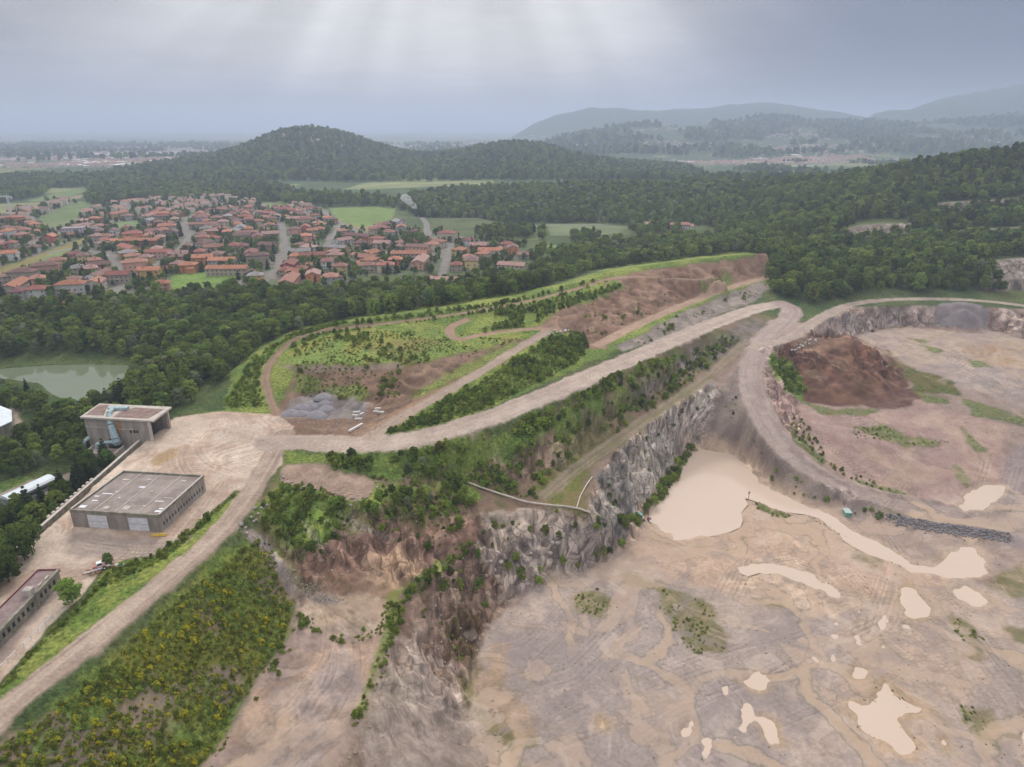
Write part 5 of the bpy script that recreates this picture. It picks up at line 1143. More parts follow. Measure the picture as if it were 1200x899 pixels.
# ---- tall crusher house with its open end on the yard
def crusher():
    e = empty('crusher_house', (0, 0, 0)); setp(e, 'tall concrete crusher house with stained flat roof and blue chute', 'industrial building')
    A = np.array((-175.4, 256.6)); B = np.array((-147.0, 252.4)); C_ = np.array((-146.0, 265.4)); D_ = np.array((-175.8, 269.2))   # plan of the walls
    def wall(m, p, q, z0, z1, t=.5):
        p = np.array(p); q = np.array(q); d = (q - p) / np.linalg.norm(q - p); n = np.array((-d[1], d[0])) * t
        v = [(*p, z0), (*q, z0), (*(q + n), z0), (*(p + n), z0), (*p, z1), (*q, z1), (*(q + n), z1), (*(p + n), z1)]; k = len(m.v); m.v += v
        m.f += [tuple(k + i for i in f) for f in ((0, 3, 2, 1), (4, 5, 6, 7), (0, 1, 5, 4), (1, 2, 6, 5), (2, 3, 7, 6), (3, 0, 4, 7))]
    m = MB(); wall(m, A, B, -9, 8.55); wall(m, D_ + (0.55, -.6), A + (.55, .55), -9, 8.55); wall(m, C_, D_, -9, 8.55); wall(m, B - (7, -1.8), C_ - (7, 0.4), -2, 8.5, .4); m.build('wall', CONC, e)
    m = MB(); wall(m, A + (0, -.25), B + (-7.0, -.25 + 1.04), 4.4, 4.65, .22); m.build('cornice', CONCP, e)
    for k, (p, s) in enumerate(((B, 1), (C_, 1), ((B + C_) / 2 + (-5.5, 0), 0))):
        MB().box(p[0] - .1, p[0] + .85, p[1] - .45, p[1] + .45, -1.0, 8.5).build('pillar', CONCP if k < 2 else DARKM, e)  # inner pillar coloured dark to stand in for the shade inside
    r = [(-176.2, 255.6), (-144.3, 251.6), (-143.7, 266.3), (-176.3, 270.0)]
    m = MB(); n = 0; m.v = [(*p, 8.6) for p in r] + [(*p, 9.3) for p in r]; m.f = [(0, 3, 2, 1), (4, 5, 6, 7), (0, 1, 5, 4), (1, 2, 6, 5), (2, 3, 7, 6), (3, 0, 4, 7)]; rf = m.build('roof', CONCP, e)
    for pts in (((-162.5, 255.4), (-147.2, 253.6), (-145.6, 263.6), (-158.6, 265.6), (-162.6, 260.5)), ((-175.2, 257.6), (-167.0, 256.8), (-169.0, 261.5), (-171.2, 268.3), (-175.6, 268.6))):
        m = MB(); m.v = [(*p, 9.304) for p in pts] + [(*p, 9.33) for p in pts]; k = len(pts); m.f = [tuple(range(k, 2 * k))] + [(i, (i + 1) % k, k + (i + 1) % k, k + i) for i in range(k)]; m.build('stain', STAIN, rf)
    m = MB(); m.box(-168.4, -160.4, 262.3, 264.3, 9.34, 10.5); m.box(-168.2, -160.6, 262.0, 262.3, 9.6, 10.1); hd = m.build('chute_head', BLUEP, e)
    m = MB(); pts = [(-166.2, 262.5, 10.2), (-165.4, 257.6, 9.9), (-163.2, 254.2, 6.4), (-161.6, 252.4, 1.2), (-161.2, 252.2, -.4)]
    for p, q, r0, r1 in zip(pts[:-1], pts[1:], (.9, 1.0, 1.25, 1.5), (1.0, 1.25, 1.5, 1.6)): m.tube(p, q, r0, r1, 10)
    ch = m.build('chute', BLUEP, e); 
    MB().tube((-161.3, 252.3, -.5), (-161.2, 252.2, -1.6), 1.9, 1.2, 12).build('hopper', BLUEP, ch)
    m = MB(); m.path([(-161.8, 251.8, -.2), (-165.5, 250.6, .0), (-168.4, 250.6, -.6), (-169.0, 250.8, -2.6)], .75, 9); m.build('duct', BLUEP, e)
    m = MB(); m.path([(-173.6, 254.5, .6), (-174.6, 252.6, -.2), (-175.2, 251.8, -3.0), (-175.4, 251.4, -6.0)], .7, 9); m.tube((-175.4, 251.4, -6), (-175.4, 251.4, -8.6), 1.7, 1.7, 12); m.build('dust_pipe', BLUEP, e)
    MB().box(-161.0, -159.0, 254.12, 254.22, 2.6, 8.4).build('rust_streak', RUST, e)
    for x in (-155.6, -154.0, -152.8): MB().box(x, x + .7, 253.1, 253.22, 3.2, 4.4).build('window', DARKM, e)
    # concrete trough in front
    m = MB(); m.box(-171.5, -158.5, 245.0, 245.5, -6, -2.0); m.box(-171.5, -171.0, 245.5, 252.4, -6, -2.0); m.box(-159.0, -158.5, 245.5, 252.4, -6, -2.0); m.box(-171.0, -159.0, 245.5, 252.4, -6, -3.4); bs_ = m.build('trough', CONCP, e)
    MB().box(-168, -160, 246.6, 250.5, -3.398, -3.0).build('dust', STAIN, bs_)
    return e
crusher()

# ---- retaining wall with buttress blocks along the yard's drop
def retaining():
    a = np.array((-150.0, 173.0)); b_ = np.array((-151.4, 252.0)); e = empty('retaining_wall', (a[0], a[1], 0), math.atan2(-(b_[0] - a[0]), b_[1] - a[1])); L = float(np.linalg.norm(b_ - a))
    setp(e, 'long concrete retaining wall with square merlons behind the warehouse', 'wall')
    MB().box(-.5, .1, 0, L, -8.5, .55).build('wall', CONCD, e); MB().box(-.7, .3, 0, L, .552, .75).build('coping', CONCP, e)
    for k in range(11): MB().box(-1.5, -.72, 20 + k * 2.5, 21.2 + k * 2.5, -.3, 1.0).build('block', CONCP, e)
retaining()

# ---- low arcaded shed at the left edge
def lineshed():
    a = np.array((-125.0, 112.0)); b_ = np.array((-126.6, 160.0)); e = empty('store_shed', (a[0], a[1], 0), math.atan2(-(b_[0] - a[0]), b_[1] - a[1])); L = 48.0; D = 5.6; H_ = 3.9
    setp(e, 'long low concrete shed with brown roof and a row of small dark openings', 'shed')
    m = MB(); m.box(-D, 0, 0, .3, -.3, H_); m.box(-D, 0, L - .3, L, -.3, H_); m.box(-D, -D + .3, .3, L - .3, -.3, H_); m.box(-.3, 0, .3, L - .3, -.3, 1.3); m.box(-.3, 0, .3, L - .3, 2.9, H_)
    ys = [1.0 + i * 1.9 for i in range(24)]; z = [.3] + [v for y in ys for v in (y, y + 1.1)] + [L - .3]
    for i in range(0, len(z), 2): m.box(-.3, 0, z[i], z[i + 1], 1.3, 2.9)
    m.build('wall', CONCD, e)
    for y in ys: MB().box(-.5, -.38, y - .1, y + 1.2, 1.2, 3.0).build('window', DARKM, e)
    MB().box(-D + .15, -.35, .1, L - .1, H_ + .003, H_ + .2).build('roof', BRICKR, e)
    m = MB(); m.box(-.45, .35, 0, L, H_ + .003, H_ + .55); m.build('gutter', CONCD, e)
    MB().box(-D - .1, -D + .12, 0, L, H_ + .003, H_ + .6).build('parapet', PURP, e); MB().box(-D + .15, .35, L + .003, L + .25, H_ - .3, H_ + .6).build('end_parapet', PURP, e)
    m = MB(); m.box(-2.6, -.5, 36.6, 38.6, H_ + .21, H_ + 2.0); m.quad((-2.6, 36.6, H_ + 2.0), (-.5, 36.6, H_ + 2.0), (-1.55, 37.6, H_ + 2.7)); m.build('dormer', CONCP, e)
    for y in (40.2, 43.2): MB().box(-.9, -.5, y, y + 1.6, H_ + .56, H_ + 1.0).build('roof_block', CONCP, e)
    MB().box(.003, .5, 37.0, 37.6, -.3, H_ + 1.0).build('buttress', CONCD, e)
lineshed()

# ---- white rails beside the shed lane
fe = empty('rail_fence', (-120.6, 124, 0), R(-3)); setp(fe, 'broken line of white painted rails beside the lane past the low shed', 'fence')
for k in range(9): MB().box(-.09, .09, k * 2.6 - .09, k * 2.6 + .09, 0, 1.5 - .0).build('post', WHITEP, fe)
for k in range(8):
    if k in (3,): continue
    MB().box(-.05, .05, k * 2.6 + .1, k * 2.6 + 2.5, 1.25, 1.4).build('rail', WHITEP, fe)

# ---- white roofed hall and narrow white building at the left edge
e = empty('white_hall', (-232, 268, -8)); setp(e, 'large hall with pale blue white roof cut by the left edge', 'hall')
def prism(ps, z0, z1): 
    m = MB(); k = len(ps); m.v = [(*p, z0) for p in ps] + [(*p, z1) for p in ps]; m.f = [tuple(range(k))[::-1], tuple(range(k, 2 * k))] + [(i, (i + 1) % k, k + (i + 1) % k, k + i) for i in range(k)]; return m
hp = [(-16, -16), (12, -16), (15.5, 3), (7, 15), (-8, 24), (-24, 20), (-24, -6)]
prism([(x * .97, y * .97) for x, y in hp], -.5, 8.3).build('wall', CONCD, e)
m = MB(); c_ = (-6, 3, 10.6); k = len(hp); m.v = [(*p, 8.4) for p in hp] + [(*p, 8.75) for p in hp] + [c_]; m.f = [(i, (i + 1) % k, k + (i + 1) % k, k + i) for i in range(k)] + [(k + i, k + (i + 1) % k, 2 * k) for i in range(k)]; rf = m.build('roof', SHEDW, e)
MB().box(-7, 4, -22, -16.2, 6.0, 6.6).build('canopy', SHEDW, e)
e = empty('narrow_hall', (-178.8, 222.5, -8.2), R(-21)); setp(e, 'narrow white barrel roofed building beside the curved lane and lawn', 'building')
L = 17
m = MB(); m.box(-2.6, 2.6, -L / 2, L / 2, -.4, 3.2); m.build('wall', mat_noise('grey_blue_wall', (.22,.25,.27), (.28,.30,.32), .5), e)
m = MB(); prof = [(-2.9, 3.2), (-2.2, 3.9), (-1.0, 4.35), (0, 4.5), (1.0, 4.35), (2.2, 3.9), (2.9, 3.2)]
for (x0, z0), (x1, z1) in zip(prof[:-1], prof[1:]): m.quad((x0, -L / 2 - .3, z0), (x1, -L / 2 - .3, z1), (x1, L / 2 + .3, z1), (x0, L / 2 + .3, z0))
for y in (-L / 2 - .3, L / 2 + .3): m.v += [(x, y, z) for x, z in prof]; n = len(m.v); m.f.append(tuple(range(n - 7, n)))
m.build('roof', SHEDW, e)
m = MB(); m.box(2.61, 2.68, -L / 2 + .5, L / 2 - .5, 1.2, 2.3); m.build('window_band', DARKM, e)

# ---- abandoned loader among scrap at the corner of the yard
p = near(118, 668, 0)
e = empty('wheel_loader', (*p[:2], 0), R(38)); e.scale = (.85, .85, .85); setp(e, 'derelict red and white loader parked at the grassy corner of the yard', 'loader')
m = MB(); m.box(-1.9, 1.6, -.8, .8, .9, 1.6); m.box(-2.2, -.9, -.75, .75, 1.6, 2.3); m.build('body', PINKP, e)
cb = MB().box(-.7, .6, -.7, .7, 1.62, 3.0).build('cab', WHITEP, e); MB().box(-.6, .62, -.72, .72, 2.1, 2.8).build('window', DARKM, cb); MB().box(-.85, .75, -.85, .85, 3.003, 3.15).build('cab_roof', WHITEP, cb)
for x in (-1.3, 1.1):
    for y in (-1.05, .65): 
        w = MB().tube((x, y, .75), (x, y + .4, .75), .75, seg=14).build('wheel', DARKM, e); MB().tube((x, y - .02, .75), (x, y + .42, .75), .3, seg=10).build('rim', WHITEP, w)
m = MB(); m.tube((1.4, -.5, 1.4), (3.3, -.5, .7), .14); m.tube((1.4, .5, 1.4), (3.3, .5, .7), .14); ar = m.build('lift_arm', WHITEP, e)
m = MB(); m.quad((3.2, -1.2, 1.1), (3.2, 1.2, 1.1), (3.1, 1.2, .2), (3.1, -1.2, .2)); m.quad((3.1, -1.2, .2), (3.1, 1.2, .2), (4.2, 1.2, .1), (4.2, -1.2, .1)); m.quad((3.2, -1.2, 1.1), (3.1, -1.2, .2), (4.2, -1.2, .1)); m.quad((3.2, 1.2, 1.1), (4.2, 1.2, .1), (3.1, 1.2, .2)); m.build('bucket', RUST, ar)
p = near(109, 672, 0); e = empty('scrap_heap', (*p[:2], 0)); setp(e, 'small heap of rusty scrap and white pipe left of the derelict loader', 'scrap heap')
g = random.Random(3); m = MB()
for k in range(14):
    M = Matrix.Translation((g.uniform(-1.8, 1.8), g.uniform(-1, 1), g.uniform(.1, .7))) @ Matrix.Rotation(g.uniform(0, 3), 4, 'Z') @ Matrix.Rotation(g.uniform(-.5, .5), 4, 'X'); m.box(-.7, .7, -.15, .15, -.12, .12, M)
m.build('scrap', RUST, e); MB().tube((-1.6, -1.2, .9), (2.4, .9, 1.2), .2).build('pipe', WHITEP, e)
p = near(141, 664, 0); e = empty('water_tank', (*p[:2], Zat(p[0], p[1])), R(20)); setp(e, 'small pale grey tank lying in the grass right of the loader', 'tank')
MB().tube((-1.1, 0, .6), (1.1, 0, .6), .55, seg=14).build('tank_body', SHEDW, e); MB().box(-.9, -.6, -.5, .5, 0, .3).build('cradle', RUST, e); MB().box(.6, .9, -.5, .5, 0, .3).build('cradle', RUST, e)

# ---- suction dredger moored at the pond corner
p = near(753, 611, FL); e = empty('dredger', (p[0] - 1, p[1] + .5, FL + .1), R(12)); e.scale = (.8, .8, .8); setp(e, 'small dredging excavator with teal cab and dark red arm at the pond corner', 'excavator')
MB().box(-2.2, 1.6, -1.7, 1.7, .9, 2.4).build('body', STEEL, e)
cb = MB().box(-1.9, .6, -1.5, 1.3, 2.42, 3.9).build('cab', TEAL, e); MB().box(-1.8, .62, -1.52, 1.1, 2.9, 3.6).build('window', DARKM, cb); MB().box(-2.1, .8, -1.6, 1.5, 3.902, 4.05).build('cab_roof', TEAL, cb)
for y in (-1.9, 1.2):
    m = MB(); m.box(-2.2, 1.9, y, y + .7, .12, .85); m.tube((-2.2, y, .5), (-2.2, y + .7, .5), .38, seg=10); m.tube((1.9, y, .5), (1.9, y + .7, .5), .38, seg=10); m.build('track', DARKM, e)
m = MB(); m.tube((1.3, 0, 2.0), (3.6, -.2, 3.0), .32, .26); m.tube((3.6, -.2, 3.0), (4.6, .6, 2.1), .26, .2); bo = m.build('boom', PINKP, e)
m = MB()
for s in (-.45, .45): m.tube((4.4, s + .3, 2.0), (4.9, s + 1.1, 5.6), .13)
for k in range(6): m.tube((4.4 + .08 * k, -.15 + .13 * k, 2.3 + .6 * k), (4.45 + .08 * k, .8 + .13 * k, 2.3 + .6 * k), .1)
m.tube((4.9, .65, 5.6), (4.9, 1.55, 5.6), .13); m.build('ladder_arm', PURP, bo)
MB().box(4.0, 5.6, -1.2, .4, .0, 1.2).build('pump', PURP, e); MB().tube((4.8, -1.2, .5), (4.9, -3.4, .3), .3, seg=10).build('outlet', WHITEP, e)
p = near(992, 604, FL); e = empty('site_hut', (*p[:2], float(Zat(p[0], p[1]))), R(-6)); setp(e, 'small green sheet metal hut at the foot of the ramp bank', 'hut'); e.scale = (.75, .75, .75)
MB().box(-1.7, 1.7, -2.4, 2.4, -.2, 2.5).build('wall', GRNP, e); MB().box(-1.85, 1.85, -2.6, 2.6, 2.503, 2.65).build('roof', mat_noise('pale_green_sheet', (.33,.45,.40), (.40,.5,.46), 1.5), e); MB().box(-.5, .5, -2.46, -2.41, 0, 2.0).build('door', TEAL, e); MB().box(.8, 1.4, -2.46, -2.41, 1.1, 1.8).build('window', DARKM, e)
p = near(877, 585, FL); e = empty('marker_post', (*p[:2], FL)); setp(e, 'lone marker post with cross board on the tip of the grassy spit', 'post')
MB().tube((0, 0, -.3), (0, 0, 4.2), .14).build('pole', RUST, e); MB().box(-.5, .5, -.06, .06, 2.9, 3.4).build('board', PURP, e)

# ---- pipe on trestles along the bench, and its fence going up the slate edge
def pipeline(name, label, cat, pix, rad, mat, sup, hgt):
    P = dens(dline(pix, 8), 3.0); P[:, 2] = Zat(P[:, 0], P[:, 1]); e = empty(name, tuple(P[0])); setp(e, label, cat); Q = P - P[0]; 
    Q[:, 2] = np.convolve(np.pad(Q[:, 2], 2, 'edge'), np.ones(5) / 5, 'valid') + hgt
    MB().path([tuple(q) for q in Q], rad, 8).build('pipe', mat, e, smooth=False)
    for q, p in list(zip(Q, P - P[0]))[::sup]: MB().box(q[0] - .12, q[0] + .12, q[1] - .12, q[1] + .12, p[2] - .6, q[2] - rad * .6).build('trestle', RUST, e)
pipeline('water_pipe', 'long pale pipe on short trestles along the edge of the grassy bench', 'pipe', [(535,562),(560,572),(590,582),(618,591),(640,594),(662,595),(680,598),(692,604)], .38, CONCP, 2, .8)
pipeline('side_pipe', 'thin white pipe climbing the slate edge above the grassy bench', 'pipe', [(676,596),(680,582),(688,568),(694,560)], .2, WSTONE, 2, .5)

# ---- stone: gravel heaps, slabs, boulders
def rock_mesh(name, r, seed, mat, flat=.7, sub_=2):
    bm = bmesh.new(); bmesh.ops.create_icosphere(bm, subdivisions=sub_, radius=1); g = np.random.default_rng(seed)
    pl = [(g.normal(size=3), g.uniform(.55, .9)) for _ in range(9)]
    for v in bm.verts:
        p = np.array(v.co); 
        for n_, d_ in pl:
            n_ = n_ / np.linalg.norm(n_); t = p @ n_
            if t > d_: p = p - n_ * (t - d_)
        p = p * (1, .8, flat) * r * (1 + g.uniform(-.04, .04)); v.co = p
    me = bpy.data.meshes.new(name); bm.to_mesh(me); bm.free(); me.materials.append(mat); return me
GH = [((340,485),4.2),((352,486),4.0),((355,478),3.9),((371,487),4.8),((366,474),3.8),((372,476),3.6),((382,480),4.0),((381,473),3.7),((379,466),4.3)]
GL = ['leftmost low grey gravel heap beside the yard entrance', 'second grey gravel heap from the left in the front row', 'grey gravel heap behind the left pair, nearest the track', 'largest and foremost grey gravel heap of the cluster', 'rear left grey gravel heap against the bank', 'middle grey gravel heap hemmed in by the others', 'rightmost rounded grey gravel heap of the cluster', 'grey gravel heap behind the rightmost one', 'hindmost broad gravel heap with stones on its crest']
for k, ((px, py), r) in enumerate(GH):
    p = drape([(px, py)])[0]; bm = bmesh.new(); n1, n2 = 20, 7; g = np.random.default_rng(k); vs_ = []
    top_ = bm.verts.new((0, 0, r * .50))
    for j in range(1, n2 + 1):
        f = j / n2; ring = []
        for i in range(n1):
            a = 2 * math.pi * i / n1; rr = r * f * (1 + .10 * math.sin(2 * a + k) + .04 * g.normal()); ring.append(bm.verts.new((math.cos(a) * rr, math.sin(a) * rr, r * .50 * (1 - f ** 1.25) - (.6 if j == n2 else 0) + .05 * g.normal())))
        vs_.append(ring)
    for i in range(n1): bm.faces.new((top_, vs_[0][i], vs_[0][(i + 1) % n1]))
    for j in range(n2 - 1):
        for i in range(n1): bm.faces.new((vs_[j][i], vs_[j + 1][i], vs_[j + 1][(i + 1) % n1], vs_[j][(i + 1) % n1]))
    me = bpy.data.meshes.new('gravel_heap'); bm.to_mesh(me); bm.free(); me.polygons.foreach_set('use_smooth', [True] * len(me.polygons)); me.materials.append(GRAV)
    o = mkobj('gravel_heap', me, loc=(p[0], p[1], p[2] + .1)); setp(o, GL[k], 'gravel heap', 'grey gravel heaps at the yard entrance')
SLABS = [((418,484),.3,3.2,'topmost white concrete block of the loose group by the ditch'),((416,488),-.2,2.6,'white concrete block just left of the ditch head'),((420,492),.1,3.0,'white concrete block lying lowest in the group above the long beam'),((424,486),1.0,2.2,'short white concrete block standing against the ditch'),((443,480),.1,2.8,'upper white block of the group right of the ditch'),((446,484),-.1,3.2,'lower white block of the group right of the ditch'),((440,483),.6,2.0,'small white block left in the group right of the ditch')]
for (px, py), a, L_, lab in SLABS:
    p = drape([(px, py)])[0]; m = MB(); m.box(-L_ / 2, L_ / 2, -.45, .45, 0, .7); m.box(-L_ / 2 + .2, L_ / 2 - .2, -.35, .35, .7, .8); o = m.build('concrete_block', WSTONE); o.location = p; o.rotation_euler = (0, 0, a); setp(o, lab, 'concrete block', 'white concrete blocks by the ditch')
p = drape([(417, 502)])[0]; o = MB().box(-.5, .5, -4.2, 4.2, 0, .8).box(-.35, .35, -4.4, 4.4, .2, .6).build('concrete_beam', WSTONE); o.location = p; o.rotation_euler = (0, 0, R(-28)); setp(o, 'long white concrete beam lying by the ditch near the yard entrance', 'concrete beam')
RM = [rock_mesh('boulder', 1.0, k, ROCKM) for k in range(4)]; RW = [rock_mesh('boulder', 1.0, 20 + k, WSTONE) for k in range(3)]; RD = [rock_mesh('rubble', 1.0, 40 + k, ROCKD, sub_=1) for k in range(3)]
g = random.Random(12); BO = []
for pl, n, rr, mm, where in (([(330,560),(352,572),(372,580),(395,588),(412,592),(430,588),(440,578),(443,568)], 22, (.45, .95), RM, 'on the rim of the earth apron below the junction'),
                             ([(283,628),(292,612),(300,600),(312,592)], 12, (.5, 1.2), RM, 'beside the lower road at the head of the gully'),
                             ([(925,412),(938,408),(948,401),(956,397)], 12, (.5, 1.1), RW, 'on the left shoulder of the brown spoil mound'),
                             ([(560,680),(590,662),(620,650),(650,640),(690,650)], 16, (.6, 1.4), RM, 'on the broken face below the pipe'),
                             ([(640,392),(655,390),(668,386)], 10, (.8, 1.5), RW, 'where the upper track meets the red cutting')):
    Q = dens(dline(pl), .6)
    for k in range(n):
        q = Q[int((k + .5) / n * len(Q))] + np.array((g.uniform(-1.6, 1.6), g.uniform(-2, 2), 0)); r = g.uniform(*rr)
        o = mkobj('boulder', mm[k % len(mm)], loc=(q[0], q[1], float(Zat(q[0], q[1])) + r * .3)); o.scale = (r, r, r); o.rotation_euler = (0, 0, g.uniform(0, 6)); BO.append((o, where, r))
# rubble on the berm at the foot of the ramp, and loose stone everywhere: masses nobody would count
def rubble(name, label, spots, meshes):
    V = []; F = []; n = 0; src = []
    for me in meshes:
        v = np.array([tuple(q.co) for q in me.vertices]); f = [tuple(p_.vertices) for p_ in me.polygons]; src.append((v, np.array(f)))
    for k, (x, y, z, r) in enumerate(spots):
        v, f = src[k % len(src)]; a = k * 2.4; c, s = math.cos(a), math.sin(a); w = v * r; V.append(np.stack([w[:, 0] * c - w[:, 1] * s + x, w[:, 0] * s + w[:, 1] * c + y, w[:, 2] + z], 1)); F.append(f + n); n += len(v)
    V = np.concatenate(V).astype(np.float32); F = np.concatenate(F).astype(np.int32); me = bpy.data.meshes.new(name); me.vertices.add(len(V)); me.vertices.foreach_set('co', V.ravel()); me.loops.add(F.size); me.loops.foreach_set('vertex_index', F.ravel()); me.polygons.add(len(F)); me.polygons.foreach_set('loop_start', np.arange(0, F.size, 3, dtype=np.int32)); me.update(calc_edges=True)
    o = mkobj(name, me, mat=meshes[0].materials[0]); setp(o, label, kind='stuff'); return o
def spots(line=None, poly=None, n=500, w=2.0, r=(.3, .9), cut=None):
    if line is not None:
        Q = dens(dline(line), .5); i = rng.integers(0, len(Q), n); X = Q[i, 0] + rng.normal(0, w, n); Y = Q[i, 1] + rng.normal(0, w, n)
    else:
        P = dpoly(poly); X = rng.uniform(P[:, 0].min(), P[:, 0].max(), n); Y = rng.uniform(P[:, 1].min(), P[:, 1].max(), n); k = seg_sd(P, X, Y) > 0; X, Y = X[k], Y[k]
    if cut: k = fbm(X, Y, cut[0], 3, .5, 91) > cut[1]; X, Y = X[k], Y[k]
    S_ = r[0] + (r[1] - r[0]) * rng.random(len(X)) ** 3; return list(zip(X, Y, Zat(X, Y) + S_ * .2, S_))
rubble('rubble', 'dark grey rubble piled along the berm at the foot of the ramp', spots(line=[(1045,606),(1080,614),(1130,622),(1180,629)], n=1500, w=1.5, r=(.3, .9)), RD)
rubble('loose_stones', 'pale loose stones strewn over the broken quarry faces', spots(poly=[(560,590),(700,600),(735,640),(640,690),(560,760),(600,899),(400,899),(455,745),(470,680),(400,690),(350,660),(400,590)], n=3000, r=(.10, .55), cut=(12, .0))
       + spots(poly=[(300,590),(330,555),(430,590),(400,640),(352,680),(320,650)], n=500, r=(.10, .35)) + spots(line=[(288,626),(315,650),(335,670),(352,686),(400,704)], n=600, w=1.0, r=(.10, .42))
       + spots(poly=[(700,545),(760,498),(830,450),(800,530),(740,610),(700,600)], n=1200, r=(.12, .6), cut=(9, 0)) + spots(poly=[(640,372),(720,340),(850,320),(900,330),(740,400),(690,408)], n=900, r=(.15, .5), cut=(12, .05))
       + spots(poly=[(330,490),(440,478),(500,470),(440,508),(380,512)], n=700, r=(.15, .55)) + spots(line=[(930,410),(945,402),(960,397)], n=260, w=2.0, r=(.2, .7)), [rock_mesh('loose', 1.0, 60 + k, ROCKM, sub_=1) for k in range(3)])
rubble('scattered_clods', 'dark clods and tufts scattered on the mud of the quarry floor', spots(poly=[(990,830),(1030,800),(1080,830),(1070,880),(1010,860)], n=260, r=(.12, .5), cut=(6, .1)) + spots(poly=[(860,655),(960,665),(1000,700),(960,705),(870,685)], n=420, r=(.12, .4), cut=(4, .2)) + spots(line=[(945,600),(970,618),(1010,640),(1050,660)], n=260, w=1.2, r=(.12, .4)) + spots(poly=[(780,650),(830,650),(840,680),(800,690)], n=160, r=(.12, .3), cut=(5, .1))
       + spots(poly=[(600,700),(1200,650),(1250,899),(640,899)], n=1500, r=(.08, .35), cut=(14, .15)), [rock_mesh('clod', 1.0, 80 + k, mat_noise('dark_earth', (.13,.10,.06), (.20,.16,.09), 1.5), sub_=1) for k in range(2)])
# ------------------------------------------------------------------ the village
def objcol_mat(name, scale, lo, hi, rough=.85, stripes=False):
    m = bpy.data.materials.new(name); m.use_nodes = True; t = m.node_tree; p = t.nodes['Principled BSDF']; oi = N(t, 'ShaderNodeObjectInfo'); g = N(t, 'ShaderNodeTexCoord')
    n = noise(t, g.outputs['Object'], scale, 5, .6); k = maprange(t, n, .3, .7, lo, hi, False)
    if stripes:
        w = N(t, 'ShaderNodeTexWave'); w.inputs['Scale'].default_value = 1.3; w.inputs['Distortion'].default_value = .4; lk(t, g.outputs['Object'], w.inputs['Vector']); k = mathn(t, 'MULTIPLY', k, maprange(t, w.outputs['Fac'], 0, 1, .86, 1.1, False))
    s = N(t, 'ShaderNodeVectorMath', operation='SCALE'); lk(t, oi.outputs['Color'], s.inputs[0]); lk(t, k, s.inputs['Scale']); lk(t, s.outputs[0], p.inputs['Base Color']); p.inputs['Roughness'].default_value = rough; p.inputs['Specular IOR Level'].default_value = .25; return m
WALLM = objcol_mat('rendered_wall', .35, .82, 1.12); TILEM = objcol_mat('clay_tiles', .5, .72, 1.25, stripes=True); GLASS = mat_noise('window_dark', (.05,.055,.06), (.10,.10,.10), 1.0, .35)
CHIM = mat_noise('chimney_brick', (.33,.20,.15), (.42,.28,.22), 2.0)
def house_meshes(w, d, h, rh, hip, wing=False):
    """shared shapes of one house type"""
    m = MB(); m.box(-w / 2, w / 2, -d / 2, d / 2, -.8, h)
    if wing: m.box(w / 2 - w * .35, w / 2, -d / 2 - d * .35, -d / 2, -.8, h * .66)
    if not hip: 
        for x in (-w / 2, w / 2): m.quad((x, -d / 2, h), (x, d / 2, h), (x, 0, h + rh * .93))
    wall = m.mesh('wall', WALLM)
    o = .65; m = MB(); X, Y = w / 2 + o, d / 2 + o; th = .28
    def slab(*p): m.quad(*p); m.quad(*[(a, b, c - th) for a, b, c in reversed(p)])
    ze = h - o * rh / (d / 2) * .55 + .25
    if hip:
        rx = max(.3, w / 2 - d / 2); zt = h + rh + .25
        slab((-X, -Y, ze), (X, -Y, ze), (rx, 0, zt), (-rx, 0, zt)); slab((X, Y, ze), (-X, Y, ze), (-rx, 0, zt), (rx, 0, zt)); slab((X, -Y, ze), (X, Y, ze), (rx, 0, zt)); slab((-X, Y, ze), (-X, -Y, ze), (-rx, 0, zt))
    else:
        zt = h + rh + .25; slab((-X, -Y, ze), (X, -Y, ze), (X, 0, zt), (-X, 0, zt)); slab((X, Y, ze), (-X, Y, ze), (-X, 0, zt), (X, 0, zt))
    for a, b in (((-X, -Y), (X, -Y)), ((X, -Y), (X, Y)), ((X, Y), (-X, Y)), ((-X, Y), (-X, -Y))):
        if hip or a[1] == b[1]: m.quad((*a, ze - th), (*b, ze - th), (*b, ze), (*a, ze))
    if wing: z0 = h * .66; m.quad((w * .15 - .5, -d * .85 - .6, z0), (w / 2 + .5, -d * .85 - .6, z0), (w / 2 + .5, -d / 2, z0 + 1.1), (w * .15 - .5, -d / 2, z0 + 1.1))
    roof = m.mesh('roof', TILEM)
    m = MB(); m.box(w * .22, w * .22 + .8, d * .10, d * .10 + .7, h + rh * .35, h + rh + 1.3); ch = m.mesh('chimney', CHIM)
    wins = []; st = max(1, int(h / 3)); nx = max(2, int(w / 3.6))
    for s in range(st):
        for i in range(nx):
            x = -w / 2 + (i + .5) * w / nx; z = s * 3 + 1.0; wins.append((x, -d / 2, z, 0))
            if i % 2 == 0: wins.append((x, d / 2, z, 1))
        for j in range(max(1, int(d / 5))):
            y = -d / 2 + (j + .5) * d / max(1, int(d / 5)); z = s * 3 + 1.0; wins.append((w / 2, y, z, 2)); wins.append((-w / 2, y, z, 3))
    if wing: wins = [q for q in wins if not (q[3] == 0 and q[0] > w * .12 and q[2] < h * .66)]
    return dict(wall=wall, roof=roof, chimney=ch, wins=wins, w=w, d=d, h=h, hip=hip)
WIN0 = MB().box(-.55, .55, -.06, .06, 0, 1.4).mesh('window', GLASS); WIN1 = MB().box(-.06, .06, -.55, .55, 0, 1.4).mesh('window', GLASS)
BALC = MB().box(-2.2, 2.2, -1.2, 0, -.15, .0).box(-2.2, 2.2, -1.2, -1.1, .003, .9).mesh('balcony', CONCP)
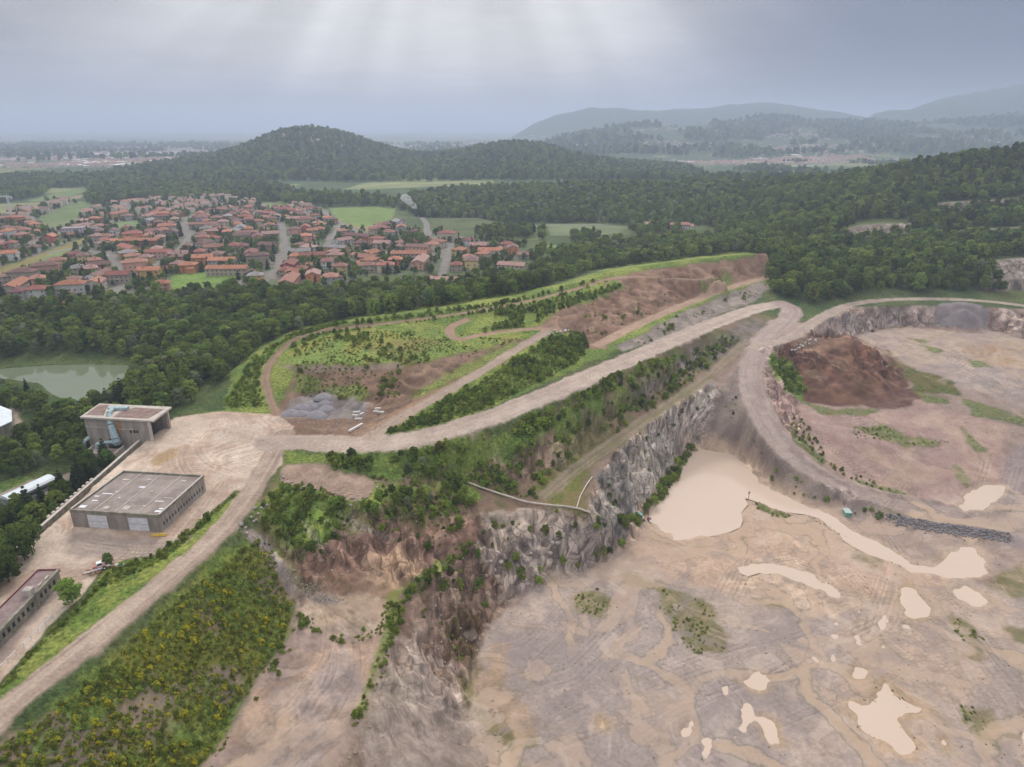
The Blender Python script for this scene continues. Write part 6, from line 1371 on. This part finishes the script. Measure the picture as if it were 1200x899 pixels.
HT = [house_meshes(14, 11, 6.3, 2.3, True), house_meshes(18, 11, 6.5, 2.5, False), house_meshes(12, 10, 6, 2.4, True), house_meshes(24, 11, 6.2, 2.2, False), house_meshes(15, 12, 6.4, 2.2, True, True), house_meshes(20, 12, 8.8, 2.5, True), house_meshes(11, 9, 3.6, 1.9, False), house_meshes(34, 11, 6.2, 2.2, False), house_meshes(22, 14, 9.2, .6, True)]
WCOL = {'cream': (.58,.50,.38), 'white': (.68,.66,.64), 'ochre': (.60,.40,.15), 'pink': (.58,.38,.33), 'orange': (.60,.26,.12), 'beige': (.48,.40,.32), 'grey': (.40,.38,.36), 'yellow': (.66,.54,.26), 'salmon': (.60,.34,.25), 'lilac': (.50,.42,.50), 'red': (.48,.13,.11)}
RCOL = {'orange': (.41,.175,.10), 'red': (.30,.115,.085), 'brown': (.20,.115,.095), 'faded pink': (.36,.215,.18), 'dark red': (.20,.085,.08), 'terracotta': (.33,.16,.115), 'grey': (.27,.25,.24)}
HOUSES = []
MASS = []
def add_house(x, y, rot, t, wc, rc, label=None, big=True, name='house'):
    H_ = HT[t]; e = empty(name, (x, y, float(Zat(x, y))), rot); g = random.Random(int(x * 13 + y * 7)); v = g.uniform(.72, 1.12)
    mkobj('wall', H_['wall'], e, color=tuple(c * v for c in WCOL[wc])); rf = mkobj('roof', H_['roof'], e, color=tuple(c * v for c in RCOL[rc])); mkobj('chimney', H_['chimney'], rf)
    if big:
        for q in H_['wins']:
            o = mkobj('window', WIN0 if q[3] < 2 else WIN1, e); o.location = q[:3]
        if H_['h'] > 5 and g.random() < .7:
            for s in range(1, int(H_['h'] / 3)): o = mkobj('balcony', BALC, e); o.location = (g.choice((-.22, .0, .2)) * H_['w'] * .8, -H_['d'] / 2 - .003, s * 3.0)
    r = max(H_['w'], H_['d']) / 2 
    HOUSES.append(dict(o=e, x=x, y=y, r=r, w=H_['w'], wc=wc, rc=rc, t=t, label=label)); return e
def P0(px, py): return drape([(px, py)])[0]
NAMED = [((86,345),0,5,'white','orange','large white house with bright orange hipped roof near the woodland edge', .25), ((221,318),0,4,'orange','orange','vivid orange house with orange roof left of the green playing field', .1), ((160,318),1,5,'salmon','terracotta','big salmon coloured house with terracotta roof by the main street',.45),
 ((141,330),0,1,'beige','red','long beige house with red gable roof left of the main street',.15), ((268,322),0,7,'beige','orange','long beige terrace with orange roof behind the green playing field',.05), ((262,312),0,3,'grey','orange','grey row house with orange roof stepping up behind the playing field terrace',.05),
 ((300,330),0,2,'ochre','grey','ochre yellow house with grey roof at the right end of the playing field',.2), ((55,322),1,5,'salmon','brown','salmon apartment house above the yellow meadow corner',.5), ((30,330),0,5,'beige','brown','beige four square block with brown roof beside the yellow meadow',.1),
 ((88,276),0,8,'lilac','grey','pale lilac flat roofed block at the bend of the western road',.3), ((480,304),0,7,'beige','orange','long beige terrace with bright orange roof in the eastern quarter',.0), ((600,318),1,3,'cream','faded pink','cream row house with faded pink roof at the eastern end',-.3),
 ((575,300),0,3,'white','orange','long white house with orange roof and a row of windows, far right',-.05), ((613,302),0,6,'white','faded pink','small white gabled house standing alone at the eastern edge',0), ((403,288),0,1,'white','faded pink','pale white gabled house in the middle of the eastern quarter',.9),
 ((240,268),0,7,'beige','terracotta','long terrace with terracotta roof above the central crossroads',.2), ((170,288),0,7,'red','orange','long dark red terrace with orange roof in the centre of the village',.05), ((188,302),0,3,'pink','red','pink row house with red roof near the centre',.05),
 ((84,356),0,2,'red','dark red','small red house with dark red roof at the woodland edge',.2), ((78,362),0,6,'ochre','orange','low ochre house with orange roof among the first trees',.3), ((190,340),0,2,'salmon','orange','salmon house with orange hipped roof beside the main street',.3),
 ((345,326),0,2,'grey','orange','grey house with orange roof behind the white street corner',.2), ((430,318),0,0,'cream','terracotta','cream house with a wide terracotta roof above the poplars',.2), ((228,225),0,0,'white','grey','white house alone in the northern field strip',.1), ((520,336),1,3,'pink','faded pink','pink farm range with faded roof at the foot of the eastern street',-.2)]
for (px, py), _, t, wc, rc, lab, rot in NAMED:
    p = P0(px, py); add_house(p[0], p[1], rot, t, wc, rc, lab)
def fill_village(target):
    g = np.random.default_rng(21); fields = [dpoly(p, 25) for p, c in FIELDS]; P = VILLAGE; tries = 0; n = 0
    # candidate spots, nearest first so the front rows are dense
    C = []
    X = g.uniform(P[:, 0].min(), P[:, 0].max(), 16000); Y = g.uniform(P[:, 1].min(), P[:, 1].max(), 16000)
    k = seg_sd(P, X, Y) > 3; X, Y = X[k], Y[k]
    for F_ in fields: k = seg_sd(F_, X, Y) < -5; X, Y = X[k], Y[k]
    dist = np.full(X.shape, 1e9); dirx = np.zeros(X.shape); diry = np.ones(X.shape)
    for S_ in STREETS:
        D, _, _ = line_d(S_, X, Y)
        for a, b in zip(S_[:-1], S_[1:]):
            mx, my = (a[0] + b[0]) / 2, (a[1] + b[1]) / 2; d2 = np.hypot(X - mx, Y - my); m = d2 < dist; dist = np.where(m, d2, dist); L = math.hypot(b[0] - a[0], b[1] - a[1]) + 1e-6; dirx = np.where(m, (b[0] - a[0]) / L, dirx); diry = np.where(m, (b[1] - a[1]) / L, diry)
        k = D > 11; X, Y, dist, dirx, diry = X[k], Y[k], dist[k], dirx[k], diry[k]
    # denser part first
    px, py, dd_ = toPix(X, Y, X * 0); k = (px > -30) & (px < 640); X, Y, dirx, diry = X[k], Y[k], dirx[k], diry[k]
    placed = np.array([(h['x'], h['y'], h['r']) for h in HOUSES])
    for x, y, ax, ay in zip(X, Y, dirx, diry):
        if n >= target: break
        t = int(g.choice([0, 1, 2, 3, 4, 5, 6, 7], p=[.22, .17, .18, .12, .13, .06, .09, .03])); r = max(HT[t]['w'], HT[t]['d']) / 2
        D = np.hypot(placed[:, 0] - x, placed[:, 1] - y) - placed[:, 2] - r
        if D.min() < -3.0: continue
        rot = math.atan2(ay, ax) + (math.pi / 2 if g.random() < .35 else 0) + g.normal() * .05
        wc = str(g.choice(list(WCOL), p=[.20, .13, .08, .09, .05, .18, .09, .07, .07, .02, .02])); rc = str(g.choice(list(RCOL), p=[.20, .17, .19, .15, .09, .16, .04]))
        C.append((x, y, rot, t, wc, rc)); placed = np.vstack([placed, (x, y, r)]); n += 1
    C.sort(key=lambda c: math.hypot(c[0], c[1]))
    for c in C[:270]: add_house(*c, None, big=(c[1] < 1000))
    MASS.extend(C[270:])
fill_village(390)
print('houses', len(HOUSES))
for (px, py), t, wc, rc, lab in (((763,268),1,'cream','faded pink','cream farmhouse with pink roof half hidden on the wooded knoll'), ((795,269),3,'beige','terracotta','long low farmhouse with terracotta roof beside the knoll trees'), ((806,272),6,'white','faded pink','small white annexe right of the long farmhouse on the knoll')):
    u = atfwd(px, py, 860 if px < 790 else 840); add_house(u[0], u[1], .1, t, wc, rc, lab)
# garden trees between the houses
def garden():
    g = np.random.default_rng(5); P = VILLAGE; X = g.uniform(P[:, 0].min(), P[:, 0].max(), 14000); Y = g.uniform(P[:, 1].min(), P[:, 1].max(), 14000); k = (seg_sd(P, X, Y) > 0) & (np.abs(X) < Y * .86); X, Y = X[k], Y[k]
    k = fbm(X, Y, 40, 3, .5, 99) > -.45; X, Y = X[k], Y[k]
    for p, c in FIELDS: k = seg_sd(dpoly(p, 25), X, Y) < -1; X, Y = X[k], Y[k]
    for S_ in STREETS: D, _, _ = line_d(S_, X, Y); k = D > 6.5; X, Y = X[k], Y[k]
    hs = np.array([(h['x'], h['y'], h['r']) for h in HOUSES] + [(c[0], c[1], 8) for c in MASS]); cnt = 0
    for x, y in zip(X, Y):
        if cnt > 3600: break
        if (np.hypot(hs[:, 0] - x, hs[:, 1] - y) - hs[:, 2] * .85).min() < .6: continue
        cnt += 1; k = str(g.choice(['dark', 'broad', 'conifer', 'pale'], p=[.42, .34, .16, .08])); TREES.append((x, y, float(Zat(x, y)) - .2, g.uniform(.30, .66), k, int(g.integers(len(KINDS_T[k]))), 'village'))
garden()
# two distinct crowns by the lake side of the yard and solitary trees seen in the photo
for (px, py), k, s in (((85,706),'broad',.62),((147,527),'dark',.5),((163,520),'dark',.42),((495,548),'pale',.48),((478,556),'pale',.42),((465,592),'broad',.42),((478,598),'pale',.5),((440,604),'broad',.4),((365,648),'broad',.45),((352,640),'broad',.36),((400,598),'broad',.42),((733,620),'broad',.42),((727,612),'broad',.38),((648,548),'pale',.3),((525,562),'broad',.36),((505,588),'pale',.36),((540,620),'dark',.34),((560,655),'dark',.3),((392,600),'broad',.45),((128,662),'broad',.28),((690,500),'dark',.3),((655,492),'dark',.28)):
    p = P0(px, py); TREES.append((p[0], p[1], p[2] - .2, s, k, 0, 'lone'))

# ---- tower crane, bell tower
p = P0(16, 262); e = empty('tower_crane', (*p[:2], p[2]), R(160)); setp(e, 'white tower crane standing over the red roofs at the far left', 'crane')
m = MB(); Hh = 34
for sx in (-.9, .9):
    for sy in (-.9, .9): m.tube((sx, sy, 0), (sx, sy, Hh), .22, seg=5)
for k in range(17): m.tube((-.9, -.9, k * 2), (.9, -.9, k * 2 + 2), .14, seg=4); m.tube((.9, .9, k * 2), (-.9, .9, k * 2 + 2), .14, seg=4)
m.build('mast', WHITEP, e); m = MB()
for s, z in ((-.7, 0), (.7, 0), (0, 1.4)): m.tube((-9, s, Hh + z), (30, s, Hh + z - (0 if z == 0 else .5)), .2, seg=5)
for k in range(18): m.tube((-8 + k * 2, -.7, Hh), (-7 + k * 2, 0, Hh + 1.3), .12, seg=4); m.tube((-7 + k * 2, 0, Hh + 1.3), (-6 + k * 2, .7, Hh), .12, seg=4)
m.build('jib', WHITEP, e); MB().box(-9, -6, -1, 1, Hh - 2.6, Hh - .2).build('counterweight', CONCP, e); MB().tube((0, 0, Hh), (0, 0, Hh + 5), .5, .1, 5).build('tower_head', WHITEP, e)
p = P0(362, 262); e = empty('bell_tower', (*p[:2], p[2])); setp(e, 'slender cream bell tower rising above the northern roofs', 'bell tower')
MB().box(-2.0, 2.0, -2.0, 2.0, -.5, 20).build('tower', mat_noise('cream_render', (.55,.48,.36), (.62,.55,.43), .4), e); m = MB(); m.box(-2.3, 2.3, -2.3, 2.3, 20.003, 20.6)
for a, b_ in (((-2.2, -2.2), (2.2, -2.2)), ((2.2, -2.2), (2.2, 2.2)), ((2.2, 2.2), (-2.2, 2.2)), ((-2.2, 2.2), (-2.2, -2.2))): m.quad((*a, 20.6), (*b_, 20.6), (0, 0, 24.5))
m.build('roof', mat_noise('tower_tiles', (.35,.15,.1), (.42,.2,.14), 1), e)
for r_ in range(2): MB().box(-.7, .7, -2.06, -2.003, 15.5, 18.6).build('belfry_opening', GLASS, e) if r_ == 0 else MB().box(2.003, 2.06, -.7, .7, 15.5, 18.6).build('belfry_opening', GLASS, e)
# smoke of a garden fire
p = atfwd(487, 246, 1010)
def puffs():
    bm = bmesh.new(); g = np.random.default_rng(2)
    for k in range(9):
        f = k / 8; M = Matrix.Translation((p[0] - 14 * f + g.normal(), p[1] + g.normal() * 2, p[2] + 2 + 15 * f)) @ Matrix.Diagonal((3 + 5.0 * f, 3 + 4.5 * f, 2.5 + 3.5 * f, 1)); bmesh.ops.create_icosphere(bm, subdivisions=2, radius=1, matrix=M)
    me = bpy.data.meshes.new('smoke'); bm.to_mesh(me); bm.free(); o = mkobj('smoke', me); mt = bpy.data.materials.new('smoke'); mt.use_nodes = True; t = mt.node_tree; t.nodes.remove(t.nodes['Principled BSDF'])
    v = N(t, 'ShaderNodeVolumePrincipled'); v.inputs['Color'].default_value = (.95, .95, .97, 1); g_ = N(t, 'ShaderNodeNewGeometry'); n_ = noise(t, g_.outputs['Position'], .22, 3, .6); lk(t, maprange(t, n_, .40, .66, .0, .22), v.inputs['Density']); lk(t, v.outputs[0], t.nodes['Material Output'].inputs['Volume']); o.data.materials.append(mt)
    setp(o, kind='stuff')
puffs()
# far towns: thousands of small houses in one mass
def far_towns():
    g = np.random.default_rng(8); V = []; F = []; MI = []; n = 0
    patches = [((-1650, 3300), (700, 330), 620), ((-700, 3300), (330, 260), 300), ((-2300, 4300), (900, 500), 380), ((-1200, 4700), (800, 350), 320), ((-300, 5200), (700, 500), 260), ((880, 2560), (230, 150), 300), ((1150, 2700), (240, 140), 240), ((650, 2480), (120, 120), 60), ((1350, 3300), (260, 150), 170), ((1900, 3500), (240, 110), 160), ((2200, 3600), (190, 80), 110), ((1050, 3950), (300, 90), 60), ((760, 3350), (200, 120), 50), ((350, 3500), (60, 50), 25), ((1500, 3900), (300, 160), 90), ((-600, 2750), (200, 80), 60)]
    patches += [((-1200, 2150), (520, 130), 300), ((-700, 2100), (200, 60), 60), ((-1150, 2560), (420, 150), 260), ((-1900, 2750), (500, 200), 260), ((-2300, 3300), (500, 200), 200)]
    for (cx, cy_), (sx, sy), cnt in patches + [((c[0], c[1]), (0, 0), 1) for c in MASS]:
        for _ in range(cnt):
            x = cx + g.normal() * sx * .5; y = cy_ + g.normal() * sy * .5; z = float(Zat(x, y)); w = g.uniform(7, 16); d = g.uniform(6, 10); h = g.uniform(4, 8); rh = g.uniform(1.5, 2.6); a = g.uniform(-.5, .5) + (1.57 if g.random() < .4 else 0)
            ind = sx > 0 and g.random() < (.10 if cx < -300 else .02)
            if ind: w *= 4; d *= 2.6; rh = .4
            c, s = math.cos(a), math.sin(a)
            pts = [(-w, -d, -3), (w, -d, -3), (w, d, -3), (-w, d, -3), (-w, -d, h), (w, -d, h), (w, d, h), (-w, d, h), (-w, 0, h + rh), (w, 0, h + rh)]
            V += [((px_ * c - py_ * s) * .55 + x, (px_ * s + py_ * c) * .55 + y, pz_ + z) for px_, py_, pz_ in pts]
            F += [tuple(n + i for i in f) for f in ((0, 1, 5, 4), (1, 2, 6, 9, 5), (2, 3, 7, 6), (3, 0, 4, 8, 7), (4, 5, 9, 8), (6, 7, 8, 9))]; wm = int(g.choice([0, 1], p=[.6, .4])); rm_ = 4 if ind else int(g.choice([2, 3], p=[.6, .4])); MI += [wm] * 4 + [rm_] * 2; n += 10
    me = bpy.data.meshes.new('distant_houses'); me.from_pydata(V, [], F); me.update()
    for a in (((.55,.49,.42), (.64,.58,.5)), ((.5,.42,.34), (.58,.5,.42)), ((.28,.15,.11), (.36,.19,.14)), ((.24,.15,.125), (.32,.21,.18)), ((.75,.76,.78), (.85,.85,.86))): me.materials.append(mat_noise('distant_surface', a[0], a[1], .05))
    me.polygons.foreach_set('material_index', MI); o = mkobj('distant_houses', me); setp(o, 'red roofed towns spread over the plain and hills far behind', kind='stuff')
far_towns()
# ------------------------------------------------------------------ plants become objects (nearest ones) or one mass (the rest)
def visible(x, y, z, h):
    """part of the plant stands clear of the land in front of it"""
    tx, ty, tz = x, y, z + h * .8
    k = np.linspace(.12, .965, 60)[None, :]
    gx = tx[:, None] * k; gy = ty[:, None] * k; rz = CAMH + (tz[:, None] - CAMH) * k
    return (Zat(gx, gy) < rz).all(1)
HGT = {'broad': 12, 'tall': 14, 'dark': 12.5, 'pale': 11, 'conifer': 16, 'shrub': 2.6, 'broom': 1.7, 'low': 2.2, 'tuft': .7}
TX = np.array([t[:4] for t in TREES]); TK = [t[4] for t in TREES]; TH = np.array([HGT[k] for k in TK]) * TX[:, 3]
pxx, pyy, dd = toPix(TX[:, 0], TX[:, 1], TX[:, 2] + TH * .5)
inview = (pxx > 6) & (pxx < 1194) & (pyy > 100) & (pyy < 893) & visible(TX[:, 0], TX[:, 1], TX[:, 2], TH)
size = TH * FOC / dd
istree = np.array([k in ('broad', 'tall', 'dark', 'pale', 'conifer') for k in TK])
def top(mask, n):
    i = np.where(mask & inview)[0]; return i[np.argsort(-size[i])[:n]]
soloT = top(istree, 285); soloB = top(~istree & (TX[:, 3] > .8) & ~np.isin(np.array(TK), ('broom', 'tuft')) , 200)
THINGS = []     # (object, (px, py), look words, where-phrase, category) -> labels made at the end
TNAME = {'broad': 'broadleaf_tree', 'tall': 'slender_tree', 'dark': 'dark_tree', 'pale': 'pale_tree', 'conifer': 'conifer_tree', 'shrub': 'bush', 'low': 'bush', 'tuft': 'bush', 'broom': 'bush'}
solo = set(soloT.tolist()) | set(soloB.tolist())
for i in sorted(solo):
    x, y, z, s, k, v, reg = TREES[i]
    near, farm, trk = KINDS_T[k][v]
    e = empty(TNAME[k], (x, y, z), rng.uniform(0, 6.28)); e.scale = (s * rng.uniform(.9, 1.1), s * rng.uniform(.9, 1.1), s)
    mkobj('crown', near, e); mkobj('trunk', trk, e)
    THINGS.append((e, 'tree' if istree[i] else 'bush', k, reg, float(size[i])))
def gn_mass(name, sel, protos_, label):
    """one object: points carrying chosen plants by geometry nodes"""
    me = bpy.data.meshes.new(name); me.vertices.add(len(sel)); me.vertices.foreach_set('co', TX[sel, :3].astype(np.float32).ravel())
    key = {k: i for i, k in enumerate(protos_)}
    var = np.array([key[(TK[i], int(TREES[i][5]), 0 if dd[i] < 520 else 1)] for i in sel], np.int32)
    for nme, typ, val in (('var', 'INT', var), ('rot', 'FLOAT', rng.uniform(0, 6.28, len(sel)).astype(np.float32)), ):
        a = me.attributes.new(nme, typ, 'POINT'); a.data.foreach_set('value', val)
    a = me.attributes.new('scl', 'FLOAT_VECTOR', 'POINT'); a.data.foreach_set('vector', (TX[sel, 3][:, None] * np.stack([rng.uniform(.8, 1.2, len(sel)), rng.uniform(.8, 1.2, len(sel)), rng.uniform(.78, 1.25, len(sel))], 1)).astype(np.float32).ravel())
    o = mkobj(name, me); setp(o, label, kind='stuff')
    g = bpy.data.node_groups.new(name + '_nodes', 'GeometryNodeTree')
    g.interface.new_socket('Geometry', in_out='INPUT', socket_type='NodeSocketGeometry'); g.interface.new_socket('Geometry', in_out='OUTPUT', socket_type='NodeSocketGeometry')
    gi = N(g, 'NodeGroupInput'); go = N(g, 'NodeGroupOutput'); jn = N(g, 'GeometryNodeJoinGeometry')
    m2p = N(g, 'GeometryNodeMeshToPoints'); lk(g, gi.outputs[0], m2p.inputs[0])
    def attr(n_, t_):
        a = N(g, 'GeometryNodeInputNamedAttribute', data_type=t_); a.inputs[0].default_value = n_; return a.outputs[0]
    av, ar, as_ = attr('var', 'INT'), attr('rot', 'FLOAT'), attr('scl', 'FLOAT_VECTOR')
    cr = N(g, 'ShaderNodeCombineXYZ'); lk(g, ar, cr.inputs[2])
    for k, i in key.items():
        if not (var == i).any(): continue
        c = N(g, 'FunctionNodeCompare', data_type='INT', operation='EQUAL'); lk(g, av, c.inputs[2]); c.inputs[3].default_value = i
        oi = N(g, 'GeometryNodeObjectInfo'); oi.inputs[0].default_value = protos_[k]
        ip = N(g, 'GeometryNodeInstanceOnPoints'); lk(g, m2p.outputs[0], ip.inputs[0]); lk(g, c.outputs[0], ip.inputs['Selection']); lk(g, oi.outputs['Geometry'], ip.inputs['Instance'])
        lk(g, cr.outputs[0], ip.inputs['Rotation']); lk(g, as_, ip.inputs['Scale']); lk(g, ip.outputs[0], jn.inputs[0])
    lk(g, jn.outputs[0], go.inputs[0])
    md = o.modifiers.new('scatter', 'NODES'); md.node_group = g
    return o
PRO = {}
for k in KN:
    for v, (near, farm, trk) in enumerate(KINDS_T[k]):
        for lod, me in ((0, near), (1, farm)): PRO[(k, v, lod)] = bpy.data.objects.new('plant_source', me)
rest = np.array([i for i in range(len(TREES)) if i not in solo])
rt = rest[istree[rest]]; rb = rest[~istree[rest]]
gn_mass('forest', rt, PRO, 'dense green woodland covering the belt, the hill and the far slopes')
gn_mass('shrubs', rb, PRO, 'low green and yellow flowering scrub covering the banks of the quarry')
print('plants', len(rt), len(rb), 'solo', len(soloT), len(soloB))
# ------------------------------------------------------------------ labels that single things out
ORD = ['nearest', 'second nearest', 'third nearest', 'fourth nearest', 'fifth nearest', 'sixth nearest', 'seventh nearest', 'eighth nearest', 'ninth nearest', 'tenth nearest', 'eleventh nearest', 'twelfth nearest']
MARK = [('the crusher house', (140,490)), ('the warehouse', (140,590)), ('the low shed', (30,700)), ('the lake', (90,450)), ('the white hall', (5,490)), ('the narrow white building', (30,568)), ('the gravel heaps', (365,480)), ('the yard entrance', (340,505)), ('the derelict loader', (118,665)),
        ('the plateau meadow', (450,405)), ('the loop of the small track', (535,385)), ('the upper track junction', (640,388)), ('the middle of the main road', (640,463)), ('the road hairpin', (915,357)), ('the brown spoil mound', (985,430)), ('the pond', (830,570)), ('the dredger', (755,608)), ('the pale pipe', (600,585)), ('the grassy bench', (650,570)),
        ('the earth apron', (385,570)), ('the mud fan', (410,715)), ('the gully head', (300,625)), ('the lower road', (170,700)), ('the yellow broom bank', (230,730)), ('the red cutting', (760,350)), ('the sandy track', (800,360)), ('the ramp', (900,500)), ('the green hut', (992,602)), ('the star shaped pool', (1040,840)), ('the gravel cone', (1131,372)), ('the rim road', (1060,350)),
        ('the playing field', (240,330)), ('the yellow meadow', (20,318)), ('the curved lane', (70,555)), ('the slate face', (770,520)), ('the hill benches', (1160,280)), ('the eastern quarter', (560,315)), ('the dump slope', (870,470)), ('the rock outcrop on the hill', (1030,268)), ('the lake shore bend', (150,440))]
MW = np.array([drape([p])[0][:2] for _, p in MARK])
def region(px, py): return ('left ' if px < 400 else 'middle ' if px < 800 else 'right ') + ('edge' if px < 60 or px > 1140 else 'part')
LOOK = {'broad': 'green broadleaf tree', 'tall': 'slender upright green tree', 'dark': 'dark green rounded tree', 'pale': 'pale grey green tree', 'conifer': 'dark pointed conifer', 'shrub': 'bright green bush', 'low': 'dark green bush', 'broom': 'yellow flowering broom'}
GRP = {'tree': 'trees standing round the quarry and plant', 'bush': 'bushes on the quarry banks'}
def side(dx, dy):
    if abs(dx) > abs(dy): return 'right of' if dx > 0 else 'left of'
    return 'behind' if dy > 0 else 'in front of'
buckets = {}
for e, cat, k, reg, sz in THINGS:
    x, y = e.location.x, e.location.y; d = np.hypot(MW[:, 0] - x, MW[:, 1] - y); j = int(d.argmin())
    size_ = 'tall ' if e.scale.z > (.85 if cat == 'tree' else 1.35) else ('small ' if e.scale.z < (.55 if cat == 'tree' else 1.05) else '')
    # direction in the picture, in eight sectors
    a = math.degrees(math.atan2(y - MW[j, 1], x - MW[j, 0])) % 360
    sec = ['right of', 'behind right of', 'behind', 'behind left of', 'left of', 'front left of', 'in front of', 'front right of'][int((a + 22.5) // 45) % 8]
    e['category'] = cat; e['group'] = GRP[cat]
    buckets.setdefault((size_ + LOOK[k], sec, MARK[j][0]), []).append((d[j], e))
for (look, sec, mk_), L_ in buckets.items():
    L_.sort(key=lambda q: q[0])
    for i, (d, e) in enumerate(L_):
        if len(L_) == 1: e['label'] = f'{look} {sec} {mk_}'
        elif i == len(L_) - 1 : e['label'] = f'farthest {look} {sec} {mk_}'
        else: e['label'] = f'{ORD[i]} {look} {sec} {mk_}' if i < len(ORD) else f'{look} deep among others {sec} {mk_}'
# boulders: ordered along their row
rows = {}
for o, where, r in BO: rows.setdefault(where, []).append((toPix(o.location.x, o.location.y, o.location.z)[0], o, r))
ORL = ['leftmost', 'second', 'third', 'fourth', 'fifth', 'sixth', 'seventh', 'eighth', 'ninth', 'tenth', 'eleventh', 'twelfth', 'thirteenth', 'fourteenth', 'fifteenth', 'sixteenth', 'seventeenth', 'eighteenth', 'nineteenth', 'twentieth', 'twenty first', 'twenty second']
for where, L_ in rows.items():
    L_.sort(key=lambda q: q[0]); L_ = list(L_)
    for i, (_, o, r) in enumerate(L_):
        fr = ' from the left' if 0 < i < len(L_) - 1 else ''
        setp(o, (f'{ORL[i]} boulder{fr}' if i < len(L_) - 1 else 'rightmost boulder') + ' ' + where, 'boulder', 'boulders ' + where)
# houses
HM = [('the playing field', (240,330)), ('the yellow meadow', (20,318)), ('the main street bend', (215,288)), ('the street crossing', (150,326)), ('the bell tower', (362,262)), ('the tower crane', (16,262)), ('the eastern street', (524,302)), ('the northern street', (216,262)), ('the big field', (420,255)), ('the bonfire smoke', (487,248)), ('the southern tree edge', (360,336)), ('the western road', (70,272)), ('the middle street', (320,288)), ('the orange terrace', (480,304)), ('the north field strip', (110,240)), ('the long red terrace', (170,288)), ('the left picture edge', (5,340)), ('the eastern end', (610,302)), ('the northern wood', (290,232)), ('the white gabled house', (403,288)), ('the woodland corner', (100,350)), ('the southern lane', (440,318))]
HW = np.array([drape([p])[0][:2] for _, p in HM]); HW[16] = atfwd(5, 340, 560)[:2]
buckets = {}
for h in HOUSES:
    e = h['o']; e['category'] = 'house'; e['group'] = 'houses of the village beyond the woods' if h['label'] is None or h['y'] < 1e9 else ''
    if h['label']: e['label'] = h['label']; continue
    d = np.hypot(HW[:, 0] - h['x'], HW[:, 1] - h['y']); j = int(d.argmin()); a = math.degrees(math.atan2(h['y'] - HW[j, 1], h['x'] - HW[j, 0])) % 360
    sec = ['right of', 'behind', 'left of', 'in front of'][int((a + 45) // 90) % 4]
    kind = {3: 'long ', 7: 'very long ', 5: 'tall ', 6: 'low ', 4: 'winged ', 8: 'flat roofed '}.get(h['t'], '')
    buckets.setdefault((f"{kind}{h['wc']} house with {h['rc']} roof", sec, HM[j][0]), []).append((d[j], e))
for (look, sec, mk_), L_ in buckets.items():
    L_.sort(key=lambda q: q[0])
    for i, (d, e) in enumerate(L_):
        e['label'] = f'{look} {sec} {mk_}' if len(L_) == 1 else (f'farthest {look} {sec} {mk_}' if i == len(L_) - 1 else f'{ORD[min(i, 11)]} {look} {sec} {mk_}')
# ------------------------------------------------------------------ the air
def haze():
    x0, x1, y0, y1, z0, z1 = -62000, 62000, -3000, 62000, -60, 432
    m = MB().box(x0, x1, y0, y1, z0, z1); mt = bpy.data.materials.new('air'); mt.use_nodes = True; t = mt.node_tree
    t.nodes.remove(t.nodes['Principled BSDF']); v = N(t, 'ShaderNodeVolumePrincipled')
    v.inputs['Color'].default_value = (.58, .67, .87, 1); v.inputs['Density'].default_value = HAZE_DENSITY; v.inputs['Anisotropy'].default_value = .35
    lk(t, v.outputs[0], t.nodes['Material Output'].inputs['Volume']); mt.cycles.homogeneous_volume = True if hasattr(mt.cycles, 'homogeneous_volume') else True
    o = m.build('haze', mt); setp(o, kind='stuff'); return o
haze()
